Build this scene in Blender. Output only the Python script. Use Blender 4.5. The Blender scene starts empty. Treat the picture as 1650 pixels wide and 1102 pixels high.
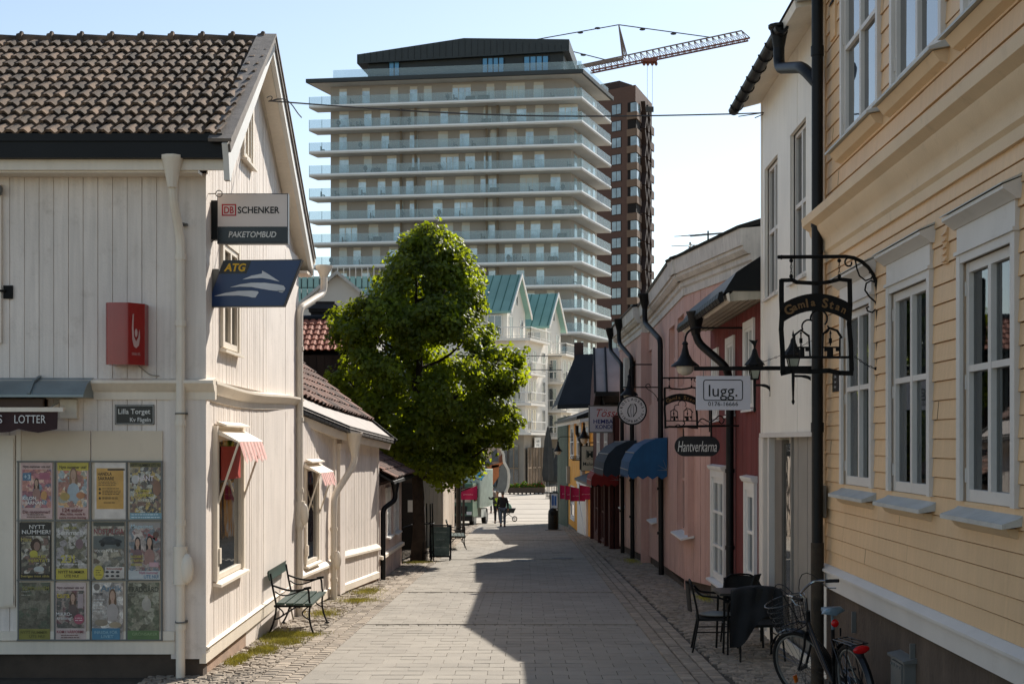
import bpy, bmesh, math, random
from mathutils import Vector, Matrix, noise
random.seed(11)
C = bpy.context.scene.collection
scene = bpy.context.scene
R = math.radians
# ---------------------------------------------------------------- camera
H = 2.05; FPX = 2300.0; HY = 712.0; CX = 825.0
cam_d = bpy.data.cameras.new('camera'); cam = bpy.data.objects.new('camera', cam_d); C.objects.link(cam)
cam.location = (0, 0, H); cam.rotation_euler = (R(90), 0, 0)
cam_d.sensor_width = 36; cam_d.lens = FPX / 1650 * 36; cam_d.shift_y = (HY - 551) / 1650
cam_d.clip_start = 0.1; cam_d.clip_end = 3000
scene.camera = cam
# ---------------------------------------------------------------- light
SUN = Vector((0.60, 1.15, 1.0)).normalized()
el = math.asin(SUN.z); az = math.atan2(SUN.x, SUN.y)
w = bpy.data.worlds.new('World'); scene.world = w; w.use_nodes = True
nt = w.node_tree; bg = nt.nodes['Background']
sky = nt.nodes.new('ShaderNodeTexSky'); sky.sky_type = 'NISHITA'; sky.sun_disc = False
sky.sun_elevation = el; sky.sun_rotation = az; sky.air_density = 1.0; sky.dust_density = 0.35; sky.ozone_density = 1.0
sky.altitude = 0
hs = nt.nodes.new('ShaderNodeHueSaturation'); hs.inputs['Saturation'].default_value = 0.88
tn = nt.nodes.new('ShaderNodeVectorMath'); tn.operation = 'MULTIPLY'; tn.inputs[1].default_value = (1.02, 1.0, .96)
nt.links.new(sky.outputs[0], hs.inputs['Color']); nt.links.new(hs.outputs[0], tn.inputs[0]); nt.links.new(tn.outputs[0], bg.inputs[0])
bg.inputs[1].default_value = 0.098
sl = bpy.data.lights.new('sun', 'SUN'); sl.energy = 4.5; sl.angle = R(0.5); sl.color = (1.0, 0.94, 0.85)
so = bpy.data.objects.new('sun', sl); C.objects.link(so); so.rotation_euler = SUN.to_track_quat('Z', 'Y').to_euler(); so.location = (20, 40, 40)
vs = scene.view_settings; scene.display_settings.display_device = 'sRGB'
vs.view_transform = 'Standard'; vs.look = 'None'; vs.exposure = 0.74; vs.gamma = 1.0
# ---------------------------------------------------------------- helpers
def lin(h):
    h = h.lstrip('#'); o = []
    for i in (0, 2, 4):
        c = int(h[i:i+2], 16) / 255; o.append(c / 12.92 if c <= .04045 else ((c + .055) / 1.055) ** 2.4)
    return o
def P(px, py, Y): return Vector(((px - CX) / FPX * Y, Y, H + (HY - py) / FPX * Y))
def PX(px, Y): return (px - CX) / FPX * Y
def PZ(py, Y): return H + (HY - py) / FPX * Y
def G(y):
    if y <= 75: return -0.03 * max(y, -40)
    if y >= 95: return -2.55
    t = (y - 75) / 20; return -2.25 - 0.3 * (2 * t - t * t)
_mats = {}
def M(name, hexc, rough=.65, var=.10, scale=3.0, bump=0.0, bscale=60.0, metal=0.0, tint=0.0, dirt=0.0, dirtc='#6b5f50', spec=.4, streak=0.0, second=None, fine=0.0):
    """procedural paint / stone / metal: noise-broken base colour, optional wear patches, streaks, bump"""
    if name in _mats: return _mats[name]
    m = bpy.data.materials.new(name); m.use_nodes = True; t = m.node_tree; n = t.nodes; L = t.links.new
    bs = n['Principled BSDF']; bs.inputs['Roughness'].default_value = rough; bs.inputs['Metallic'].default_value = metal
    bs.inputs['Specular IOR Level'].default_value = spec
    c = lin(hexc); geo = n.new('ShaderNodeNewGeometry')
    nz = n.new('ShaderNodeTexNoise'); nz.inputs['Scale'].default_value = scale; nz.inputs['Detail'].default_value = 6
    L(geo.outputs['Position'], nz.inputs['Vector'])
    mx = n.new('ShaderNodeMix'); mx.data_type = 'RGBA'
    c2 = lin(second) if second else [x * (1 + var) for x in c]
    c1 = c if second else [x * (1 - var) for x in c]
    mx.inputs[6].default_value = (*c1, 1); mx.inputs[7].default_value = (*[min(1, x) for x in c2], 1)
    rp = n.new('ShaderNodeMapRange'); rp.inputs[1].default_value = .35; rp.inputs[2].default_value = .65
    L(nz.outputs['Fac'], rp.inputs[0]); L(rp.outputs[0], mx.inputs[0]); out = mx.outputs[2]
    def mul(col, facsock, lo, hi):
        mr = n.new('ShaderNodeMapRange'); mr.inputs[1].default_value = .3; mr.inputs[2].default_value = .7
        mr.inputs[3].default_value = lo; mr.inputs[4].default_value = hi; L(facsock, mr.inputs[0])
        v = n.new('ShaderNodeVectorMath'); v.operation = 'SCALE'; L(col, v.inputs[0]); L(mr.outputs[0], v.inputs['Scale']); return v.outputs[0]
    if fine:
        f = n.new('ShaderNodeTexNoise'); f.inputs['Scale'].default_value = 90; f.inputs['Detail'].default_value = 3
        L(geo.outputs['Position'], f.inputs['Vector']); out = mul(out, f.outputs['Fac'], 1 - fine, 1 + fine)
    if streak:
        mp = n.new('ShaderNodeMapping'); mp.inputs['Scale'].default_value = (14, 14, .7); L(geo.outputs['Position'], mp.inputs[0])
        f = n.new('ShaderNodeTexNoise'); f.inputs['Scale'].default_value = 1.5; f.inputs['Detail'].default_value = 5
        L(mp.outputs[0], f.inputs['Vector']); out = mul(out, f.outputs['Fac'], 1 - streak, 1 + streak * .4)
    if dirt:
        f = n.new('ShaderNodeTexNoise'); f.inputs['Scale'].default_value = scale * 2.3; f.inputs['Detail'].default_value = 9; f.inputs['Roughness'].default_value = .72
        L(geo.outputs['Position'], f.inputs['Vector'])
        mr = n.new('ShaderNodeMapRange'); mr.inputs[1].default_value = .56; mr.inputs[2].default_value = .70; mr.inputs[4].default_value = dirt
        L(f.outputs['Fac'], mr.inputs[0]); m2 = n.new('ShaderNodeMix'); m2.data_type = 'RGBA'; L(mr.outputs[0], m2.inputs[0]); L(out, m2.inputs[6])
        m2.inputs[7].default_value = (*lin(dirtc), 1); out = m2.outputs[2]
    if tint:
        a = n.new('ShaderNodeAttribute'); a.attribute_name = 'tint'
        ma = n.new('ShaderNodeMath'); ma.operation = 'MULTIPLY_ADD'; ma.inputs[1].default_value = tint; ma.inputs[2].default_value = 1
        L(a.outputs['Fac'], ma.inputs[0]); v = n.new('ShaderNodeVectorMath'); v.operation = 'SCALE'; L(out, v.inputs[0]); L(ma.outputs[0], v.inputs['Scale']); out = v.outputs[0]
    L(out, bs.inputs['Base Color'])
    if bump:
        f = n.new('ShaderNodeTexNoise'); f.inputs['Scale'].default_value = bscale; f.inputs['Detail'].default_value = 5
        L(geo.outputs['Position'], f.inputs['Vector']); bp = n.new('ShaderNodeBump'); bp.inputs['Strength'].default_value = bump; bp.inputs['Distance'].default_value = .01
        L(f.outputs['Fac'], bp.inputs['Height']); L(bp.outputs[0], bs.inputs['Normal'])
    _mats[name] = m; return m
def glassM(name, hexc, rough=.03, ior=1.6, wav=.006):
    if name in _mats: return _mats[name]
    m = M(name, hexc, rough=rough, var=.3, scale=.8, bump=0, spec=.9); t = m.node_tree; bs = t.nodes['Principled BSDF']; bs.inputs['IOR'].default_value = ior
    geo = t.nodes.new('ShaderNodeNewGeometry'); f = t.nodes.new('ShaderNodeTexNoise'); f.inputs['Scale'].default_value = 1.7; t.links.new(geo.outputs['Position'], f.inputs['Vector'])
    bp = t.nodes.new('ShaderNodeBump'); bp.inputs['Strength'].default_value = .5; bp.inputs['Distance'].default_value = wav
    t.links.new(f.outputs['Fac'], bp.inputs['Height']); t.links.new(bp.outputs[0], bs.inputs['Normal']); return m
def clearM(name, tintc, ior=1.5, base=.0):
    """see-through glass: transparent mixed with a reflection by Fresnel"""
    m = bpy.data.materials.new(name); m.use_nodes = True; t = m.node_tree; n = t.nodes; n.clear(); L = t.links.new
    o = n.new('ShaderNodeOutputMaterial'); mi = n.new('ShaderNodeMixShader'); tr = n.new('ShaderNodeBsdfTransparent'); gl = n.new('ShaderNodeBsdfGlossy'); fr = n.new('ShaderNodeFresnel')
    tr.inputs[0].default_value = (*lin(tintc), 1); gl.inputs['Roughness'].default_value = .02; gl.inputs[0].default_value = (.95, .97, 1, 1); fr.inputs['IOR'].default_value = ior
    ad = n.new('ShaderNodeMath'); ad.operation = 'ADD'; ad.inputs[1].default_value = base; ad.use_clamp = True
    L(fr.outputs[0], ad.inputs[0]); L(ad.outputs[0], mi.inputs[0]); L(tr.outputs[0], mi.inputs[1]); L(gl.outputs[0], mi.inputs[2]); L(mi.outputs[0], o.inputs[0]); return m

class F:
    """a vertical frame: s runs along the wall, t outwards, z up"""
    def __init__(s, a, b, side=1):
        s.o = Vector((a[0], a[1])); d = Vector((b[0]-a[0], b[1]-a[1])); s.len = d.length; s.u = d.normalized()
        s.n = Vector((s.u.y, -s.u.x)) * side; s.N = Vector((s.n.x, s.n.y, 0)); s.U = Vector((s.u.x, s.u.y, 0)); s.side = side
    def p(s, a, t, z):
        q = s.o + s.u * a + s.n * t; return Vector((q.x, q.y, z))
    def sY(s, Y): return (Y - s.o.y) / s.u.y
    def spx(s, px, t=0):
        k = (px - CX) / FPX; ox = s.o.x + s.n.x * t; oy = s.o.y + s.n.y * t
        return (k * oy - ox) / (s.u.x - k * s.u.y)
    def gz(s, a): return G(s.o.y + s.u.y * a)
FRONT = lambda x, y: F((x, y), (x + 1, y))

_tc = {}
def tmesh(s, shear=0.0, bold=0.0):
    k = (s, shear, bold)
    if k in _tc: return _tc[k]
    cu = bpy.data.curves.new('t', 'FONT'); cu.body = s; cu.size = 1; cu.shear = shear; cu.offset = bold; cu.resolution_u = 3
    ob = bpy.data.objects.new('t', cu); C.objects.link(ob); bpy.context.view_layer.update()
    dg = bpy.context.evaluated_depsgraph_get(); me = bpy.data.meshes.new_from_object(ob.evaluated_get(dg))
    vs_ = [(v.co.x, v.co.y) for v in me.vertices]; fs = [tuple(p.vertices) for p in me.polygons]
    bpy.data.objects.remove(ob); bpy.data.meshes.remove(me); bpy.data.curves.remove(cu)
    xs = [v[0] for v in vs_] or [0]; ys = [v[1] for v in vs_] or [0]
    _tc[k] = (vs_, fs, min(xs), max(xs), min(ys), max(ys)); return _tc[k]

class B:
    def __init__(s): s.v = []; s.f = []; s.m = []; s.t = []; s.cur = 0; s.tint = 0.0; s.tx = []
    def poly(s, pts, m=None):
        i = len(s.v); s.v.extend([Vector(p) for p in pts]); s.f.append(tuple(range(i, i+len(pts)))); s.m.append(s.cur if m is None else m); s.t.append(s.tint)
    def mesh(s, vs_, fs, m=None):
        i = len(s.v); s.v.extend(vs_)
        for f in fs: s.f.append(tuple(i+k for k in f)); s.m.append(s.cur if m is None else m); s.t.append(s.tint)
    def hexa(s, p, m=None):
        s.mesh([Vector(q) for q in p], [(0,3,2,1),(4,5,6,7),(0,1,5,4),(1,2,6,5),(2,3,7,6),(3,0,4,7)], m)
    def box(s, x0, x1, y0, y1, z0, z1, m=None):
        s.hexa([(x0,y0,z0),(x1,y0,z0),(x1,y1,z0),(x0,y1,z0),(x0,y0,z1),(x1,y0,z1),(x1,y1,z1),(x0,y1,z1)], m)
    def bf(s, f, s0, s1, t0, t1, z0, z1, m=None):
        s.hexa([f.p(s0,t0,z0),f.p(s1,t0,z0),f.p(s1,t1,z0),f.p(s0,t1,z0),f.p(s0,t0,z1),f.p(s1,t0,z1),f.p(s1,t1,z1),f.p(s0,t1,z1)], m)
    def beam(s, a, b, wd, ht, up=(0,0,1), m=None):
        a = Vector(a); b = Vector(b); d = (b-a).normalized(); x = d.cross(Vector(up))
        if x.length < 1e-4: x = d.cross(Vector((1,0,0)))
        x.normalize(); y = x.cross(d); x = x*wd/2; y = y*ht/2
        s.hexa([a-x-y, a+x-y, b+x-y, b-x-y, a-x+y, a+x+y, b+x+y, b-x+y], m)
    def tube(s, pts, r, n=8, closed=False, m=None):
        pts = [Vector(p) for p in pts]; k = len(pts); rr = r if isinstance(r, (list, tuple)) else [r]*k
        vs_ = []; fs = []; prev = None
        for i, p in enumerate(pts):
            if closed: d = pts[(i+1) % k] - pts[i-1]
            else: d = pts[min(i+1, k-1)] - pts[max(i-1, 0)]
            d.normalize()
            if prev is None: x = d.orthogonal().normalized()
            else:
                x = prev - d * prev.dot(d)
                x = x.normalized() if x.length > 1e-5 else d.orthogonal().normalized()
            prev = x; y = d.cross(x)
            for j in range(n):
                a = 2*math.pi*j/n; vs_.append(p + (x*math.cos(a) + y*math.sin(a)) * rr[i])
        for i in range(k if closed else k-1):
            for j in range(n):
                a = i*n+j; b = i*n+(j+1) % n; c = ((i+1) % k)*n+(j+1) % n; d = ((i+1) % k)*n+j; fs.append((a, b, c, d))
        if not closed: fs.append(tuple(range(n))[::-1]); fs.append(tuple((k-1)*n+j for j in range(n)))
        s.mesh(vs_, fs, m)
    def lathe(s, c, prof, n=16, ax=None, m=None, cap=True):
        c = Vector(c); mt = ax or Matrix.Identity(3); vs_ = []; fs = []; k = len(prof)
        for r, z in prof:
            for j in range(n):
                a = 2*math.pi*j/n; vs_.append(c + mt @ Vector((r*math.cos(a), r*math.sin(a), z)))
        for i in range(k-1):
            for j in range(n): fs.append((i*n+j, i*n+(j+1) % n, (i+1)*n+(j+1) % n, (i+1)*n+j))
        if cap and prof[0][0] > 1e-4: fs.append(tuple(range(n))[::-1])
        if cap and prof[-1][0] > 1e-4: fs.append(tuple((k-1)*n+j for j in range(n)))
        s.mesh(vs_, fs, m)
    def ell(s, c, r, n=12, k=8, ax=None, m=None):
        c = Vector(c); mt = ax or Matrix.Identity(3); rx, ry, rz = r
        vs_ = []; fs = []
        for i in range(k+1):
            th = math.pi*i/k
            for j in range(n):
                a = 2*math.pi*j/n; vs_.append(c + mt @ Vector((rx*math.sin(th)*math.cos(a), ry*math.sin(th)*math.sin(a), rz*math.cos(th))))
        for i in range(k):
            for j in range(n): fs.append((i*n+j, (i+1)*n+j, (i+1)*n+(j+1) % n, i*n+(j+1) % n))
        s.mesh(vs_, fs, m)
    def extr(s, f, pts, t0, t1, m=None):
        """(s,z) polygon extruded from t0 to t1"""
        n = len(pts); vs_ = [f.p(a, t0, z) for a, z in pts] + [f.p(a, t1, z) for a, z in pts]
        s.mesh(vs_, [tuple(range(n)), tuple(range(2*n-1, n-1, -1))] + [(i, (i+1) % n, n+(i+1) % n, n+i) for i in range(n)], m)
    def prof(s, f, pts, s0, s1, m=None, dz=0.0):
        """(t,z) cross-section run along the wall"""
        n = len(pts); vs_ = [f.p(s0, t, z) for t, z in pts] + [f.p(s1, t, z+dz) for t, z in pts]
        s.mesh(vs_, [tuple(range(n)), tuple(range(2*n-1, n-1, -1))] + [(i, (i+1) % n, n+(i+1) % n, n+i) for i in range(n)], m)
    def text(s, txt, c, Rt, U, h=None, w_=None, m=None, shear=0, bold=0, lift=0.0, align='c', sq=1.0):
        vs_, fs, x0, x1, y0, y1 = tmesh(txt, shear, bold); Rt = Vector(Rt).normalized(); U = Vector(U).normalized(); N = Rt.cross(U)
        if w_ is None: k = h / .72; kx = k*sq
        else: kx = w_/max(x1-x0, 1e-3); k = (h/.72) if h else kx
        ox = -(x0+x1)/2 if align == 'c' else (-x0 if align == 'l' else -x1)
        s.tx.append((len(s.f), len(s.f)+len(fs)))
        c = Vector(c); s.mesh([c + Rt*((x+ox)*kx) + U*((y-.35)*k) + N*lift for x, y in vs_], fs, m)

_w = {}
def thing(name, label, cat, loc=(0,0,0), group=None, kind=None):
    o = bpy.data.objects.new(name, None); C.objects.link(o); o.empty_display_size = .2
    o.location = Vector(loc); _w[o.name] = Vector(loc); o['label'] = label; o['category'] = cat
    if group: o['group'] = group
    if kind: o['kind'] = kind
    return o
SPLIT = {'awning_arm', 'cable', 'pipe_clamp', 'post', 'hook', 'stretcher', 'meter_box', 'vent', 'roof_seam', 'penthouse_window', 'penthouse_frame', 'facade_shaft'}
def islands(b):
    par = list(range(len(b.v)))
    def fd(i):
        while par[i] != i: par[i] = par[par[i]]; i = par[i]
        return i
    for f in b.f:
        for k in f[1:]: par[fd(f[0])] = fd(k)
    gr = {}
    for i, f in enumerate(b.f): gr.setdefault(fd(f[0]), []).append(i)
    for ids in gr.values():
        n = B(); mp = {}
        for i in ids:
            g = []
            for k in b.f[i]:
                if k not in mp: mp[k] = len(n.v); n.v.append(b.v[k])
                g.append(mp[k])
            n.f.append(tuple(g)); n.m.append(b.m[i]); n.t.append(b.t[i])
        yield n
def build(b, name, mats, parent=None, **kw):
    if name in SPLIT and parent is not None:
        o = None
        for q in islands(b): o = build_(q, name, mats, parent, **kw)
        return o
    if parent is not None and 1 < len(b.tx) <= 4 and sum(e-s for s, e in b.tx) == len(b.f):
        for s, e in b.tx:
            n = B(); ks = sorted({k for f in b.f[s:e] for k in f}); mp = {k: i for i, k in enumerate(ks)}; n.v = [b.v[k] for k in ks]
            n.f = [tuple(mp[k] for k in f) for f in b.f[s:e]]; n.m = b.m[s:e]; n.t = b.t[s:e]; o = build_(n, name, mats, parent, **kw)
        return o
    return build_(b, name, mats, parent, **kw)
def build_(b, name, mats, parent=None, label=None, cat=None, group=None, kind=None, smooth=True, recalc=True, base=False, ang=34):
    if not isinstance(mats, (list, tuple)): mats = [mats]
    n = len(b.v)
    if n == 0: return None
    lo = Vector((min(v.x for v in b.v), min(v.y for v in b.v), min(v.z for v in b.v))); hi = Vector((max(v.x for v in b.v), max(v.y for v in b.v), max(v.z for v in b.v)))
    c = (lo+hi)/2
    if parent is None: c.z = lo.z
    me = bpy.data.meshes.new(name); me.from_pydata([v-c for v in b.v], [], b.f)
    for m in mats: me.materials.append(m)
    me.polygons.foreach_set('material_index', b.m)
    if any(b.t):
        a = me.attributes.new('tint', 'FLOAT', 'FACE'); a.data.foreach_set('value', b.t)
    if recalc:
        bm = bmesh.new(); bm.from_mesh(me); bmesh.ops.recalc_face_normals(bm, faces=bm.faces); bm.to_mesh(me); bm.free()
    if smooth:
        me.polygons.foreach_set('use_smooth', [True]*len(me.polygons)); me.set_sharp_from_angle(angle=R(ang))
    me.update()
    o = bpy.data.objects.new(name, me); C.objects.link(o); _w[o.name] = c.copy()
    if parent is not None: o.parent = parent; o.location = c - _w[parent.name]
    else: o.location = c
    if label: o['label'] = label
    if cat: o['category'] = cat
    if group: o['group'] = group
    if kind: o['kind'] = kind
    return o
def dup(o, loc=None, rotz=None, label=None, parent=None, group=None):
    c = o.copy(); C.objects.link(c); c.parent = parent
    for ch in [x for x in bpy.data.objects if x.parent == o]: dup(ch, parent=c)
    if loc is not None: c.location = loc
    if rotz is not None: c.rotation_euler = (0, 0, rotz)
    if label: c['label'] = label
    if group: c['group'] = group
    _w[c.name] = Vector(c.location); return c
def skin(name, J, E, mat, parent=None, sub=1, root=0, xf=None):
    me = bpy.data.meshes.new('sk'); bm = bmesh.new(); ks = list(J); lay = bm.verts.layers.skin.verify(); vs_ = {}
    for k in ks:
        v = bm.verts.new(J[k][0]); r = J[k][1]; v[lay].radius = r if isinstance(r, (tuple, list)) else (r, r); v[lay].use_root = (k == ks[root]); vs_[k] = v
    for a, b in E: bm.edges.new((vs_[a], vs_[b]))
    bm.to_mesh(me); bm.free()
    ob = bpy.data.objects.new('sk', me); C.objects.link(ob); m = ob.modifiers.new('s', 'SKIN'); m.use_smooth_shade = True
    if sub: q = ob.modifiers.new('d', 'SUBSURF'); q.levels = sub; q.render_levels = sub
    bpy.context.view_layer.update(); dg = bpy.context.evaluated_depsgraph_get(); res = bpy.data.meshes.new_from_object(ob.evaluated_get(dg))
    b = B(); X = xf or Matrix.Identity(4)
    b.mesh([X @ v.co for v in res.vertices], [tuple(p.vertices) for p in res.polygons]); bpy.data.objects.remove(ob); bpy.data.meshes.remove(me); bpy.data.meshes.remove(res)
    return build(b, name, mat, parent, ang=80)

def cuts(lo, hi, hs_):
    """interval minus holes"""
    out = [(lo, hi)]
    for a, b in hs_:
        nx = []
        for p, q in out:
            if b <= p or a >= q: nx.append((p, q)); continue
            if a > p: nx.append((p, a))
            if b < q: nx.append((b, q))
        out = nx
    return out
def boards(b, f, s0, s1, z0, z1, w_, T=.03, g=.02, gap=.012, holes=(), mode='v', jit=.5, rv=True, ztop=None, zbot=None, batten=0, bow=.0):
    """planked cladding with real grooves, cut round the holes (s0,s1,z0,z1)"""
    zt = (lambda s: ztop(s)) if ztop else (lambda s: z1); zb = (lambda s: zbot(s)) if zbot else (lambda s: z0)
    if mode == 'v':
        n = max(1, round((s1-s0)/w_)); ww = (s1-s0)/n
        for i in range(n):
            A = s0+i*ww; D = A+ww; br = sorted({A, D} | {x for h in holes for x in h[:2] if A < x < D})
            b.tint = random.uniform(-1, 1)*jit; dt = random.uniform(-.003, .003)
            for p, q in zip(br, br[1:]):
                mid = (p+q)/2; hh = [(h[2], h[3]) for h in holes if h[0] < mid < h[1]]
                a = p+gap/2 if p == A else p; d = q-gap/2 if q == D else q
                if d <= a: continue
                for lo, hi in cuts(zb(mid), zt(mid), hh):
                    l0 = zb(a) if lo == zb(mid) else lo; l1 = zb(d) if lo == zb(mid) else lo
                    h0 = zt(a) if hi == zt(mid) else hi; h1 = zt(d) if hi == zt(mid) else hi
                    b.poly([f.p(a, T+dt, l0), f.p(d, T+dt, l1), f.p(d, T+dt, h1), f.p(a, T+dt, h0)])
                    b.poly([f.p(a, T+dt, l0), f.p(a, T+dt, h0), f.p(a, T-g, h0), f.p(a, T-g, l0)])
                    b.poly([f.p(d, T+dt, l1), f.p(d, T-g, l1), f.p(d, T-g, h1), f.p(d, T+dt, h1)])
                    b.poly([f.p(p, T-g, l0), f.p(q, T-g, l1), f.p(q, T-g, h1), f.p(p, T-g, h0)])
                    if batten and q == D: b.bf(f, D-batten/2, D+batten/2, T-g, T+.022, l1, h1)
    else:
        n = max(1, round((z1-z0)/w_)); ww = (z1-z0)/n
        for i in range(n):
            A = z0+i*ww; D = A+ww; br = sorted({A, D} | {x for h in holes for x in h[2:4] if A < x < D})
            js = [s0]; x = s0 + random.uniform(.3, 3)
            while x < s1-.2: js.append(x); x += random.uniform(2.2, 4.2)
            js.append(s1)
            for j0, j1 in zip(js, js[1:]):
                b.tint = random.uniform(-1, 1)*jit; dt = random.uniform(-.002, .003)
                for p, q in zip(br, br[1:]):
                    mid = (p+q)/2; hh = [(h[0], h[1]) for h in holes if h[2] < mid < h[3]]
                    tp = T+dt-(p-A)/ww*g*.5; q_ = q
                    if q == D: q_ = q-gap
                    tq = T+dt-(q_-A)/ww*g*.5
                    for lo, hi in cuts(j0, j1, hh):
                        l = lo+(.0015 if lo == j0 else 0)
                        k = max(1, int((hi-l)/.8)); ss = [l+(hi-l)*i_/k for i_ in range(k+1)]
                        for a, d in zip(ss, ss[1:]):
                            wa = bow*noise.noise((a*1.3, A*7, 0)); wd = bow*noise.noise((d*1.3, A*7, 0))
                            b.poly([f.p(a, tp+wa, p), f.p(d, tp+wd, p), f.p(d, tq+wd, q_), f.p(a, tq+wa, q_)])
                            if q_ != q: b.poly([f.p(a, tq+wa, q_), f.p(d, tq+wd, q_), f.p(d, T-g*1.3, q_), f.p(a, T-g*1.3, q_)]); b.poly([f.p(a, T-g*1.3, q_), f.p(d, T-g*1.3, q_), f.p(d, T-g*1.3, q), f.p(a, T-g*1.3, q)])
                            if p == A: b.poly([f.p(a, tp+wa, p), f.p(a, T-g*1.3, p), f.p(d, T-g*1.3, p), f.p(d, tp+wd, p)])
    b.tint = 0
    if rv:
        for h in holes:
            a, d, lo, hi = h[:4]
            b.poly([f.p(a,T,lo), f.p(a,T,hi), f.p(a,0,hi), f.p(a,0,lo)]); b.poly([f.p(d,T,lo), f.p(d,0,lo), f.p(d,0,hi), f.p(d,T,hi)])
            b.poly([f.p(a,T,hi), f.p(d,T,hi), f.p(d,0,hi), f.p(a,0,hi)]); b.poly([f.p(a,T,lo), f.p(a,0,lo), f.p(d,0,lo), f.p(d,T,lo)])
def window(par, f, s0, s1, z0, z1, T, mf, mg, cols=2, rows=(.5,), cas=.055, trim=.09, tt=.04, sill=.1, sillm=None, head=None, recess=None, bar=.035, name='window', hinge=False, label=None):
    """casing proud of the wall at T, pane set back; window > pane, sill"""
    b = B(); rc = .008 if recess is None else recess
    if trim:
        b.bf(f, s0-trim, s0, T-.02, T+tt, z0, z1+trim); b.bf(f, s1, s1+trim, T-.02, T+tt, z0, z1+trim)
        b.bf(f, s0-.0, s1+.0, T-.02, T+tt-.003, z1, z1+trim-.002)
    t0 = rc; t1 = rc+.045
    b.bf(f, s0+.001, s0+cas, t0, t1, z0+.001, z1-.001); b.bf(f, s1-cas, s1-.001, t0, t1, z0+.001, z1-.001)
    b.bf(f, s0+cas, s1-cas, t0, t1-.002, z0+.002, z0+cas*1.2); b.bf(f, s0+cas, s1-cas, t0, t1-.002, z1-cas, z1-.002)
    for i in range(1, cols):
        x = s0+(s1-s0)*i/cols; b.bf(f, x-bar, x+bar, t0, t1+.004, z0+cas*1.2, z1-cas)
    for r in rows:
        z = z0+(z1-z0)*r; w2 = bar*.7
        for i in range(cols):
            a = s0+cas if i == 0 else s0+(s1-s0)*i/cols+bar; d = s1-cas if i == cols-1 else s0+(s1-s0)*(i+1)/cols-bar
            b.bf(f, a, d, t0, t1+.001, z-w2, z+w2)
    if hinge:
        for z in (z0+.18, z0+(z1-z0)*.5, z1-.18):
            for s_ in (s0+.012, s1-.03): b.bf(f, s_, s_+.018, t1, t1+.012, z-.05, z+.05)
    if head: b.prof(f, [(T-.02, z1+trim), (T+tt+.02, z1+trim), (T+tt+head, z1+trim+.05), (T+tt+head, z1+trim+.075), (T-.02, z1+trim+.10)], s0-trim-head*.6, s1+trim+head*.6)
    o = build(b, name, mf, par, label=label)
    g = B(); g.bf(f, s0+cas, s1-cas, rc-.004, rc+.012, z0+cas, z1-cas); build(g, 'pane', mg, o)
    if sill:
        g = B(); e = trim+.03
        g.prof(f, [(T-.02, z0-.045), (T+sill, z0-.06), (T+sill, z0-.03), (T-.02, z0-.002)], s0-e, s1+e); build(g, 'sill', sillm or mf, o)
    return o
def pipe(par, pts, r, mat, name='downpipe', rings=(), funnel=None, n=10, collars=True):
    b = B(); b.tube(pts, r, n)
    for z in rings:
        for p0, p1 in zip(pts, pts[1:]):
            lo, hi = sorted((p0[2], p1[2]))
            if lo < z < hi and abs(p0[0]-p1[0]) < .05 and abs(p0[1]-p1[1]) < .05:
                b.tube([(p0[0], p0[1], z-.03), (p0[0], p0[1], z+.03)], r*1.22, n)
    if funnel:
        c, w0, h0 = funnel; b.lathe(c, [(r, -h0), (w0*.9, -.02), (w0, 0), (w0, .03), (w0*.85, .03), (w0*.85, 0)], 10)
    return build(b, name, mat, par)
def bez(p0, p1, p2, p3, n=8):
    p0, p1, p2, p3 = map(Vector, (p0, p1, p2, p3))
    return [p0*(1-t)**3 + p1*3*t*(1-t)**2 + p2*3*t*t*(1-t) + p3*t**3 for t in [i/n for i in range(n+1)]]
def smooth_path(pts, r=.1, n=5):
    pts = [Vector(p) for p in pts]; out = [pts[0]]
    for a, b, c in zip(pts, pts[1:], pts[2:]):
        d1 = (a-b); d2 = (c-b); k = min(r, d1.length*.45, d2.length*.45); p = b+d1.normalized()*k; q = b+d2.normalized()*k
        for i in range(n+1):
            t = i/n; out.append(p*(1-t)**2 + b*2*t*(1-t) + q*t*t)
    out.append(pts[-1]); return out
def arc(c, r, a0, a1, X, Y_, n=12):
    c = Vector(c); X = Vector(X); Y_ = Vector(Y_)
    return [c + X*(r*math.cos(R(a0+(a1-a0)*i/n))) + Y_*(r*math.sin(R(a0+(a1-a0)*i/n))) for i in range(n+1)]
def tiles(b, o, e, up, cols, rows, cw, rh, amp=.03, seg=6, drop=.022, jit=.006, tj=1.0, skip=None, alt=0.0):
    """pantiles: o corner at the eave, e along the eave, up along the slope; each tile its own curved sheet"""
    e = Vector(e).normalized(); up = Vector(up).normalized(); nn = e.cross(up).normalized()
    if nn.z < 0: nn = -nn
    for r in range(rows):
        for c in range(cols):
            if skip and skip(c, r): continue
            b.tint = random.uniform(-1, 1)*tj + (alt if c % 2 else -alt); dj = random.uniform(-jit, jit); dx = random.uniform(-jit, jit)  # alt paints lit crest and dull pan into the tint of alternate columns
            base = Vector(o) + e*(c*cw+dx) + up*(r*rh+dj); L_ = rh*1.18; vs_ = []; fs = []
            for j in range(2):
                for k in range(seg+1):
                    x = k/seg; z = amp*(math.cos(2*math.pi*x)*.8 - .35*math.cos(4*math.pi*x)) + (drop*1.6 if j == 0 else 0)
                    vs_.append(base + e*(x*cw*1.04) + up*(L_*j) + nn*(z+amp+random.uniform(-.002, .002)))
            for k in range(seg+1): vs_.append(vs_[k] - nn*.028)
            for k in range(seg):
                fs.append((k, k+1, seg+2+k, seg+1+k)); fs.append((2*seg+2+k, 2*seg+3+k, k+1, k))
            b.mesh(vs_, fs)
    b.tint = 0
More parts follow.
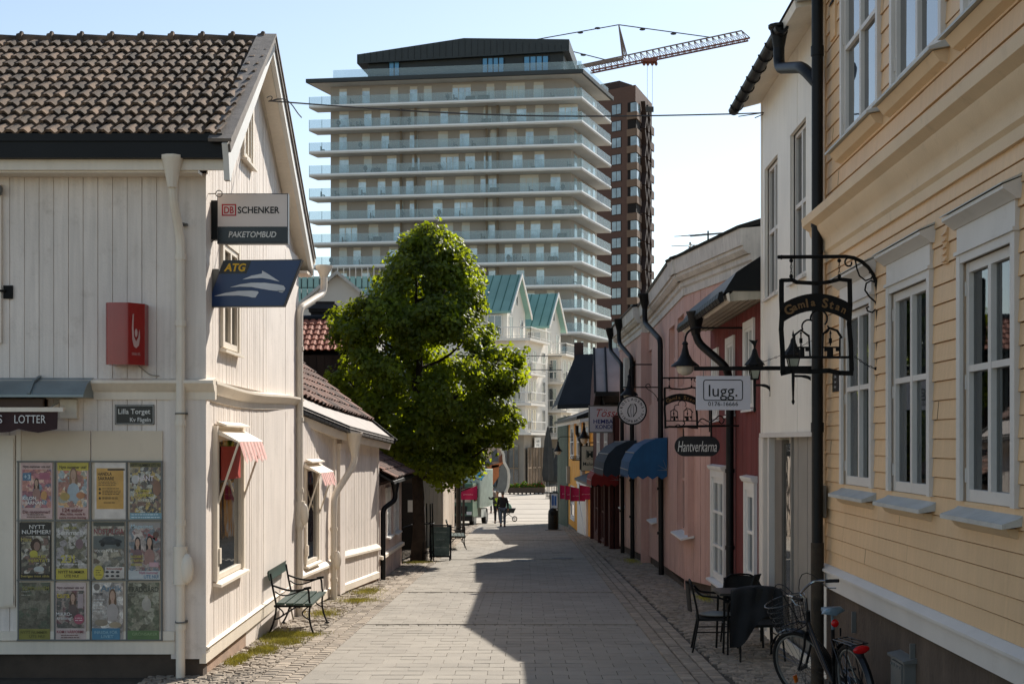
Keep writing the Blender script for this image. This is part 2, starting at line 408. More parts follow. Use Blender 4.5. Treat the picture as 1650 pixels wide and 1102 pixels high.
# ================================================================ materials
cream = M('cream_paint', '#e3d8cd', .6, .05, 1.3, .3, 40, tint=.06, dirt=.35, dirtc='#ab9c8c', streak=.12, fine=.03)
cream_trim = M('cream_trim', '#e4d8c6', .5, .05, 2, .15, 40, dirt=.15, dirtc='#a08c74', streak=.05)
black_metal = M('black_metal', '#101112', .5, .2, 3, .1, 30, spec=.25)
black_iron = M('wrought_iron', '#0d0d0c', .6, .2, 20, .3, 120, spec=.2)
grey_metal = M('grey_metal', '#6c6c68', .5, .12, 3, .05, 30, metal=.1)
tile_old = M('old_clay_tile', '#463b30', .9, .2, 5, .6, 60, tint=.34, dirt=.85, dirtc='#3b3a2c', second='#6f5a48')
tile_red = M('red_clay_tile', '#4c3a31', .9, .2, 9, .6, 50, tint=.75, dirt=.9, dirtc='#38322d', second='#7c5b4d')
plinth_m = M('plinth_render', '#a08672', .9, .15, 3, .5, 25, dirt=.4, dirtc='#6a5a4a')
dark_plinth = M('dark_plinth', '#4d4238', .9, .2, 3, .6, 25, dirt=.5, dirtc='#2e2822')
asphalt_m = M('paving_slab', '#8d867b', .88, .08, .9, .3, 120, tint=.06, dirt=.35, dirtc='#7d766c', fine=.12)
joint_m = M('joint_sand', '#484137', .95, .2, 8, .4, 60)
cobble_m = M('cobble_stone', '#8f8374', .85, .15, 6, .5, 90, tint=.22, dirt=.3, dirtc='#5e564a', fine=.1)
glass_dark = glassM('dark_window_glass', '#14171a')
white_paint = M('white_paint', '#dcdad4', .5, .04, 3, .1, 40, dirt=.12, dirtc='#a8a297')
red_paint = M('red_enamel', '#8e0b11', .22, .08, 3, 0, spec=.6)
# ================================================================ ground
def strip(name, mat, xs, ys, zoff, kind='structure', zf=G):
    b = B()
    for y0, y1 in zip(ys, ys[1:]):
        for (xa, xb) in zip(xs, xs[1:]):
            fa = [x(y0) if callable(x) else x for x in (xa, xb)]; fb = [x(y1) if callable(x) else x for x in (xa, xb)]
            b.poly([(fa[0], y0, zf(y0)+zoff), (fa[1], y0, zf(y0)+zoff), (fb[1], y1, zf(y1)+zoff), (fb[0], y1, zf(y1)+zoff)])
    return build(b, name, mat, kind=kind)
gm = M('ground_gravel', '#6f6657', .95, .2, 1.5, .5, 30, dirt=.4, dirtc='#4b4a38')
strip('ground', gm, [-1500, -60, 60, 1500], [-60, -40, 0, 40, 75, 78, 81, 84, 87, 90, 95, 400, 2500], -.03)
XL = lambda y: -2.2 + .0094*(y-14.7)
XR = lambda y: 1.76 + .012*(y-14.7)
YS = [-20, 0, 20, 40, 60, 75]
strip('street', joint_m, [-6, 6], YS, 0)
plaza_m = M('plaza_paving', '#a2988a', .85, .08, .6, .2, 60, dirt=.3, dirtc='#857b6d', fine=.05)
strip('plaza', plaza_m, [-40, 40], [75, 78, 81, 84, 87, 90, 95, 160], .004)
def pl_lines():
    b = B()
    for i, y in enumerate([79, 84, 90, 97, 105, 114, 124, 135]):
        z = G(y)+.012; b.poly([(-30, y, z), (30, y+1.5, G(y+1.5)+.012), (30, y+1.8, G(y+1.8)+.012), (-30, y+.3, G(y+.3)+.012)])
    for x in (-9, -3, 3, 9):
        ys = [76, 80, 84, 88, 92, 96, 110, 140]
        for y0, y1 in zip(ys, ys[1:]): b.poly([(x, y0, G(y0)+.016), (x+.25, y0, G(y0)+.016), (x+.25, y1, G(y1)+.016), (x, y1, G(y1)+.016)])
    build(b, 'paving_bands', M('dark_setts', '#6c6459', .9, .2, 4, .4, 40), kind='structure')
pl_lines()
def block(b, x0, x1, y0, y1, h, ins, j=.0, tilt=.0):
    c = [(x0+random.uniform(-j, j), y0+random.uniform(-j, j)), (x1+random.uniform(-j, j), y0+random.uniform(-j, j)), (x1+random.uniform(-j, j), y1+random.uniform(-j, j)), (x0+random.uniform(-j, j), y1+random.uniform(-j, j))]
    mx = sum(p[0] for p in c)/4; my = sum(p[1] for p in c)/4; tx = random.uniform(-tilt, tilt); ty = random.uniform(-tilt, tilt)
    def z(p, k): return G(p[1]) + k + tx*(p[0]-mx) + ty*(p[1]-my)
    lo = [(p[0], p[1], z(p, 0)-.02) for p in c]; mid = [(p[0], p[1], z(p, h*.55)) for p in c]
    top = [(mx+(p[0]-mx)*(1-ins), my+(p[1]-my)*(1-ins), z(p, h)) for p in c]
    b.mesh([Vector(q) for q in lo+mid+top], [(8,9,10,11)] + [(i, (i+1) % 4, 4+(i+1) % 4, 4+i) for i in range(4)] + [(4+i, 4+(i+1) % 4, 8+(i+1) % 4, 8+i) for i in range(4)])
BANDS = [20.5, 26.9, 38.6, 52]
def paving():
    b = B(); y = 9.0; r = 0
    while y < 75:
        rh = .33
        if any(abs(y-q) < .2 for q in BANDS):
            for k in range(2):
                x = XL(y)
                while x < XR(y)-.05:
                    wd = random.uniform(.12, .17); b.tint = random.uniform(-1, 1)-.6; block(b, x, x+wd-.012, y+k*.15, y+k*.15+.135, .012, .12, .006, .05); x += wd
            y += .31; continue
        x = XL(y) - (0.17 if r % 2 else 0); xr = XR(y)
        while x < xr-.02:
            a = max(x, XL(y)); q = min(x+.35, xr)
            if q-a > .04:
                b.tint = random.uniform(-1, 1); block(b, a+.0015, q-.0015, y+.004, y+rh-.006, .02, .012, .002, .012)
            x += .35
        y += rh; r += 1
    build(b, 'street_paving', asphalt_m, kind='structure', smooth=False)
    for nm, sx in (('cobble_strip', -1), ('cobble_strip', 1)):
        b = B()
        for k in range(3):
            y = 9.0
            while y < 75:
                L_ = random.uniform(.17, .24); x = (XL(y)-.16*(k+1)) if sx < 0 else (XR(y)+.16*k); b.tint = random.uniform(-1, 1)
                block(b, x+.008, x+.15, y, y+L_-.014, .028, .12, .004, .03); y += L_
        y = 9.0
        while y < 48:
            sz = .092 if y < 26 else .13
            if sx < 0: x0 = -3.9; x1 = XL(y)-.49
            else: x0 = XR(y)+.49; x1 = 4.1
            x = x0 + random.uniform(0, .1)
            while x < x1:
                wd = random.uniform(.8, 1.2)*sz*1.1; b.tint = random.uniform(-1, 1)
                o = .03*math.sin(x*3+y*1.3)+.02*math.sin(x*7); block(b, x+.004, min(x+wd, x1)-.006, y+o+.003, y+o+sz-.007, random.uniform(.014, .026), .16, .011, .10); x += wd
            y += sz
        while y < 75:
            x0, x1 = (-3.9, XL(y)-.49) if sx < 0 else (XR(y)+.49, 4.1); x = x0
            while x < x1: b.tint = random.uniform(-1, 1); block(b, x, min(x+.2, x1)-.015, y, y+.22, .02, .1, .008, .08); x += .22
            y += .24
        build(b, nm, cobble_m, kind='structure', smooth=False)
paving()
def grass(name, spots, n, h=.06):
    b = B()
    for cx, cy, rx, ry, k in spots:
        for _ in range(int(n*k)):
            a = random.uniform(0, 6.28); q = abs(random.gauss(0, .5)); x = cx+rx*q*math.cos(a); y = cy+ry*q*math.sin(a)
            hh = h*random.uniform(.4, 1.2); d = random.uniform(0, 6.28); wd = .006; z = G(y)+.005
            lx = random.uniform(-.03, .03); ly = random.uniform(-.03, .03); b.tint = random.uniform(-1, 1)
            b.poly([(x-wd*math.cos(d), y-wd*math.sin(d), z), (x+wd*math.cos(d), y+wd*math.sin(d), z), (x+lx, y+ly, z+hh)])
    return build(b, name, M('grass_blade', '#a39c45', .7, .3, 3, tint=.4), label='yellowish green grass growing in the cobbles along the left house wall', cat='grass', kind='stuff', smooth=False, recalc=False)
grass('grass', [(-3.18, 16.6, .12, .55, 3), (-3.05, 17.5, .18, .5, 3.2), (-2.95, 18.5, .26, .5, 3.6), (-2.9, 19.3, .4, .35, 3.4), (-3.2, 19.2, .2, .8, 2), (-2.95, 22.5, .35, .8, 1.3), (-2.7, 25, .45, .7, 2.2), (-2.75, 27.2, .4, 1.2, 2.2), (-2.5, 37.3, .5, .7, 2.5), (-2.25, 46, .5, 1.5, 1.6), (3.45, 25.5, .2, .8, 1), (3.2, 38, .3, 1.5, 1)], 900)
def covers():
    b = B(); 
    for (x, y, r) in ((.3, 38.2, .33), (1.4, 39.5, .3)): b.lathe((x, y, G(y)+.022), [(0, .012), (r*.8, .012), (r*.82, .006), (r, .006), (r, -.02)], 24)
    build(b, 'manhole_cover', black_metal, kind='structure')
covers()
# ================================================================ left corner house
FL = F((0, 15.2), (1, 15.2)); XC = -3.30
FS = F((XC, 15.2), (-3.432, 22.5))
RY = 18.2; RZ = 7.17; EZ = 5.24
def roofz(Y): return EZ+(Y-14.8)*(RZ-EZ)/(RY-14.8) if Y < RY else RZ+(Y-RY)*(5.02-RZ)/(22.95-RY)
FV = lambda x: F((x+.0325*16.9, 0), (x+.0325*15.9, 1))
def corner_house():
    h = thing('corner_house', 'cream wooden corner house with old pantile roof at the left edge', 'house', (-6.5, 18.8, G(18)))
    b = B()   # body
    b.box(-9.5, XC-.05, 15.23, 22.4, G(15)-.3, 4.95)
    for s_ in (0, ):
        b.extr(F((-9.5, 15.3), (-9.5, 22.4)), [(0, 4.95), (7.1, 4.95), (2.9, 6.9)], 0, 6.1)
    build(b, 'house_body', cream, h)
    # front wall: wide boards, upper and lower
    up = B(); boards(up, FL, -9.4, -3.62, 2.72, 4.88, .155, T=.03, g=.014, gap=.008, jit=.35)
    boards(up, FL, -9.4, -3.62, G(15)+.35, 2.51, .155, T=.03, g=.014, gap=.008, jit=.35)
    up.bf(FL, -3.62, XC+.012, -.02, .045, 2.72, 4.88); up.bf(FL, -3.62, XC+.012, -.02, .045, G(15)+.2, 2.5)
    up.bf(FL, -3.62, -3.55, .045, .07, 2.72, 4.86)
    build(up, 'front_cladding', cream, h)
    zt = lambda s: roofz(FS.p(s, 0, 0).y)-.24
    holes = [(FS.sY(15.75), FS.sY(17.35), .52, 2.12), (FS.sY(16.15), FS.sY(17.1), 3.12, 4.3), (FS.sY(17.55), FS.sY(18.1), 5.55, 6.25)]
    sd = B(); boards(sd, FS, .16, FS.len-.1, 2.72, 6, .085, T=.03, g=.014, gap=.012, holes=holes[1:], ztop=zt, jit=.4)
    boards(sd, FS, .16, FS.len-.1, -.12, 2.5, .085, T=.03, g=.014, gap=.012, holes=holes[:1], jit=.4)
    sd.bf(FS, -.045, .16, -.02, .05, -.2, 2.5); sd.bf(FS, -.045, .16, -.02, .05, 2.72, 4.9)
    sd.bf(FS, 5.9, 6.02, -.02, .06, 2.72, 4.9); sd.bf(FS, 5.9, 6.02, -.02, .06, -.1, 2.5); sd.bf(FS, FS.len-.1, FS.len, -.02, .045, -.1, 4.9)
    build(sd, 'side_cladding', cream, h)
    c = B()  # string cornice on both sides, with a sag on the side wall
    pr = [(-.02, 2.50), (.055, 2.50), (.06, 2.58), (.10, 2.60), (.14, 2.66), (.16, 2.67), (.16, 2.70), (-.02, 2.735)]
    c.prof(FL, pr, -9.4, XC+.15)
    n = 12
    for i in range(n):
        a = i/n*FS.len; d = (i+1)/n*FS.len; sag = lambda s: -.035*math.sin(s/FS.len*5.2)-.0*s
        pa = [FS.p(a, t, z+sag(a)) for t, z in pr]; pb = [FS.p(d, t, z+sag(d)) for t, z in pr]; k = len(pr)
        c.mesh(pa+pb, [(j, (j+1) % k, k+(j+1) % k, k+j) for j in range(k)] + ([tuple(range(k))] if i == 0 else []))
    build(c, 'string_cornice', cream_trim, h)
    c = B()
    c.bf(FL, -9.4, -3.0, .30, .335, 4.88, 5.02); c.bf(FL, -9.4, -3.28, -.02, .30, 4.86, 4.89)   # fascia and soffit
    build(c, 'eave_fascia', cream_trim, h)
    c = B(); c.bf(FL, -9.4, -2.99, .33, .42, 4.99, 5.17); c.bf(FL, -9.4, -3.0, .36, .44, 5.16, 5.24); c.bf(FL, -9.4, -3.02, -.1, .38, 5.17, 5.215)
    build(c, 'gutter_board', black_metal, h)
    # roof underlay
    c = B(); e = [(14.82, EZ-.06), (RY, RZ-.06), (22.95, 4.96)]
    fy = F((-9.4, 0), (-9.4, 1))
    c.extr(fy, [(14.82, EZ-.05), (RY, RZ-.05), (RY, RZ-.13), (14.82, EZ-.13)], 0, 6.38); c.extr(fy, [(RY, RZ-.05), (22.95, 4.97), (22.95, 4.90), (RY, RZ-.13)], 0, 6.15)
    build(c, 'roof_deck', black_metal, h)
    up_ = Vector((0, RY-14.8, RZ-EZ)).normalized(); t = B()
    tiles(t, (-9.3, 14.78, EZ-.035), (1, 0, 0), up_, 46, 12, .1365, .325, amp=.026, drop=.028, jit=.009, tj=.9, alt=.7)
    r1 = build(t, 'roof_tiles', tile_old, h, recalc=False, ang=60)
    t = B(); up2 = Vector((0, -(22.95-RY), RZ-4.97)).normalized()
    tiles(t, (-9.3, 23.0, 4.94), (1, 0, 0), up2, 44, 16, .1365, .325, amp=.026, seg=4, alt=.5)
    build(t, 'roof_tiles', tile_old, h, recalc=False, ang=60)
    for i in range(16):   # ridge caps
        x = -9.3+i*.385; b = B(); b.tint = random.uniform(-.6, .6)
        b.tube([(x, RY, RZ-.01), (x+.33, RY, RZ-.02)], [.085, .075], 10); b.tube([(x+.31, RY, RZ-.01), (x+.385, RY, RZ)], [.09, .10], 10); b.ell((x+.35, RY, RZ+.09), (.03, .03, .025), 6, 4)
        build(b, 'ridge_tile', tile_old, h)
    # bargeboards: near slope and far slope, with grey weathered cap
    nb = B(); nb.extr(FV(-3.06), [(14.70, EZ-.12), (RY, RZ+.03), (RY, RZ-.17), (14.98, EZ-.38), (14.93, EZ-.47), (14.84, EZ-.47), (14.78, EZ-.26)], -.0, .06)
    nb.extr(FV(-3.06), [(RY, RZ+.03), (23.02, 4.98), (22.98, 4.72), (RY, RZ-.17)], 0, .06)
    build(nb, 'bargeboard', white_paint, h)
    nb = B(); nb.extr(FV(-3.20), [(14.70, EZ-.10), (RY, RZ+.05), (RY, RZ+.08), (14.68, EZ-.07)], 0, .24); nb.extr(FV(-3.20), [(RY, RZ+.05), (23.04, 5.0), (23.04, 5.03), (RY, RZ+.08)], 0, .24)
    nb.extr(FV(-3.01), [(14.72, EZ-.12), (RY, RZ+.03), (RY, RZ-.03), (14.76, EZ-.2)], 0, .035)
    nb.extr(FV(-3.01), [(RY, RZ+.03), (23.0, 4.98), (23.0, 4.93), (RY, RZ-.03)], 0, .035)
    build(nb, 'verge_cap', M('weathered_wood', '#77706a', .85, .15, 6, .4, 60, streak=.2), h)
    so_ = B(); so_.extr(FV(-3.45), [(15.0, EZ-.17), (RY, RZ-.16), (RY, RZ-.20), (15.0, EZ-.21)], .1, .39)
    so_.extr(FV(-3.45), [(RY, RZ-.16), (22.98, 4.80), (22.98, 4.76), (RY, RZ-.20)], .0, .21)
    so_.extr(FV(-3.24), [(RY, RZ-.165), (22.98, 4.795), (22.98, 4.755), (RY, RZ-.205)], .006, .18)
    so_.box(-9.4, -3.22, 22.42, 22.98, 4.70, 4.74)
    build(so_, 'verge_soffit', cream_trim, h)
    fb = B(); fb.box(-9.4, -3.22, 22.94, 23.0, 4.72, 4.98); build(fb, 'eave_fascia', cream_trim, h)
    # side windows
    gl = glassM('shop_glass', '#2a2c2b', .03)
    window(h, FS, *holes[0], .03, cream_trim, gl, cols=1, rows=(), cas=.05, trim=.11, tt=.05, sill=.10)
    window(h, FS, *holes[1], .03, cream_trim, gl, cols=2, rows=(.5,), cas=.06, trim=.10, tt=.04, sill=.08)
    window(h, FS, *holes[2], .03, cream_trim, gl, cols=2, rows=(), cas=.06, trim=.10, tt=.04, sill=.08)
    b = B(); b.bf(FS, FS.sY(15.95), FS.sY(17.2), .06, .066, 1.62, 2.0); build(b, 'blind', M('red_blind', '#a8392a', .7, .1, 5), h)
    # small closed fabric awning over the shop window
    fringe(h, FS, FS.sY(15.8), FS.sY(17.3), 2.13, 'near')
    # base trim + plinth
    b = B(); b.prof(FS, [(-.02, -.30), (.05, -.30), (.05, -.16), (.075, -.13), (-.02, -.09)], -.04, FS.len); b.prof(FL, [(-.02, -.20), (.05, -.20), (.05, -.07), (.07, -.05), (-.02, -.02)], -9.4, XC-.28)
    build(b, 'base_trim', cream_trim, h)
    b = B(); b.bf(FS, .05, FS.len, -.2, -.0, -1.2, -.14); build(b, 'plinth', plinth_m, h)
    b = B(); b.bf(FL, -9.4, XC+.01, -.2, .0, -.9, -.1); build(b, 'plinth', dark_plinth, h)
    # downpipes
    pm = cream_trim
    pipe(h, smooth_path([(-3.53, 14.86, 4.92), (-3.53, 14.86, 4.6), (-3.50, 15.07, 4.2), (-3.50, 15.07, -.46)], .12), .048, pm, rings=(4.0, 3.3, 2.25, 1.2, .62, .1), funnel=((-3.53, 14.83, 4.99), .115, .3))
    b = B(); b.tube([(-3.50, 15.07, .55), (-3.50, 15.07, .95)], .075, 12); b.ell((-3.42, 15.03, .72), (.07, .06, .16), 10, 8); build(b, 'pipe_cleanout', pm, h)
    b = B()
    for z in (4.35, 2.35, .15): b.bf(FL, -3.56, -3.44, -.02, .10, z-.012, z+.012)
    for z in (4.35, 2.35, .15): b.tube(arc((-3.50, 15.07, z), .054, 0, 360, (1,0,0), (0,1,0), 12), .008, 5)
    build(b, 'pipe_clamp', grey_metal, h)
    q = [FS.p(7.15, .24, 4.62), FS.p(7.15, .24, 4.35), FS.p(7.0, .13, 4.08), FS.p(6.95, .13, 3.95), FS.p(6.95, .13, -.66)]
    p0 = (-3.02, 23.05, 4.80)
    pipe(h, smooth_path([(-3.03, 23.0, 4.78), (-3.03, 23.0, 4.45), tuple(FS.p(6.95, .13, 4.12)), tuple(FS.p(6.95, .13, 3.85)), tuple(FS.p(6.95, .13, -.66))], .16), .055, pm, rings=(3.5, 2.4, 1.3, .75), funnel=((-3.03, 23.0, 4.86), .14, .16))
    q = FS.p(6.95, .13, .93); b = B(); b.tube([q+Vector((0,0,-.2)), q+Vector((0,0,.2))], .085, 12); b.ell(q+Vector((.08,-.05,0)), (.07,.06,.17), 10, 8); build(b, 'pipe_cleanout', pm, h)
    b = B(); b.tube([(-9.4, 23.02, 5.0), (-3.18, 23.02, 4.97)], .07, 10); build(b, 'gutter', pm, h)
    b = B(); b.tube([FS.p(6.3, .05, -.1), FS.p(6.3, .05, 4.9)], .012, 6); b.tube([FS.p(6.3, .05, 1.0), FS.p(6.3, .05, -.3), FS.p(6.3, .12, -.62)], .014, 6)
    b.tube([tuple(FS.p(.06, .055, 4.7)), tuple(FS.p(.05, .13, 4.7))], .006, 5); b.tube(arc(FS.p(.05, .17, 4.7), .035, 0, 360, (1,0,0), (0,0,1), 10), .006, 5)
    build(b, 'cable', M('cable_grey', '#8d8578', .6), h)
    # left window and shutter at the frame edge
    b = B(); b.bf(FL, -7.0, -5.415, .03, .07, 3.1, 4.78); build(b, 'window_trim', cream_trim, h)
    b = B(); b.bf(FL, -7.0, -5.27, .03, .07, .30, 2.12); b.bf(FL, -5.38, -5.28, .07, .085, .34, 2.08); b.bf(FL, -5.40, -5.28, .07, .083, .32, .42)
    build(b, 'door_panel', cream_trim, h)
    b = B(); b.bf(FL, -9.4, XC-.28, .028, .06, -.05, .045); b.bf(FL, -5.26, -5.21, .03, .06, .045, 2.18); build(b, 'panel_frame', cream_trim, h)
    b = B(); b.tube([(-3.0, 15.1, .0), (-3.0, 15.1, .0)], .01)
    return h
def fringe(h, f, s0, s1, z, tag):
    b = B(); b.prof(f, [(.03, z+.02), (.30, z-.09), (.30, z-.07), (.05, z+.07), (.03, z+.07)], s0-.12, s1+.12); b.prof(f, [(.05, z+.12), (.16, z+.09), (.16, z+.11), (.05, z+.15)], s0-.05, s1+.05)
    o = build(b, 'awning_box', cream_trim, h)
    b = B(); n = 14; 
    for i in range(n):
        a = s0-.06+(s1-s0+.12)*i/n; d = s0-.06+(s1-s0+.12)*(i+1)/n; zl = z-.25-random.uniform(0, .05); b.tint = 1 if i % 2 else -1
        b.poly([f.p(a, .30, z-.08), f.p(d, .30, z-.08), f.p(d, .36, zl), f.p((a+d)/2, .365, zl-.03), f.p(a, .36, zl)])
    build(b, 'awning_valance', M('faded_red_cloth', '#c4958c', .85, .15, 8, tint=.28), o)
    b = B()
    for s_ in (s0-.08, s1+.08): b.tube([f.p(s_, .30, z-.08), f.p(s_, .05, z-.82)], .014, 6)
    b.tube([f.p(s0-.06, .30, z-.08), f.p(s0-.06, .06, z-.8), f.p(s0-.02, .06, z-1.25)], .009, 5)
    b.bf(f, s0-.10, s0-.02, .05, .10, z-1.42, z-1.25)
    build(b, 'awning_arm', cream_trim, o)
ch = corner_house()
# ================================================================ things on the corner house
black_face = M('black_sign_face', '#0d0f12', .3, .1, 5); letter_white = M('letter_white', '#d8d6d0', .5, .03, 5); letter_black = M('letter_black', '#0c0c0c', .5, .03, 5)
EX = Vector((1, 0, 0)); EZv = Vector((0, 0, 1))
def shop_awning():
    h = thing('awning', 'grey metal hood with dark lottery valance left of the street name sign', 'awning', (-5.6, 15.0, 2.2))
    b = B(); xs = [-9, -7.8, -6.6, -5.43]
    b.prof(FL, [(.03, 2.72), (.06, 2.73), (.28, 2.66), (.42, 2.54), (.42, 2.515), (.03, 2.515)], -9, -4.44)
    for x in (-7.4, -6.2, -5.02): b.prof(FL, [(.06, 2.735), (.28, 2.668), (.425, 2.545), (.43, 2.56), (.285, 2.69), (.06, 2.755)], x, x+.03)
    build(b, 'hood', M('hood_metal', '#7f8a8c', .4, .15, 2, .1, 10, metal=.3, dirt=.3, dirtc='#5a6264'), h)
    b = B(); b.bf(FL, -9, -4.60, .52, .58, 2.36, 2.405); 
    for x in (-8.5, -7, -5.8, -4.8): b.beam(FL.p(x, .05, 2.45), FL.p(x, .52, 2.37), .03, .03)
    b.bf(FL, -4.78, -4.6, .03, .12, 2.3, 2.5); build(b, 'awning_bar', cream_trim, h)
    b = B(); n = 44; f = FL
    for i in range(n):
        a = -9+4.34*i/n; d = -9+4.34*(i+1)/n; g = lambda x: 2.19-.045*abs(math.sin((x+9)*math.pi/.36))
        b.poly([f.p(a, .55, 2.36), f.p(d, .55, 2.36), f.p(d, .57, g(d)), f.p(a, .57, g(a))])
    o = build(b, 'valance', M('brown_cloth', '#3a2524', .8, .1, 6), h)
    b = B(); b.text('LOTTER', FL.p(-4.935, .585, 2.285), EX, EZv, h=.085, w_=.32); b.text('TIPS', FL.p(-5.325, .585, 2.285), EX, EZv, h=.085, w_=.21); build(b, 'lettering', letter_white, o)
    b = B(); b.bf(FL, -5.6, -4.9, .12, .3, 2.42, 2.5); b.tube([FL.p(-9, .2, 2.46), FL.p(-4.9, .2, 2.46)], .05, 8); build(b, 'roller', M('roller_cloth', '#5b4a40', .8), h)
shop_awning()
def street_sign():
    h = thing('street_name_sign', 'small black enamel street name plate on the cream boards above the posters', 'sign', (-3.97, 15.15, 2.22))
    b = B(); b.bf(FL, -4.215, -3.80, .03, .045, 2.235, 2.445); o = build(b, 'plate', black_face, h)
    b = B(); b.text('Lilla Torget', FL.p(-4.01, .048, 2.375), EX, EZv, h=.055, w_=.34, bold=.012); b.text('Kv Fågeln', FL.p(-3.945, .048, 2.288), EX, EZv, h=.045, w_=.22, bold=.012)
    build(b, 'lettering', letter_white, h)
    b = B()
    for a, d, z0, z1 in ((-4.205, -3.81, 2.434, 2.438), (-4.205, -3.81, 2.242, 2.246), (-4.207, -4.203, 2.246, 2.434), (-3.812, -3.808, 2.246, 2.434)): b.bf(FL, a, d, .045, .047, z0, z1)
    build(b, 'border', letter_white, h)
street_sign()
def red_box():
    h = thing('gaming_sign', 'glossy red curved box sign on the upper cream wall', 'sign', (-4.1, 15.05, 2.85))
    b = B(); pts = []
    x0, x1 = PX(175, 15.0), PX(233, 15.0); z0, z1 = PZ(589, 15.1), PZ(491, 15.1)
    prf = [(x0, .04), (x0, .30), (x0+.03, .345), (x0+.10, .355), (x0+.20, .352), (x0+.255, .34), (x1-.02, .20), (x1, .19), (x1, .04)]
    k = len(prf); b.mesh([FL.p(x, t, z0) for x, t in prf]+[FL.p(x, t, z1) for x, t in prf], [tuple(range(k)), tuple(range(2*k-1, k-1, -1))]+[(i, (i+1) % k, k+(i+1) % k, k+i) for i in range(k)])
    build(b, 'sign_body', red_paint, h, ang=50)
    a = FL.p(x0+.255, .345, 0); d = FL.p(x1-.02, .205, 0); Rt = (d-a).normalized(); mid = (a+d)/2; nn = Rt.cross(EZv)
    b = B(); zc = (z0+z1)/2
    def pt(x, z, l=.004): return Vector((mid.x, mid.y, zc)) + Rt*x*1.0 + EZv*z + nn*l
    L_ = [(-.045, .20), (-.03, .21), (-.035, .08), (-.028, -.03), (0, -.08), (.03, -.03), (.036, .02), (.045, .05), (.05, -.04), (.035, -.12), (0, -.15), (-.03, -.13), (-.05, -.06), (-.055, .06)]
    b.mesh([pt(x, z) for x, z in L_], [(0,1,2,13), (13,2,3,12), (12,3,4,11), (11,4,10), (4,5,9,10), (5,6,8,9), (6,7,8)])
    b.mesh([pt(.018*math.cos(t/10*6.28), .01+.045*math.sin(t/10*6.28)) for t in range(10)], [tuple(range(10))])
    b.text('SVENSKA SPEL', pt(-.0, -.21), Rt, EZv, h=.028, w_=.11); build(b, 'emblem', M('emblem_pink', '#c4a39d', .5), h, recalc=False)
    b = B(); b.tube(smooth_path([FL.p(x1-.1, .06, z0), FL.p(x1+.02, .05, z0-.1), FL.p(x1+.12, .06, 2.75)], .05), .006, 5); build(b, 'cable', M('cable_grey', '#8d8578'), h)
red_box()
def wall_bracket():
    h = thing('wall_bracket', 'small black iron plate and hook at the left frame edge', 'bracket', (-5.3, 15.1, 3.6)); b = B()
    b.bf(FL, -5.40, -5.30, .035, .05, 3.57, 3.71); build(b, 'plate', black_iron, h)
    b = B(); b.tube([FL.p(-5.8, .1, 3.66), FL.p(-5.37, .07, 3.65)], .012, 6); build(b, 'rod', black_iron, h)
    h = thing('wall_lamp', 'small metal spotlight on the cream boards at the top left', 'lamp', (-5.42, 15.1, 4.7)); b = B()
    b.lathe(FL.p(-5.43, .10, 4.66), [(.03, 0), (.045, .05), (.04, .09), (0, .11)], 10); b.beam(FL.p(-5.43, .03, 4.7), FL.p(-5.43, .1, 4.7), .02, .02); build(b, 'lamp_head', grey_metal, h)
wall_bracket()
def db_sign():
    Y = 15.55; x0, x1 = PX(350, Y), PX(464, Y); z1, z0 = PZ(312, Y), PZ(393, Y)
    h = thing('parcel_sign', 'white and black parcel service box sign projecting from the corner house', 'sign', ((x0+x1)/2, Y, z0))
    f = FRONT(0, Y); b = B(); b.bf(f, x0, x1, -.10, .0, z0, z1); build(b, 'sign_box', M('sign_edge', '#3c3c3e', .4, .1), h)
    b = B(); zs = z0+(z1-z0)*.34; b.bf(f, x0+.008, x1-.008, 0, .006, zs, z1-.01); build(b, 'white_face', M('sign_white', '#d9cdc6', .35, .02, 3), h)
    b = B(); b.bf(f, x0+.008, x1-.008, 0, .006, z0+.02, zs-.002); build(b, 'black_face', M('sign_navy', '#10161c', .25, .1, 3), h)
    b = B(); zc = zs+(z1-zs)*.5; xc = x0+.13; w2 = .078; hh = .064
    for a, d, c, e in ((xc-w2, xc+w2, zc+hh-.013, zc+hh), (xc-w2, xc+w2, zc-hh, zc-hh+.013), (xc-w2, xc-w2+.013, zc-hh+.013, zc+hh-.013), (xc+w2-.013, xc+w2, zc-hh+.013, zc+hh-.013)): b.bf(f, a, d, .006, .010, c, e)
    b.text('DB', f.p(xc, .010, zc), EX, EZv, h=.075, w_=.105, bold=.02); build(b, 'emblem', M('logo_red', '#b01020', .4), h)
    b = B(); b.text('SCHENKER', f.p(x0+.225, .010, zc), EX, EZv, h=.072, w_=.455, bold=.02, align='l'); build(b, 'lettering', letter_black, h)
    b = B(); b.text('PAKETOMBUD', f.p((x0+x1)/2, .010, (z0+zs)/2+.008), EX, EZv, h=.064, w_=.52, bold=.014, shear=.2); build(b, 'lettering', letter_white, h)
    b = B(); b.bf(f, PX(326, Y), x0-.001, -.12, .0, PZ(386, Y), PZ(323, Y)); b.tube(bez(f.p(x0-.14, -.02, z0+.06), f.p(x0-.12, 0, z0-.0), f.p(x0-.04, 0, z0), f.p(x0-.01, -.02, z0+.09)), .005, 5); build(b, 'mount', black_metal, h)
db_sign()
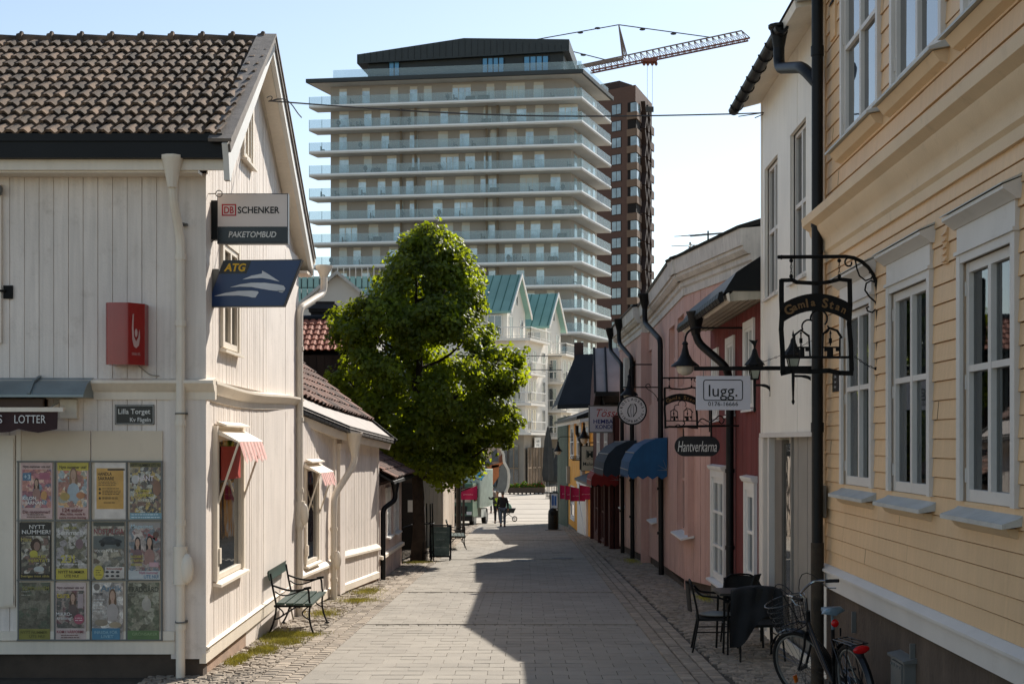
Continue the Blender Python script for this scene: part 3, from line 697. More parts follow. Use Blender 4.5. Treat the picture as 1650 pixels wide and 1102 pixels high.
def atg_sign():
    Y = 15.6; X_ = lambda p: PX(p, Y); Z_ = lambda p: PZ(p, Y)
    h = thing('betting_sign', 'blue slanted betting shop sign with white arrow shapes below the parcel sign', 'sign', (X_(410), Y, Z_(495)))
    f = FRONT(0, Y); q = lambda px, py: (X_(px), Z_(py))
    b = B(); b.extr(f, [q(331, 495), q(458, 494), q(487, 418), q(360, 419.5)], -.10, 0); build(b, 'sign_box', M('sign_edge', '#3c3c3e', .4, .1), h)
    b = B(); b.extr(f, [q(333.5, 493.5), q(456.5, 492.5), q(484.5, 420), q(361, 421.5)], 0, .005); build(b, 'blue_face', M('sign_blue', '#16345f', .3, .08, 3), h)
    b = B(); b.extr(f, [q(352.5, 441.5), q(397, 441), q(405, 420.8), q(361, 421.3)], .005, .008); build(b, 'black_patch', black_face, h)
    b = B(); b.text('ATG', f.p(X_(379), .012, Z_(431)), EX, EZv, h=.083, w_=.245, bold=.035, shear=.25); build(b, 'lettering', M('logo_yellow', '#d8a91c', .5), h)
    o = lambda zx, zy: q(300+zx/3.8, 230+zy/3.8)
    b = B()
    def shape(top, bot):
        n = len(top); vs_ = [f.p(*o(*p)[:1], .009, o(*p)[1]) for p in top]+[f.p(o(*p)[0], .009, o(*p)[1]) for p in bot]
        b.mesh(vs_, [(i, i+1, n+i+1, n+i) for i in range(n-1)])
    shape([(345, 838), (400, 815), (465, 802), (466, 784), (500, 803), (572, 850)], [(345, 838), (400, 832), (450, 829), (466, 829), (510, 836), (572, 851)])
    shape([(268, 886), (330, 868), (400, 858), (480, 858), (560, 868), (598, 876), (608, 892)], [(268, 886), (330, 882), (400, 884), (450, 893), (510, 903), (560, 909), (600, 912)])
    b.poly([f.p(o(*p)[0], .009, o(*p)[1]) for p in [(560, 905), (600, 908), (605, 905), (590, 919), (570, 915)]])
    shape([(172, 940), (240, 920), (320, 908), (400, 906), (438, 910), (445, 918)], [(172, 940), (240, 937), (320, 936), (380, 942), (405, 948), (425, 948)])
    build(b, 'emblem', M('emblem_white', '#cdd0d4', .5), h, recalc=False, smooth=False)
    b = B(); b.bf(f, X_(328), X_(352), -.08, -.02, Z_(480), Z_(433)); build(b, 'mount', grey_metal, h)
atg_sign()
# ---------------------------------------------------------------- magazine posters
def mute(h):
    v = [int(h[i:i+2], 16) for i in (1, 3, 5)]; g = sum(v)/3; w_ = (118, 104, 90); return '#'+''.join('%02x' % int(min(255, 1.12*((x*.68+g*.32)*.84+q*.16))) for x, q in zip(v, w_))
def artM(name, cols, scale=14, dark=.5):
    m = bpy.data.materials.new(name); m.use_nodes = True; t = m.node_tree; n = t.nodes; L = t.links.new; bs = n['Principled BSDF']
    bs.inputs['Roughness'].default_value = .35
    g = n.new('ShaderNodeNewGeometry'); nz = n.new('ShaderNodeTexNoise'); nz.inputs['Scale'].default_value = scale*.7; nz.inputs['Detail'].default_value = 5; L(g.outputs['Position'], nz.inputs['Vector'])
    va = n.new('ShaderNodeVectorMath'); va.operation = 'MULTIPLY_ADD'; va.inputs[1].default_value = (.12, .12, .12); L(nz.outputs['Color'], va.inputs[0]); L(g.outputs['Position'], va.inputs[2])
    vo = n.new('ShaderNodeTexVoronoi'); vo.inputs['Scale'].default_value = scale; L(va.outputs[0], vo.inputs['Vector'])
    sp = n.new('ShaderNodeSeparateColor'); L(vo.outputs['Color'], sp.inputs[0]); cr = n.new('ShaderNodeValToRGB'); cr.color_ramp.interpolation = 'CONSTANT'
    e = cr.color_ramp.elements; k = len(cols)
    while len(e) < k: e.new(.5)
    for i, c in enumerate(cols): e[i].position = i/k; e[i].color = (*lin(mute(c)), 1)
    L(sp.outputs[0], cr.inputs[0]); n2 = n.new('ShaderNodeTexNoise'); n2.inputs['Scale'].default_value = 34; n2.inputs['Detail'].default_value = 6; n2.inputs['Roughness'].default_value = .7; L(g.outputs['Position'], n2.inputs['Vector'])
    mr = n.new('ShaderNodeMapRange'); mr.inputs[1].default_value = .35; mr.inputs[2].default_value = .65; mr.inputs[3].default_value = dark+.2; mr.inputs[4].default_value = 1.6; L(n2.outputs['Fac'], mr.inputs[0])
    v = n.new('ShaderNodeVectorMath'); v.operation = 'SCALE'; L(cr.outputs[0], v.inputs[0]); L(mr.outputs[0], v.inputs['Scale']); L(v.outputs[0], bs.inputs['Base Color']); return m
def plainM(c): return M('ink_'+c[1:], mute(c), .4, .10, 9, dirt=.25, dirtc='#7a6c5e')
PY = 15.2-.065
fpo = F((0, PY), (1, PY))
def board_():
    h = thing('notice_board', 'pale notice board with thin dividers that holds the twelve magazine posters', 'notice board', (-4.4, 15.14, 0))
    b = B(); b.bf(FL, PX(27, 15.16), PX(145.5, 15.16), .03, .05, PZ(1030, 15.15), PZ(694, 15.15)); b.bf(FL, PX(148, 15.16), PX(262, 15.16), .03, .05, PZ(1030, 15.15), PZ(694, 15.15)); build(b, 'backing', M('board_paint', '#d3c3ac', .5, .05, 2, dirt=.15, dirtc='#a8957e'), h)
    b = B()
    for py in (743.5, 838.5, 934.5, 1031): b.bf(FL, PX(27, 15.13), PX(262, 15.13), .05, .075, PZ(py, 15.13)-.008, PZ(py, 15.13)+.008)
    for i, px in enumerate((29.5, 88.5, 146, 204.5, 261)): b.bf(FL, PX(px-i*.1, 15.13)-.010, PX(px, 15.13)+.006, .05, .070, PZ(1030, 15.13), PZ(744, 15.13))
    build(b, 'divider', grey_metal, h)
board_()
def figure(b, cx, z, s, m):   # small photo of a head and shoulders printed on a cover (flat print)
    return
def poster(col, row, label, paper, art, items, inset=(.03, .03, .16, .14), extra=()):
    xs = [(32, 83), (91, 141), (151, 201), (208, 259)]; ys = [(745, 836), (841, 933), (938, 1030)]
    sk = -4 * row * .5 if col < 4 else 0
    x0, x1 = PX(xs[col][0]+sk+1.5, PY), PX(xs[col][1]+sk+1.5, PY); z1, z0 = PZ(ys[row][0], PY), PZ(ys[row][1], PY); W = x1-x0; Hh = z1-z0
    mats = [plainM(paper)]; b = B(); b.bf(fpo, x0, x1, -.006, 0, z0, z1, 0)
    if art:
        mats.append(art); l, r, bt, tp = inset; b.bf(fpo, x0+l*W, x1-r*W, 0, .0015, z0+bt*Hh, z1-tp*Hh, 1)
    def mi(c):
        m = c if not isinstance(c, str) else plainM(c)
        if m not in mats: mats.append(m)
        return mats.index(m)
    for k_, it in enumerate(items):
        if it[0] == 'r':     # rectangle x0,x1,z0,z1 in fractions
            _, a, d, c, e, colr = it; b.bf(fpo, x0+a*W, x0+d*W, 0, .002+.0004*k_, z0+c*Hh, z0+e*Hh, mi(colr))
        elif it[0] == 'c':   # ellipse
            _, a, c, rx, rz, colr = it; b.mesh([fpo.p(x0+(a+rx*math.cos(t/14*6.2832))*W, .003+.0004*k_, z0+(c+rz*math.sin(t/14*6.2832))*Hh) for t in range(14)], [tuple(range(14))], mi(colr))
        elif it[0] == 't':   # text: string, x,z centre, width, height
            _, s_, a, c, wd, hh, colr = it; b.text(s_, fpo.p(x0+a*W, .004+.0004*k_, z0+c*Hh), EX, EZv, h=hh*Hh, w_=wd*W, m=mi(colr), bold=.015)
        elif it[0] == 'l':   # lines of small print
            _, a, d, c, e, nl, colr = it
            for i in range(nl):
                z = z0+(e-(e-c)*i/max(1, nl-1))*Hh; x = x0+a*W
                while x < x0+d*W-.02:
                    q = random.uniform(.01, .035); b.bf(fpo, x, min(x+q, x0+d*W), .001, .0032+.0004*k_, z-.0035, z+.0035, mi(colr)); x += q+.008
    return build(b, 'magazine_poster', mats, label=label, cat='poster', group='magazine posters on the notice board', smooth=False)
SK = '#b98a6e'; HR = '#3a2418'
def lady(x, z, s, top='#7f93a5', hair=HR):
    return [('c', x, z+.29*s, .145*s, .155*s, hair), ('c', x-.10*s, z+.14*s, .07*s, .14*s, hair), ('c', x+.10*s, z+.14*s, .07*s, .14*s, hair), ('c', x, z-.10*s, .25*s, .20*s, top), ('r', x-.2*s, x+.2*s, z-.3*s, z-.1*s, top), ('r', x-.06*s, x+.06*s, z+.08*s, z+.2*s, SK), ('c', x, z+.27*s, .11*s, .125*s, SK), ('r', x-.05*s, x-.02*s, z+.285*s, z+.295*s, HR), ('r', x+.02*s, x+.05*s, z+.285*s, z+.295*s, HR), ('r', x-.03*s, x+.03*s, z+.20*s, z+.212*s, '#a03a38')]
poster(0, 0, 'pink poster with a blue and red magazine cover in the top left slot', '#c99f98', artM('art_a', ['#a3515c', '#5f7f96', '#b8675a', '#c58f7a', '#864050', '#5c5a73'], 22), [('t', 'Nytt nummer ute nu!', .5, .93, .86, .045, '#3a2a2a'), ('r', .06, .33, .68, .82, '#3f7098'), ('t', '+3', .2, .75, .2, .08, '#a8c8dc'), ('r', .60, .92, .70, .82, '#b04a68')] + lady(.5, .5, .5, '#9c6a5a') + [('c', .74, .42, .1, .08, '#d18a3a'), ('t', 'KILON', .28, .37, .42, .06, '#e8dcd4'), ('t', 'HJÄRNAN?', .42, .29, .7, .06, '#e8dcd4'), ('t', 'Din njutsommar!', .5, .13, .85, .055, '#6a2028'), ('l', .2, .8, .04, .08, 2, '#4a3030')], (.05, .04, .2, .12))
poster(1, 0, 'poster with yellow top band and a blonde woman among flowers', '#c79a90', artM('art_b', ['#b0604a', '#c9b49a', '#8a8a78', '#c88f50', '#7f9096', '#94574a'], 20), [('r', 0, 1, .86, 1, '#c9b31e'), ('t', 'Nytt nummer ute!', .5, .92, .86, .055, '#2e2a10')] + lady(.52, .56, .8, '#8fa4b0', '#8a5f3c') + [('c', .75, .42, .14, .06, '#c4703a'), ('c', .25, .40, .16, .07, '#b9923a'), ('t', '124 sidor', .5, .16, .66, .07, '#7a1c24'), ('t', 'Mat, hälsa, mode &', .5, .09, .8, .04, '#7a1c24'), ('t', 'extra mycket läsning', .5, .03, .86, .04, '#7a1c24')], (.03, .05, .21, .14))
poster(2, 0, 'plain orange information poster with black text and white border', '#cfc4b6', None, [('r', .06, .93, .18, .90, '#d8962a'), ('t', 'HANDLA', .33, .80, .45, .06, '#3a2a10'), ('t', 'SÄKRARE', .37, .72, .52, .06, '#3a2a10'), ('l', .13, .7, .60, .66, 3, '#6a4a18'), ('c', .17, .53, .035, .022, '#3a2a10'), ('c', .17, .46, .035, .022, '#3a2a10'), ('c', .17, .37, .035, .022, '#3a2a10'), ('l', .25, .86, .50, .54, 2, '#6a4a18'), ('l', .25, .86, .44, .47, 2, '#6a4a18'), ('l', .25, .8, .36, .38, 2, '#6a4a18'), ('l', .3, .72, .27, .29, 1, '#3a2a10'), ('r', .42, .97, .86, .89, '#3a3426')])
poster(3, 0, 'crowded dark poster with yellow headline and pale blue foot in the top right slot', '#4f5049', artM('art_d', ['#4e4a44', '#8a7b58', '#6a4a3e', '#9a9a8c', '#3c3c40', '#a88a3a'], 26), [('r', 0, 1, .92, 1, '#6a6428'), ('t', 'NYTT NUMMER UTE NU', .5, .955, .95, .055, '#1c1a0c'), ('t', 'HÄNT', .5, .72, .5, .09, '#d8c8d0'), ('c', .17, .70, .12, .08, '#b0b0ac'), ('t', 'SOMMAR', .45, .50, .5, .05, '#c9b828'), ('t', 'PERMISS', .5, .42, .5, .05, '#c9b828'), ('t', 'NYA KILOT', .52, .33, .5, .05, '#d8d0b0'), ('c', .85, .55, .13, .14, '#8a5a40'), ('r', 0, 1, 0, .11, '#5b97ad'), ('l', .05, .95, .03, .08, 2, '#cfe4ec')], (0, 0, .11, .08))
poster(0, 1, 'black poster with white NYTT NUMMER headline and tilted gossip magazine', '#20201e', artM('art_e', ['#6a6450', '#3a3630', '#8f8668', '#4a3a34', '#a8a090', '#6a4a40'], 24), [('t', 'NYTT', .56, .92, .5, .07, '#d0ccc4'), ('t', 'NUMMER!', .53, .83, .9, .07, '#d0ccc4'), ('t', 'Hänt', .22, .70, .34, .07, '#b09a3a'), ('c', .52, .60, .17, .12, HR), ('c', .55, .58, .1, .08, '#8a6450'), ('c', .45, .45, .13, .06, '#c4b51e'), ('t', 'KÄRLEK', .6, .40, .5, .05, '#c4b51e'), ('t', 'HJÄRTAT', .6, .33, .6, .05, '#c4b51e'), ('c', .62, .18, .17, .05, '#a8b0ac'), ('t', 'Sveriges mest sålda', .5, .06, .9, .04, '#c4a83a')], (.06, .05, .1, .24))
poster(1, 1, 'summer garden magazine poster with a yellow NYTT NUMMER foot band', '#5a5848', artM('art_f', ['#5c5a42', '#7a7668', '#8a8080', '#4a4a3a', '#a09a90', '#6a6448'], 20), [('t', 'ALLT OM', .45, .90, .4, .04, '#b8a82e'), ('t', 'Sommarliv', .5, .82, .9, .08, '#d0ccc4'), ('c', .75, .62, .13, .09, '#7a5a60'), ('t', '23!', .38, .36, .45, .13, '#c9b82a'), ('l', .1, .9, .24, .26, 1, '#d8d4cc'), ('r', 0, 1, 0, .19, '#c9b31e'), ('t', 'NYTT NUMMER', .5, .13, .84, .05, '#3a3410'), ('t', 'UTE NU!', .5, .06, .46, .05, '#3a3410')], (0, 0, .19, .0))
poster(2, 1, 'motoring magazine poster with red title and a dark vintage car', '#6a685c', artM('art_g', ['#6a6654', '#8a826a', '#4c4f48', '#9a9280', '#5a4a3c', '#75756a'], 18), [('r', 0, 1, .93, 1, '#3a4038'), ('t', 'NOSTALGIA', .5, .84, .96, .10, '#8a2430'), ('r', 0, 1, .54, .76, '#55605e'), ('c', .55, .66, .38, .055, '#1e272c'), ('c', .5, .70, .22, .05, '#27323a'), ('c', .3, .61, .07, .035, '#101214'), ('c', .8, .61, .07, .035, '#101214'), ('t', 'VOLVO PV & 544', .42, .50, .78, .045, '#d6d2c8'), ('c', .17, .12, .17, .13, '#c9b51e'), ('l', .08, .27, .08, .16, 3, '#3a3410'), ('r', .38, 1, .02, .22, '#b9b4aa'), ('t', 'Bilnostalgi', .68, .19, .5, .035, '#a03a34')] + [('c', .45+.17*(i % 3), .06+.07*(i//3), .06, .02, '#2c2c30') for i in range(6)], (0, 0, .0, .07))
poster(3, 1, 'poster of two dark haired women below a pale handwritten title', '#8f8a84', artM('art_h', ['#8a7f78', '#6a5f5c', '#a89a90', '#7a5050', '#5a6a74', '#96847a'], 20), [('t', 'Magasinet', .42, .93, .7, .07, '#9fc0cc'), ('t', 'M', .75, .74, .3, .13, '#a83038')] + lady(.28, .47, .62, '#6a4a52', '#1e1614') + lady(.66, .47, .66, '#9a6a60', '#1e1614') + [('c', .86, .78, .09, .06, '#5a3a30'), ('t', 'ELIZABET', .27, .40, .4, .045, '#c4b22a'), ('t', 'STRAFFAR', .27, .33, .4, .045, '#c4b22a'), ('t', 'MEGHAN', .25, .26, .34, .045, '#c4b22a'), ('r', .66, .95, .22, .30, '#c08a98'), ('r', 0, 1, 0, .15, '#a9b3b6'), ('t', 'Nytt nummer', .64, .12, .6, .05, '#b0486a'), ('t', 'UTE NU!', .72, .05, .46, .06, '#2a6ca0')], (0, 0, .0, .1))
poster(0, 2, 'dim green garden poster with olive foot band at the lower left', '#4c4a38', artM('art_i', ['#4a4836', '#5c5844', '#3c3c2c', '#6a6450', '#504a3a', '#46503a'], 16), [('t', 'SOMMARHEM', .55, .90, .84, .07, '#8a862e'), ('l', .1, .4, .78, .84, 2, '#a8a48c'), ('r', 0, 1, 0, .19, '#8a8420'), ('t', 'NYTT NUMMER', .5, .13, .84, .05, '#5f5c18'), ('t', 'UTE NU!', .6, .06, .5, .05, '#5f5c18')], (0, 0, .19, 0))
poster(1, 2, 'pale poster with yellow TARA cover title and a pink round spot', '#c4aaa2', artM('art_j', ['#7a6a60', '#5a544c', '#94867a', '#6a3a40', '#4a4a44', '#8a7468'], 22), [('t', 'Nytt nummer ute nu!', .5, .91, .86, .045, '#5a2430'), ('t', 'tara', .27, .78, .42, .1, '#c9a81e')] + lady(.58, .56, .62, '#5a4844', '#5a3c28') + [('r', .74, .92, .55, .8, '#a89090'), ('t', 'MIKRO-', .3, .45, .5, .06, '#d8d0c8'), ('t', 'träning!', .32, .38, .5, .055, '#d8d0c8'), ('c', .78, .36, .17, .09, '#b8405a'), ('l', .66, .9, .34, .38, 2, '#e8c8cc'), ('t', 'KOM I VÅRFORM!', .5, .14, .86, .05, '#a02c3c'), ('l', .2, .8, .04, .08, 2, '#6a3a40')], (.05, .05, .2, .14))
poster(2, 2, 'pale grey poster with script title and a long haired woman above blue foot', '#a09890', artM('art_k', ['#a09a92', '#8a827a', '#b0a498', '#7a746e', '#94887c', '#c0b8ac'], 16), [('t', 'Antik', .62, .90, .7, .11, '#4f7690'), ('c', .15, .92, .1, .06, '#6f675e'), ('t', 'PÄRLOR', .2, .80, .3, .04, '#4a4a4a')] + lady(.66, .56, .75, '#a89c94', '#6a4a30') + [('c', .3, .3, .22, .06, '#8a7a60'), ('c', .75, .26, .2, .05, '#a8906a'), ('l', .05, .4, .5, .7, 5, '#d8d4cc'), ('r', 0, .9, 0, .20, '#2e7ca6'), ('t', 'INREDA FÖR', .45, .13, .75, .05, '#7ab4cc'), ('t', 'LIVET', .5, .06, .4, .05, '#7ab4cc')], (0, 0, .1, 0))
poster(3, 2, 'green garden magazine poster with TRÄDGÅRD title at the lower right', '#5c5c48', artM('art_l', ['#5a5a44', '#6a6a54', '#4a4a38', '#7a765e', '#8a8a74', '#505a40'], 16), [('t', 'TRÄDGÅRD', .5, .88, .96, .09, '#33382c'), ('l', .05, .5, .78, .82, 2, '#7a7a68'), ('c', .6, .62, .15, .12, '#9a968a'), ('c', .6, .72, .06, .05, '#a8a090'), ('r', 0, 1, 0, .16, '#4f7a3c'), ('t', 'GRÖNSAKER', .55, .10, .8, .05, '#7da060')], (0, 0, .16, 0))
# clear plastic sleeves catch the light: slightly glossy inks already do this
def bench(label, loc, rz, s=1.0):
    """iron and slat bench, seat along local x, facing -y"""
    h = thing('park_bench', label, 'bench', (0, 0, 0), 'iron park benches on the left side of the street')
    gp = M('bench_green', '#2c4038', .45, .15, 8, .2, 40, dirt=.3, dirtc='#5a6a60'); L_ = 1.62*s
    for i in range(4):
        y = -.22+i*.125; b = B(); b.beam((-L_/2, y, .445+.004*i), (L_/2, y, .445+.004*i), .105, .028); build(b, 'seat_slat', gp, h)
    b = B(); ax = Matrix.Rotation(R(90), 3, 'Y')
    prf = [(.30, .91), (.325, .90), (.335, .875), (.33, .84), (.305, .765), (.29, .77), (.305, .84), (.31, .875)]
    k = len(prf); b.mesh([Vector((-L_/2, y, z)) for y, z in prf]+[Vector((L_/2, y, z)) for y, z in prf], [tuple(range(k)), tuple(range(2*k-1, k-1, -1))]+[(i, (i+1) % k, k+(i+1) % k, k+i) for i in range(k)]); build(b, 'backrest', gp, h)
    for sx in (-1, 1):
        x = sx*(L_/2-.06); b = B(); r = .014; T = lambda pts, rr=r: b.tube([(x, y, z) for y, z in pts], rr, 7)
        cv = lambda *p: [(q.x, q.y) for q in bez(*[(a, d, 0) for a, d in p], n=8)]
        T(cv((.30, .86), (.27, .65), (.24, .55), (.22, .43))); T(cv((.22, .43), (.22, .30), (.27, .12), (.34, .02)))
        T(cv((-.24, .43), (-.20, .30), (-.24, .12), (-.30, .02))); T([(-.26, .42), (.25, .42)], .016)
        T(cv((.27, .70), (.10, .64), (.02, .60), (-.20, .655))); T(cv((-.20, .655), (-.24, .60), (-.20, .50), (-.25, .43)))
        T(cv((.24, .62), (.10, .50), (0, .60), (-.20, .655)), .010); T(cv((.22, .42), (.10, .34), (.08, .30), (.235, .24)), .010); T(cv((-.23, .42), (-.10, .34), (-.10, .30), (-.22, .24)), .010)
        for y in (.34, -.30): b.box(x-.03, x+.03, y-.03, y+.03, .0, .02)
        T([(-.25, .67), (-.15, .655)], .018); build(b, 'end_frame', black_iron, h)
    b = B(); b.beam((-L_/2+.06, -.1, .40), (L_/2-.06, .2, .25), .012, .02); b.beam((-L_/2+.06, .2, .25), (L_/2-.06, -.1, .40), .012, .02); build(b, 'cross_brace', black_iron, h)
    h.location = loc; h.rotation_euler = (0, 0, rz); return h
b1 = bench('green slatted bench with black iron arms against the near cream house', (-2.98, 20.05, G(20.05)+.015), R(91))
dup(b1, (PX(738, 45.5)-.05, 45.5, G(45.5)+.01), R(94), 'smaller looking bench beyond the tree beside the chalkboard sign')
# ================================================================ right side
yel = M('ochre_paint', '#ddb78a', .55, .05, 1.2, .25, 30, tint=.05, dirt=.3, dirtc='#c09a70', streak=.07, fine=.02)
ytrim = M('grey_white_trim', '#cfc8bf', .5, .04, 2, .15, 40, dirt=.2, dirtc='#a59b8e')
ycorn = M('cornice_paint', '#dabd97', .55, .05, 2, .2, 40, dirt=.3, dirtc='#a58c6c')
zinc = M('zinc_sheet', '#b4b4ae', .5, .12, 3, .1, 20, metal=.1, dirt=.3, dirtc='#6a6f70')
FY = F((3.35+.022*(6-17.5), 6.0), (3.35+.022*(14.88-17.5), 14.88), -1)
curt = M('curtain_linen', '#6f6a60', .9, .15, 3)
pane_clear = clearM('pane_glass', '#b4bab8', 1.55, .02)
def curtain(par, f, s0, s1, z0, z1, t0, amp, n, gapf=.0):
    b = B(); a = s0; k = int((s1-s0)/.018)
    for i in range(k):
        x0 = s0+(s1-s0)*i/k; x1 = s0+(s1-s0)*(i+1)/k
        ph = lambda x: t0+amp*math.sin(x*n*6.28+.7*math.sin(x*9))
        b.poly([f.p(x0, ph(x0), z0), f.p(x1, ph(x1), z0), f.p(x1, ph(x1), z1), f.p(x0, ph(x0), z1)])
    return build(b, 'curtain', curt, par, recalc=False)
def yellow_house():
    h = thing('yellow_house', 'tall ochre clapboard house with white windows at the right edge', 'house', (7, 10.5, G(11)))
    f = FY; Lw = f.len
    low = [(f.sY(8.86), f.sY(9.93)), (f.sY(10.80), f.sY(11.99)), (f.sY(12.71), f.sY(13.89)), (f.sY(6.9), f.sY(8.0))]
    upw = [(f.sY(8.45), f.sY(9.83)), (f.sY(10.46), f.sY(11.86)), (f.sY(12.44), f.sY(13.86)), (f.sY(6.5), f.sY(7.8))]
    HL = [(a, d, 1.64, 3.29) for a, d in low]; HU = [(a, d, 4.99, 6.9) for a, d in upw]
    b = B(); T = .045
    # body built round the window niches
    b.prof(f, [(-7.5, -.8), (-.35, -.8), (-.35, 9.2), (-7.5, 9.2)], 0, Lw); b.prof(f, [(-.35, -.8), (0, -.8), (0, 1.5), (-.35, 1.5)], 0, Lw); b.prof(f, [(-.35, 3.5), (0, 3.5), (0, 4.9), (-.35, 4.9)], 0, Lw); b.prof(f, [(-.35, 7.1), (0, 7.1), (0, 9.2), (-.35, 9.2)], 0, Lw)
    xs = [0]+sorted(x for p in low for x in p)+[Lw]
    for a, d in zip(xs[::2], xs[1::2]): b.bf(f, a, d, -.35, 0, 1.5, 3.5)
    xs = [0]+sorted(x for p in upw for x in p)+[Lw]
    for a, d in zip(xs[::2], xs[1::2]): b.bf(f, a, d, -.35, 0, 4.9, 7.1)
    build(b, 'house_body', M('dark_interior', '#1b1815', .9, .1), h)
    b = B(); boards(b, f, .0, Lw-.12, .80, 3.92, .142, T=T, g=.024, gap=.008, holes=HL, mode='h', jit=.5, bow=.004)
    boards(b, f, .0, Lw-.12, 4.43, 9.2, .165, T=T, g=.024, gap=.009, holes=HU, mode='h', jit=.5, bow=.004)
    b.bf(f, Lw-.13, Lw, -.02, T+.012, .80, 9.2); build(b, 'clapboard', yel, h)
    b = B(); b.prof(f, [(0, 4.04), (T+.02, 4.04), (T+.025, 4.12), (T+.05, 4.15), (T+.05, 4.25), (T+.07, 4.28), (T+.12, 4.36), (T+.13, 4.40), (T+.20, 4.45), (T+.21, 4.53), (0, 4.60)], 0, Lw+.12); b.v = [v-Vector((0, 0, .15)) for v in b.v]; build(b, 'string_cornice', ycorn, h)
    b = B(); b.prof(f, [(0, .57), (T+.035, .57), (T+.035, .74), (0, .76)], 0, Lw); b.prof(f, [(0, .745), (T+.035, .742), (T+.075, .735), (T+.075, .755), (T+.01, .80), (0, .80)], 0, Lw); build(b, 'base_trim', ytrim, h)
    b = B(); b.bf(f, 0, Lw, -.05, T-.03, -1.0, .57); build(b, 'plinth', M('granite_plinth', '#57493d', .9, .2, 2.5, .6, 20, dirt=.5, dirtc='#332b24', streak=.15), h)
    for i, (a, d) in enumerate(low):
        w0 = window(h, f, a, d, 1.64, 3.29, T, ytrim, pane_clear, cols=2, rows=(.555,), cas=.07, trim=.085, tt=.025, sill=0, recess=-.02, bar=.032, hinge=True)
        curtain(w0, f, a+.02, d-.02, 1.64, 3.29, -.12, .022, 9)
        g = B(); g.prof(f, [(.01, 1.50), (T+.12, 1.475), (T+.12, 1.505), (T+.02, 1.54), (.01, 1.58)], a-.15, d+.15); g.v = [v+Vector((0, 0, .04)) for v in g.v]; build(g, 'sill', zinc, w0)
        g = B(); g.prof(f, [(.02, 1.40), (T+.04, 1.43), (T+.07, 1.474), (.02, 1.474)], a-.06, d+.06); g.bf(f, a, d, .005, T-.01, 1.505, 1.60); g.v = [v+Vector((0, 0, .04)) for v in g.v]; build(g, 'sill_board', ycorn, w0)
        g = B(); g.bf(f, a-.085, d+.085, .01, T+.02, 3.45, 3.64); g.bf(f, a-.10, d+.10, .01, T+.04, 3.45, 3.475); g.prof(f, [(.02, 3.64), (T+.03, 3.64), (T+.05, 3.66), (T+.11, 3.70), (T+.11, 3.725), (.02, 3.78)], a-.14, d+.14); g.v = [v-Vector((0, 0, .10)) for v in g.v]; build(g, 'pediment', ytrim, w0)
        g = B(); g.prof(f, [(.03, 3.782), (T+.125, 3.728), (T+.125, 3.735), (.03, 3.80)], a-.15, d+.15); g.v = [v-Vector((0, 0, .10)) for v in g.v]; build(g, 'pediment_cap', zinc, w0)
    for a, d in upw:
        w0 = window(h, f, a, d, 4.99, 6.9, T, ytrim, glassM('upper_glass', '#2a3034', .02, 2.6), cols=2, rows=(.45,), cas=.06, trim=.075, tt=.03, sill=0, recess=.0, bar=.03, hinge=True)
        g = B(); g.prof(f, [(.02, 5.03), (T+.15, 5.00), (T+.15, 5.02), (.02, 5.10)], a-.20, d+.20); g.v = [v-Vector((0, 0, .13)) for v in g.v]; build(g, 'sill', zinc, w0)
        g = B(); g.prof(f, [(.02, 4.90), (T+.06, 4.93), (T+.11, 5.00), (.02, 5.03)], a-.16, d+.16); g.v = [v-Vector((0, 0, .13)) for v in g.v]; build(g, 'sill_board', ycorn, w0)
    # vent slots
    for s_, z in ((f.sY(10.35), 3.48), ):
        b = B(); b.bf(f, s_-.05, s_+.05, T-.01, T+.01, z-.14, z+.12); 
        for k in range(5): b.prof(f, [(T+.005, z-.12+k*.048), (T+.03, z-.125+k*.048), (T+.005, z-.09+k*.048)], s_-.045, s_+.045)
        build(b, 'vent', yel, h)
    b = B(); s_ = f.sY(14.35); b.bf(f, s_-.12, s_+.12, T-.02, T+.015, 6.1, 7.6); build(b, 'vent_panel', yel, h)
    b = B(); 
    for k in range(14): b.prof(f, [(T+.02, 6.45+k*.07), (T+.035, 6.44+k*.07), (T+.02, 6.49+k*.07)], s_-.08, s_+.08)
    build(b, 'louvre', black_metal, h)
    b = B(); b.prof(f, [(0, 9.1), (.5, 9.1), (.5, 9.25), (-7.6, 11.2), (-7.6, 9.2)], -.2, Lw+.15); build(b, 'roof', black_metal, h)
    # conduit and junction box beside the corner
    b = B(); b.tube([f.p(Lw-.07, T+.05, 1.55), f.p(Lw-.07, T+.05, 9)], .022, 7); b.tube([f.p(Lw-.07, T+.05, 1.2), f.p(Lw-.07, T+.05, -.5)], .028, 7); build(b, 'conduit', grey_metal, h)
    b = B(); b.bf(f, Lw-.20, Lw+.03, T+.01, T+.10, 1.27, 1.60); b.bf(f, Lw-.19, Lw+.02, T+.10, T+.11, 1.29, 1.58); build(b, 'junction_box', M('box_grey', '#8f887c', .6, .08), h)
    b = B(); s_ = f.sY(14.05); b.bf(f, f.spx(1343, T), f.spx(1353, T), T, T+.012, PZ(632, 14.4), PZ(603, 14.4)); o = build(b, 'number_plate', black_face, h)
    b = B(); 
    sm = (f.spx(1343, T)+f.spx(1353, T))/2
    for k, tx in enumerate(('Lilla', 'Torget', 'Kv Fågeln')): b.text(tx, f.p(sm, T+.015, PZ(608+k*8, 14.4)), -f.U, EZv, h=.025, w_=.10)
    build(b, 'lettering', letter_white, o)
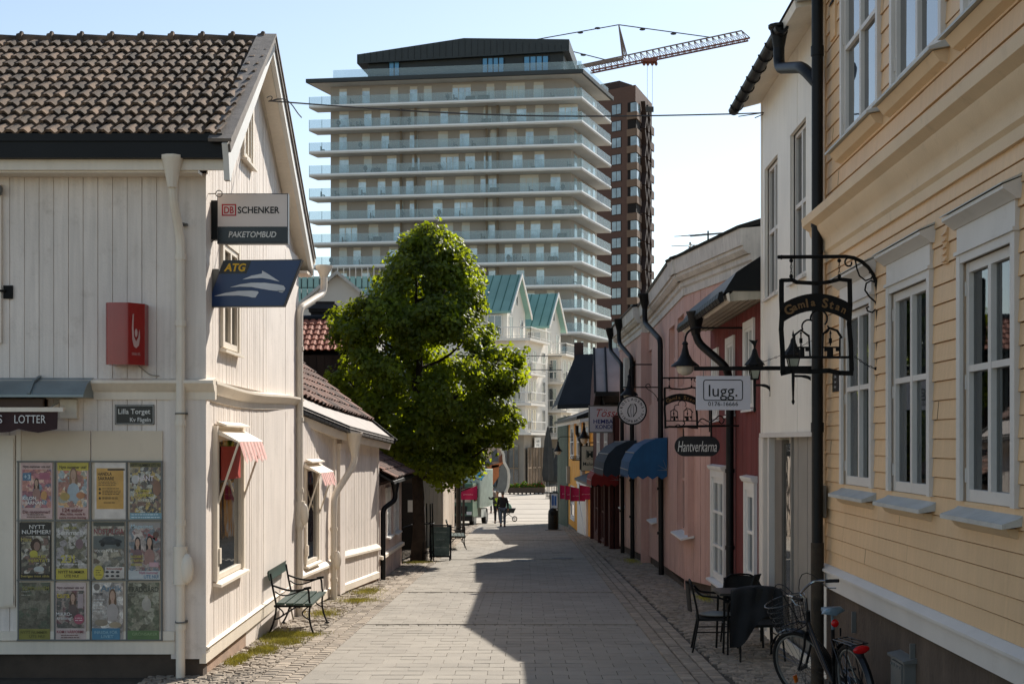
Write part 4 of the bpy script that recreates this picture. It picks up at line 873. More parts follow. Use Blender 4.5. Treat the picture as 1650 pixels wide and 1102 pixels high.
    # utility hatch near the ground
    s_ = f.sY(11.55); b = B(); b.bf(f, s_-.24, s_+.20, T-.03, T+.06, -.35, .30); b.prof(f, [(T-.03, .30), (T+.08, .295), (T+.08, .315), (T-.03, .34)], s_-.28, s_+.24); b.bf(f, s_-.20, s_+.12, T+.06, T+.075, -.05, .28); b.bf(f, s_-.18, s_-.02, T+.06, T+.08, -.33, -.1)
    for z in (.24, -.02):
        for k in range(4): b.bf(f, s_-.18+k*.09, s_-.16+k*.09, T+.075, T+.085, z, z+.02)
    build(b, 'utility_hatch', grey_metal, h)
    for px in (1374, 1468): b = B(); b.bf(f, f.spx(px, T)-.012, f.spx(px, T)+.012, T-.03, T+.01, .25, .45); build(b, 'wall_tie', grey_metal, h)
    return h
yellow_house()
XR_ = lambda Y: 3.35+.022*(Y-17.5)
def white_house():
    wm = M('white_render', '#e6dfd2', .55, .04, 1.2, .12, 30, dirt=.12, dirtc='#b5a88f', streak=.05)
    h = thing('white_house', 'tall cream white shop house between the ochre house and the red house', 'house', (6, 17, G(17)))
    f = F((XR_(14.95)+.06, 14.95), (XR_(19.55)+.06, 19.55), -1); Lw = f.len
    b = B(); b.prof(f, [(-7, -1), (-.12, -1), (-.12, 7.0), (-7, 7.0)], 0.005, Lw); build(b, 'house_body', wm, h)
    HU = [(f.spx(1304), f.spx(1279), 3.98, 5.75), (f.spx(1258), f.spx(1237), 3.98, 5.72)]
    door = (f.spx(1302), f.spx(1243), -.55, 2.12)
    b = B(); boards(b, f, 0, Lw, 2.16, 6.9, .9, T=.04, g=.006, gap=.005, holes=HU, jit=.2)
    b.bf(f, Lw-.09, Lw, -.12, .05, -.55, 6.9); build(b, 'wall', wm, h)
    for s_ in (0, ): pass
    for a, d, z0, z1 in HU: window(h, f, a, d, z0, z1, .04, ytrim, glass_dark, cols=2, rows=(.5,), cas=.05, trim=.0, sill=.05, recess=-.06)
    # shop front: jambs, recessed door and glass
    b = B(); 
    for a in (f.spx(1234), f.spx(1243)): b.bf(f, a-.10, a+.02, -.05, .05, -.55, 2.13)
    b.bf(f, 0, Lw, -.1, .07, 2.11, 2.17); b.bf(f, f.spx(1226), f.spx(1234), -.08, .03, -.55, 2.11); build(b, 'shopfront_trim', ytrim, h)
    b = B(); a, d = f.spx(1305), f.spx(1275); boards(b, f, a, d, -.55, 2.11, .32, T=-.03, g=.02, gap=.012, jit=.4, rv=False); b.bf(f, d, d+.06, -.11, .0, -.55, 2.11)
    build(b, 'shopfront_panel', M('grey_beige_paint', '#8c857b', .6, .05, 2, dirt=.15, dirtc='#6a645c'), h)
    b = B(); b.bf(f, f.spx(1271), f.spx(1257), -.10, -.05, .15, 2.03); o = build(b, 'shop_window', glassM('shop_glass_clear', '#4b4a45', .02, 2.2), h)
    b = B(); b.bf(f, f.spx(1257), f.spx(1246), -.11, -.02, -.55, 2.08); build(b, 'door_frame', M('brown_frame', '#6d655b', .6), h)
    b = B(); b.bf(f, 0, Lw-.1, -.1, .03, -1.0, -.50+.0); b.bf(f, 0, Lw-.6, .03, .06, -.55, -.36); build(b, 'plinth', wm, h)
    # eave: soffit, gutter with brackets, roof
    b = B(); b.prof(f, [(-.12, 6.75), (.04, 6.70), (.36, 6.62), (.38, 6.72), (-.12, 6.9)], .1, Lw+.08); build(b, 'soffit', cream_trim, h)
    b = B(); gz = 6.60; n = 10; ring = [(.40+.075*math.cos(R(a)), gz+.02+.075*math.sin(R(a))) for a in range(180, 361, 20)]; b.prof(f, ring+[(x*.999, z+.012) for x, z in [(.475-.012, gz+.02), (.40, gz-.04), (.337, gz+.02)]], .75, Lw+.12); o = build(b, 'gutter', black_metal, h)
    for k in range(8):
        s_ = .9+k*.5; b = B(); b.tube([f.p(s_, .40+.085*math.cos(R(a)), gz+.02+.085*math.sin(R(a))) for a in range(180, 361, 20)], .009, 5); build(b, 'gutter_bracket', black_metal, o)
    b = B(); b.prof(f, [(.36, 6.70), (.40, 6.72), (-3.4, 8.6), (-3.4, 8.5)], .1, Lw+.1); build(b, 'roof', black_metal, h)
    b = B(); b.prof(f, [(.10, 6.72), (.36, 6.68), (.30, 7.0), (-1.0, 7.75), (-1.2, 7.5)], .0, .09); b.prof(f, [(.34, 6.86), (.36, 6.84), (.30, 7.02), (-1.0, 7.80), (-1.0, 7.6)], .0, .5); build(b, 'verge_flashing', zinc, h)
    b = B(); q = f.p(.35, -.05, 7.1); 
    b.tube(arc(q+Vector((0, 0, .17)), .06, -60, 240, f.U, (0,0,1), 10), .018, 6); b.tube(arc(q+Vector((0, 0, .04)), .035, 0, 360, f.U, (0,0,1), 8), .014, 6); build(b, 'ridge_ornament', black_iron, h)
    # the thick black downpipe with its elbow from the gutter
    x, y = PX(1317, 14.62), 14.62; b = B(); b.tube([(x, y, 1.0), (x, y, 9.3)], .058, 14)
    for z in (8.1, 6.05, 4.3, 2.2): b.tube([(x, y, z-.05), (x, y, z+.05)], .066, 14)
    g0 = f.p(.95, .40, 6.56); b.tube(smooth_path([tuple(g0+Vector((0,0,.1))), tuple(g0+Vector((0,0,-.35))), (x-.1, y+.25, 5.95), (x, y, 5.72)], .14), [.11]+[.062]*14 if False else .062, 12)
    b.lathe(g0+Vector((0, 0, .08)), [(.06, -.22), (.10, 0), (.12, .02), (.12, .05), (.10, .05)], 12)
    o = build(b, 'downpipe', black_metal, h)
    b = B(); b.tube([(x, y, -.5), (x, y, 1.02)], .066, 14); build(b, 'pipe_shoe', M('rusty_iron', '#3c3226', .85, .3, 8, .5, 30, dirt=.5, dirtc='#1c1a17'), o)
    b = B(); b.beam((x, y, 5.3), FY.p(FY.len-.1, .1, 5.3), .02, .03); build(b, 'pipe_clamp', black_metal, o)
    return h
white_house()
def red_house():
    rm = M('falu_red', '#6b2c26', .8, .12, 3, .3, 60, tint=.12, dirt=.3, dirtc='#4c1f1b', streak=.1)
    h = thing('red_house', 'dark red wooden house with white window casings and a deep black eave', 'house', (6, 22.5, G(22)))
    X0 = 3.52; f = F((X0-.02, 19.7), (X0+.04, 25.4), -1); Lw = f.len; T = .03
    b = B(); b.prof(f, [(-6, -1.2), (0, -1.2), (0, 4.0), (-2.9, 5.2), (-6, 4.0)], 0, Lw); build(b, 'house_body', rm, h)
    zt = lambda s: 4.05
    def R4(pa, pb, za, zb): return (min(f.spx(pa, T), f.spx(pb, T)), max(f.spx(pa, T), f.spx(pb, T)), za, zb)
    W = [R4(1215, 1202, 2.55, 3.72), R4(1183, 1173, 2.5, 3.62), R4(1157, 1150, 2.45, 3.55)]
    D = [R4(1218, 1205, -.45, 1.35), R4(1169, 1150, -.3, 1.45)]
    b = B(); boards(b, f, 0, Lw, -.45, 4.05, .21, T=T, g=.012, gap=.01, holes=W+D, jit=.5); build(b, 'cladding', rm, h)
    for a in W: window(h, f, *a, T, white_paint, glass_dark, cols=2, rows=(.5,), cas=.05, trim=.11, tt=.035, sill=.06, recess=.004)
    for i, a in enumerate(D): window(h, f, *a, T, white_paint, glass_dark, cols=1 if i == 0 else 2, rows=(.33, .66), cas=.10, trim=.12, tt=.05, sill=.12, recess=.004, head=.05)
    b = B(); b.bf(f, 0, Lw, -.1, .02, -1.3, -.45); build(b, 'plinth', M('grey_concrete', '#6f6a60', .9, .15, 4, .4, 30, dirt=.3, dirtc='#4d5038'), h)
    # deep eave
    EE = f.sY(25.2); b = B(); n = 8; pr = [(0, 4.02), (.50, 3.98), (.52, 4.06), (.46, 4.12), (0, 4.12)]; b.prof(f, pr, -.10, EE)
    build(b, 'soffit', M('soffit_boards', '#b5ab98', .7, .1, 2, .2, 20, streak=.2, dirt=.3, dirtc='#8a7f6c'), h)
    b = B()
    for k in range(5): b.bf(f, -.09, EE-.02, .10*k+.045, .10*k+.052, 4.0-.004*k, 4.022-.005*k)
    build(b, 'soffit_joint', M('joint_dark', '#5c5446', .9), h)
    b = B(); b.prof(f, [(.505, 3.97), (.54, 3.99), (.56, 4.08), (.52, 4.10)], -.12, EE+.02); build(b, 'eave_mould', cream_trim, h)
    b = B(); b.prof(f, [(.60, 4.09), (.42, 4.38), (-.6, 5.05), (-2.9, 6.0), (-2.9, 5.85), (.0, 4.5), (.0, 4.125), (.46, 4.125)], -.12, EE+.03)
    b.prof(f, [(-2.9, 5.95), (-6.5, 4.0), (-6.5, 3.9), (-2.9, 5.85)], -.12, Lw); build(b, 'roof', black_metal, h)
    b = B()
    for k in range(18):
        s_ = -.12+k*.30; b.prof(f, [(.61, 4.12), (.66, 4.10), (.68, 4.02), (.65, 3.96), (.59, 3.98)], s_, s_+.27)
    build(b, 'gutter_edge', black_metal, h)
    g = f.p(f.spx(1121, .64), .64, 4.02)
    pipe(h, smooth_path([tuple(g), tuple(g+Vector((0, 0, -.38))), tuple(f.p(f.spx(1170, .2), .2, 3.22)), tuple(f.p(f.spx(1176, .12), .12, 3.0)), tuple(f.p(f.spx(1176, .12), .12, -.6))], .2), .062, black_metal, rings=(1.6, .4), funnel=(g+Vector((0, 0, .05)), .15, .35), n=12)
    return h
red_house()
pinkm = M('pink_paint', '#c7a093', .65, .07, 1.5, .2, 50, tint=.08, dirt=.2, dirtc='#96685c', streak=.1)
def pink_house():
    h = thing('pink_house', 'long pink planked house with a layered pale cornice and black downpipes', 'house', (6.5, 36, G(36)))
    greyw = M('weathered_white', '#cbc5bb', .75, .1, 2, .3, 40, streak=.18, dirt=.45, dirtc='#7c766d')
    A = (3.48, 27.7); f1 = F(A, (3.70, 37.2), -1); f2 = F((3.55, 37.2), (3.50, 44.6), -1); f0 = F((3.48+.156*4.2, 23.5), A, -1)
    b = B(); b.mesh([Vector(q) for q in [(3.5,27.7,-2),(3.72,37.2,-2),(3.5,44.6,-2),(9,44.6,-2),(9,25,-2),(3.9,25,-2)]]+[Vector(q) for q in [(3.5,27.7,5.0),(3.74,37.2,5.0),(3.6,44.6,5.0),(9,44.6,5.0),(9,25,5.0),(3.9,25,5.0)]], [tuple(range(6)), tuple(range(11, 5, -1))]+[(i, (i+1) % 6, 6+(i+1) % 6, 6+i) for i in range(6)]); build(b, 'house_body', pinkm, h)
    T = .14
    def R4(f, pa, pb, za, zb): a, d = f.spx(pa, T), f.spx(pb, T); return (min(a, d), max(a, d), za, zb)
    H1 = [R4(f1, 1108, 1091, .25, 2.35), R4(f1, 1058, 1050, .12, 2.0), R4(f1, 1044, 1036, .12, 2.0), R4(f1, 1102, 1092, 3.15, 4.55), R4(f1, 1087, 1078, 3.15, 4.5), R4(f1, 1050, 1044, 3.0, 4.4), R4(f1, 1035, 1029, 3.0, 4.4)]
    H2 = [R4(f2, 1007, 1003, .1, 2.0), (5.0, 6.0, 3.0, 4.3), (2.0, 3.0, 3.0, 4.3)]
    for f, hh, s0 in ((f1, H1, 0), (f2, H2, 0), (f0, [], 0)):
        b = B(); boards(b, f, s0, f.len, -2, 4.95, .16, T=T, g=.016, gap=.012, holes=hh, jit=.5, zbot=lambda s, f=f: f.gz(s)+.22); b.bf(f, f.len-.05, f.len, -.05, T, -1.2, 4.9) if f is not f1 else None
        build(b, 'cladding', pinkm, h)
        for a in hh:
            w0 = window(h, f, *a, T, pinkm, glass_dark, cols=2, rows=(.5,), cas=.06, trim=0, sill=0, recess=.0)
            if a[3] < 3: g = B(); g.prof(f, [(.02, a[2]-.01), (T+.13, a[2]-.06), (T+.13, a[2]-.03), (.02, a[2]+.03)], a[0]-.06, a[1]+.06); build(g, 'sill', white_paint, w0)
        b = B(); b.bf(f, 0, f.len, -.1, T-.05, -2.2, f.gz(0)+.25 if f is not f1 else f.gz(f.len)+.35); build(b, 'plinth', dark_plinth, h)
        e0 = -.28 if f is f1 else 0; e1 = .02 if f is f1 else (.3 if f is f2 else .28)
        b = B(); b.prof(f, [(.0, 4.88), (T+.03, 4.88), (T+.03, 5.02), (T+.07, 5.05), (T+.07, 5.15), (.0, 5.15)], e0*.3, f.len+e1*.3); b.prof(f, [(.0, 5.151), (T+.13, 5.151), (T+.20, 5.22), (T+.20, 5.28), (.0, 5.28)], e0*.6, f.len+e1*.6)
        b.prof(f, [(.0, 5.281), (T+.24, 5.281), (T+.27, 5.56), (.0, 5.60)], e0, f.len+e1); build(b, 'cornice', greyw, h)
        b = B(); b.prof(f, [(T+.29, 5.55), (T+.31, 5.60), (-1.6, 6.25), (-1.6, 6.0)], e0-.02, f.len+e1+.02); build(b, 'roof', black_metal, h)
    b = B(); b.mesh([Vector(q) for q in [(5.2, 24, 5.9), (5.3, 44.4, 6.0), (9, 44.4, 4.9), (9, 24, 4.9), (5.2, 24, 6.25), (5.3, 44.4, 6.25)]], [(0, 1, 5, 4), (4, 5, 2, 3)]); build(b, 'roof', black_metal, h)
    b = B(); b.lathe(P(1120, 404, 29.5), [(.28, -.15), (.22, .0), (.05, .1), (0, .12)], 8); build(b, 'roof_vent', black_metal, h)
    b = B(); q = P(1221, 392, 26); b.box(q.x-.09, q.x+.09, q.y-.09, q.y+.09, q.z-.5, q.z+.18); b.lathe(q+Vector((0, 0, .2)), [(.17, -.03), (.12, .06), (0, .1)], 8); build(b, 'chimney', black_metal, h)
    b = B(); b.box(3.36, 3.75, 37.18, 37.26, -1.3, 4.9); build(b, 'corner_board', pinkm, h)
    # downpipes
    for px, yz in ((1064, 31.0), (1018, 37.1), (1002, 44.2)):
        f = f1 if yz < 37 else f2; s_ = f.spx(px, T+.1); s_ = max(.1, min(f.len-.1, s_)); g = f.p(s_+1.0 if px == 1064 else s_, T+.36, 5.5); top = f.p(s_, T+.08, 0)
        gx = P(1041 if px == 1064 else (1002 if px == 1018 else 985), 0, yz); dz = 5.5
        y0 = g.y; st = f.p(s_+(1.6 if px == 1064 else 1.4), T+.34, 5.42)
        pipe(h, smooth_path([tuple(st), tuple(st+Vector((0, 0, -.55))), tuple(f.p(s_, T+.10, 4.35)), tuple(f.p(s_, T+.10, 4.0)), (top.x, top.y, G(top.y)+.02)], .22), .062, black_metal, rings=(3, 1, 0), funnel=(st+Vector((0, 0, .1)), .16, .32), n=12)
    b = B(); b.bf(f2, 2.6, 3.1, T, T+.25, 3.55, 4.4); build(b, 'meter_box', greyw, h)
    return h
pink_house()
def dutch(name, label, f, s0, s1, ztop, depth, drop, mat, n=5):
    """a hooped canvas hood on the wall"""
    h = thing(name, label, 'awning', tuple(f.p((s0+s1)/2, 0, ztop-1)), 'hooped canvas awnings on the pink house')
    b = B(); pr = [(0.02+depth*math.sin(R(a)), ztop-drop+drop*math.cos(R(a))) for a in [0, 18, 38, 58, 76, 90]]
    k = len(pr); m = 4
    for i in range(k-1):
        for j in range(m):
            a = s0+(s1-s0)*j/m; d = s0+(s1-s0)*(j+1)/m; b.poly([f.p(a, *pr[i]), f.p(d, *pr[i]), f.p(d, *pr[i+1]), f.p(a, *pr[i+1])])
    for s_ in (s0, s1):
        for i in range(k-1): b.poly([f.p(s_, .02, ztop-drop-.0), f.p(s_, *pr[i]), f.p(s_, *pr[i+1])])
    t, z = pr[-1]; q = 8
    for i in range(q):   # scalloped flap
        a = s0+(s1-s0)*i/q; d = s0+(s1-s0)*(i+1)/q; b.poly([f.p(a, t, z), f.p(d, t, z), f.p(d, t+.01, z-.13), f.p((a*3+d)/4, t+.01, z-.19) if False else f.p((a+d)/2, t+.01, z-.20), f.p(a, t+.01, z-.13)])
    for s_ in (s0, s1):
        for i in range(4): a = .02+(t-.02)*i/4; d = .02+(t-.02)*(i+1)/4; b.poly([f.p(s_, a, z), f.p(s_, d, z), f.p(s_, d, z-.13), f.p(s_, (a+d)/2, z-.2), f.p(s_, a, z-.13)])
    o = build(b, 'canopy', mat, h, recalc=False)
    b = B()
    for i in (1, 3, 5): b.tube([f.p(s0+.01, .02, ztop-drop), f.p(s0+.01, *pr[i]), f.p(s1-.01, *pr[i]), f.p(s1-.01, .02, ztop-drop)], .014, 5)
    build(b, 'hoop', grey_metal, h); return h
FP1 = F((3.48-.14, 27.7), (3.70-.14, 37.2), -1); FP2 = F((3.55-.14, 37.2), (3.50-.14, 44.6), -1)
dutch('canvas_awning', 'bright blue hooped canvas awning with a scalloped edge on the pink wall', FP1, FP1.sY(31.3), FP1.sY(34.6), 2.15, .85, .72, M('blue_canvas', '#124a72', .75, .12, 3, .1, 10, streak=.1))
dutch('canvas_awning', 'dark navy hooped canvas awning beyond the bright blue one', FP2, FP2.sY(38.8), FP2.sY(42.8), 2.1, .90, .8, M('navy_canvas', '#1d2a35', .8, .12, 3, .1, 10))
dutch('canvas_awning', 'small dark red canvas awning just past the dark navy one', FP2, FP2.sY(44.8), FP2.sY(47.2), 1.35, .85, .5, M('red_canvas', '#7c1f1b', .8, .12, 3))
# ================================================================ hanging signs and lamps on the right
def gamla():
    Y = 12.55; f = FRONT(0, Y); q = lambda zx, zy, t=0: f.p(PX(1240+zx/4.59, Y), t, PZ(400+zy/4.59, Y))
    loc = Vector((PX(1315, Y), Y, PZ(604, Y)))
    h = thing('wrought_iron_sign', 'large wrought iron old town sign hanging by chains before the ochre house', 'sign', loc, 'wrought iron old town signs')
    b = B()
    def bar(pts, wd=.05, th=.012):
        for a, c in zip(pts, pts[1:]): b.beam(q(*a), q(*c), th, wd, up=(0, -1, 0)) if False else b.extr(f, edge(a, c, wd), -.008, .008)
    def edge(a, c, wd):
        ax, az = PX(1240+a[0]/4.59, Y), PZ(400+a[1]/4.59, Y); cx, cz = PX(1240+c[0]/4.59, Y), PZ(400+c[1]/4.59, Y); dx, dz = cx-ax, cz-az; L_ = math.hypot(dx, dz); nx, nz = -dz/L_*wd/2, dx/L_*wd/2; e = wd*.3
        ax -= dx/L_*e; az -= dz/L_*e; cx += dx/L_*e; cz += dz/L_*e; nx *= 1.22; nz *= 1.22; return [(ax+nx, az+nz), (cx+nx, cz+nz), (cx-nx, cz-nz), (ax-nx, az-nz)]
    bar([(88, 238), (170, 236), (200, 252), (300, 258), (350, 262), (440, 250), (520, 230), (600, 240)], .027); bar([(88, 240), (88, 380), (92, 480), (86, 600), (96, 760), (98, 920)], .034)
    bar([(592, 245), (596, 420), (588, 560), (600, 700), (606, 900)], .032); bar([(90, 925), (160, 908), (300, 912), (440, 905), (520, 922), (610, 925)], .034); bar([(98, 806), (600, 806)], .018)
    build(b, 'sign_frame', black_iron, h)
    b = B(); n = 14; up = []; lo = []
    for i in range(n+1):
        x = 90+510*i/n; k = (i/n-.5)*2; up.append((x, 335+78*k*k)); lo.append((x, 462+92*k*k))
    to = lambda p: (PX(1240+p[0]/4.59, Y), PZ(400+p[1]/4.59, Y))
    for i in range(n): b.extr(f, [to(up[i]), to(up[i+1]), to(lo[i+1]), to(lo[i])], -.006, .006)
    build(b, 'arch_band', black_iron, h)
    b = B(); gold = M('dull_gold', '#6f5330', .6, .15, 20)
    for ch_, zx, big in zip('GamlaStan', (140, 184, 232, 275, 320, 410, 458, 505, 550), (1, 0, 0, .6, 0, 1, .5, 0, 0)):
        k = (zx-345)/255; y = 400+85*k*k; a = -math.atan(2*85*k/255)*.9; Rt = Vector((math.cos(a), 0, math.sin(a))); U = Vector((-math.sin(a), 0, math.cos(a)))
        b.text(ch_, q(zx, y)+Vector((0, -.010, 0)), Rt, U, h=.062+.02*big, bold=.03, shear=.0)
    build(b, 'lettering', gold, h)
    b = B(); T = lambda pts, r=.008: b.tube([q(*p) for p in pts], r, 6)
    def A(cx, cy, r, a0, a1, rr=.008): b.tube([q(cx+r*math.cos(R(a)), cy-r*math.sin(R(a))) for a in range(a0, a1+1, 15)], rr, 6)
    A(290, 580, 50, 60, 215); A(365, 520, 62, -45, 200); A(405, 595, 32, -90, 45, .007)
    T([(175, 650), (232, 605), (290, 650)], .010); T([(185, 640), (185, 800)]); T([(290, 640), (300, 800)]); T([(390, 640), (445, 590), (500, 610), (535, 665)], .011); T([(395, 640), (390, 800)]); T([(520, 660), (520, 800)])
    T([(232, 625), (232, 730)], .006); T([(450, 610), (450, 720)], .006)
    for zx in (232, 450): b.extr(f, [to((zx-11, 665)), to((zx+11, 665)), to((zx+11, 702)), to((zx-11, 702))], -.006, .006); b.extr(f, [to((zx-10, 632)), to((zx+10, 632)), to((zx, 615))], -.006, .006)
    T([(190, 733), (300, 733)], .007); T([(390, 733), (520, 733)], .007)
    for zx in (195, 265, 405, 490): b.extr(f, [to((zx, 735)), to((zx+24, 735)), to((zx+24, 762)), to((zx, 762))], -.006, .006)
    b.extr(f, [to((425, 733)), to((470, 733)), to((470, 800)), to((425, 800))], -.005, .005); b.extr(f, [to((225, 733)), to((258, 733)), to((258, 800)), to((225, 800))], -.005, .005)
    build(b, 'town_silhouette', black_iron, h)
    b = B(); b.tube([q(60, 66), q(560, 62)]+[q(560+240*math.sin(R(a)), 62+270*(1-math.cos(R(a)))) for a in range(15, 91, 15)]+[q(805, 1000)], .0165, 8)
    b.extr(f, [to((55, 66)), to((90, 50)), to((100, 66)), to((90, 84))], -.012, .012)
    def S(pts, r=.008): b.tube(smooth_path([q(*p) for p in pts], .05, 5), r, 6)
    def spiral(cx, cy, r0, a0, turns, sgn=1):
        return [(cx+(r0*(1-i/16*.65))*math.cos(R(a0+sgn*turns*360*i/16)), cy-(r0*(1-i/16*.65))*math.sin(R(a0+sgn*turns*360*i/16))) for i in range(17)]
    b.tube([q(*p) for p in spiral(590, 108, 42, 60, .9)][::-1]+[q(635, 90), q(645, 150), q(665, 205), q(710, 240), q(750, 225), q(770, 195), q(755, 178), q(735, 182)], .008, 6)
    b.tube([q(780, 280), q(790, 255), q(750, 240), q(715, 260), q(705, 310), q(740, 360), q(785, 400), q(795, 440), q(760, 475), q(725, 465), q(718, 440), q(735, 432)], .008, 6)
    build(b, 'bracket', black_iron, h)
    for zx in (160, 515):
        b = B(); b.ell(q(zx, 92), (.018, .018, .018), 8, 6); b.ell(q(zx, 208), (.018, .018, .02), 8, 6)
        for i in range(4): c = q(zx, 115+i*23); b.tube([c+(EX if i % 2 else Vector((0, 1, 0)))*.008*math.cos(R(a))+EZv*.017*math.sin(R(a)) for a in range(0, 360, 45)], .003, 4, closed=True)
        build(b, 'chain', black_iron, h)
    b = B(); p0 = q(630, 800); p1 = q(790, 895)
    for i in range(9): c = p0.lerp(p1, (i+.5)/9)+Vector((0, 0, -.012*math.sin(i/8*3.14))); d = (p1-p0).normalized(); o_ = (Vector((0, 1, 0)) if i % 2 else d.cross(Vector((0, 1, 0)))); b.tube([c+d*.013*math.cos(R(a))+o_*.007*math.sin(R(a)) for a in range(0, 360, 45)], .003, 4, closed=True)
    b.ell(q(800, 890), (.03, .02, .02), 8, 6); b.ell(q(826, 318), (.02, .03, .02), 8, 6); build(b, 'side_chain', black_iron, h)
    b = B(); b.beam(q(805, 318), q(805, 318)+Vector((.0, .0, .0))+Vector((.06, .03, 0)), .03, .03); b.beam(q(805, 890), q(805, 890)+Vector((.06, .03, 0)), .03, .03); build(b, 'wall_mount', black_iron, h)
    Y2 = 26.0; c = dup(h, (PX(1097, Y2), Y2, PZ(690, Y2)), label='smaller distant wrought iron old town sign partly behind the white lugg board'); k = (55/1650*Y2)/(116/1650*Y)*.98; c.scale = (k, k, k*.92)
gamla()
def hang_rect(name, label, Y, x0, x1, y0, y1, mat, edge=None, th=.03):
    f = FRONT(0, Y); h = thing(name, label, 'sign', (PX((x0+x1)/2, Y), Y, PZ(y1, Y))); b = B(); b.bf(f, PX(x0, Y), PX(x1, Y), -th, 0, PZ(y1, Y), PZ(y0, Y)); build(b, 'board', mat, h)
    if edge:
        b = B(); X0, X1, Z0, Z1 = PX(x0, Y), PX(x1, Y), PZ(y1, Y), PZ(y0, Y); e = (X1-X0)*.03
        for a, d, c, g in ((X0-e, X1+e, Z1, Z1+e), (X0-e, X1+e, Z0-e, Z0), (X0-e, X0, Z0, Z1), (X1, X1+e, Z0, Z1)): b.bf(f, a, d, -th-.005, .005, c, g)
        build(b, 'edge_frame', edge, h)
    return h, f, Y
def lugg():
    h, f, Y = hang_rect('shop_sign', 'white lugg shop board with rounded black outline hanging from a long black bar', 15.0, 1122, 1209, 605.5, 660.5, M('lugg_white', '#cfcbd0', .5, .03, 5))
    Z = lambda p: PZ(p, Y); X_ = lambda p: PX(p, Y)
    b = B(); b.text('lugg.', f.p(X_(1165), .004, Z(629)), EX, EZv, w_=.300); build(b, 'lettering', letter_black, h)
    b = B(); b.text('0176-16666', f.p(X_(1165), .004, Z(650.5)), EX, EZv, h=.045, w_=.315); build(b, 'phone_number', letter_black, h)
    b = B(); r = .03; x0, x1, z0, z1 = X_(1133), X_(1197), Z(645.5), Z(611.5); pts = []
    for cx, cz, a0 in ((x1-r, z1-r, 0), (x0+r, z1-r, 90), (x0+r, z0+r, 180), (x1-r, z0+r, 270)):
        for k in range(5): a = R(a0+k*22.5); pts.append((cx+r*math.cos(a), cz+r*math.sin(a), cx+(r-.009)*math.cos(a), cz+(r-.009)*math.sin(a)))
    n = len(pts)
    for i in range(n): p = pts[i]; q = pts[(i+1) % n]; b.poly([f.p(p[0], .003, p[1]), f.p(q[0], .003, q[1]), f.p(q[2], .003, q[3]), f.p(p[2], .003, p[3])])
    build(b, 'outline', letter_black, h, recalc=False)
    b = B(); b.beam((X_(1118), Y-.015, Z(594)), (3.30, Y-.015, Z(593)), .03, .042); build(b, 'bar', black_iron, h)
    b = B()
    for px in (1133, 1196): b.tube([(X_(px), Y-.015, Z(597)), (X_(px), Y-.015, Z(606))], .004, 5)
    build(b, 'hook', grey_metal, h)
    b = B(); p0 = Vector((X_(1196), Y, Z(594))); p1 = Vector((3.29, Y-.01, Z(538)))
    for i in range(26): c = p0.lerp(p1, (i+.5)/26)+Vector((0, 0, -.03*math.sin(i/25*3.14))); d = (p1-p0).normalized(); o_ = (Vector((0, 1, 0)) if i % 2 else d.cross(Vector((0, 1, 0)))); b.tube([c+d*.016*math.cos(R(a))+o_*.008*math.sin(R(a)) for a in range(0, 360, 60)], .003, 4, closed=True)
    build(b, 'stay_chain', black_iron, h)
lugg()
def oval():
    Y = 22.0; f = FRONT(0, Y); X_ = lambda p: PX(p, Y); Z = lambda p: PZ(p, Y); h = thing('craft_shop_sign', 'black rounded sign with pale script Hantverkarna under a scrolled iron bar', 'sign', (X_(1123), Y, Z(735)))
    b = B(); r = (Z(702.5)-Z(735))/2; zc = (Z(702.5)+Z(735))/2; pts = [(X_(1160)-r+r*math.cos(R(a)), zc+r*math.sin(R(a))) for a in range(-90, 91, 15)]+[(X_(1087)+r+r*math.cos(R(a)), zc+r*math.sin(R(a))) for a in range(90, 271, 15)]
    b.extr(f, pts, -.03, 0); build(b, 'board', M('black_board', '#15161a', .5, .1), h)
    b = B(); b.text('Hantverkarna', f.p(X_(1123.5), .006, zc), EX, EZv, h=.17, w_=.60, shear=.25); build(b, 'lettering', letter_white, h)
    b = B(); T = lambda pts, r_=.012: b.tube([(X_(px), Y, Z(py)) for px, py in pts], r_, 6)
    T([(1097, 687), (1168, 686)], .018); T([(1146, 640), (1146, 705)], .016); T([(1101, 690), (1101, 703)], .008)
    b.tube(smooth_path([(X_(px), Y, Z(py)) for px, py in [(1122, 686), (1130, 672), (1145, 682), (1160, 668), (1168, 676), (1163, 684), (1158, 678)]], .1), .009, 6); b.tube(smooth_path([(X_(px), Y, Z(py)) for px, py in [(1086, 688), (1093, 683), (1098, 688), (1104, 682), (1101, 678)]], .1), .009, 6)
    b.tube([(X_(1168), Y, Z(686)), (3.53, Y, Z(686))], .014, 6); build(b, 'bracket', black_iron, h)
oval()
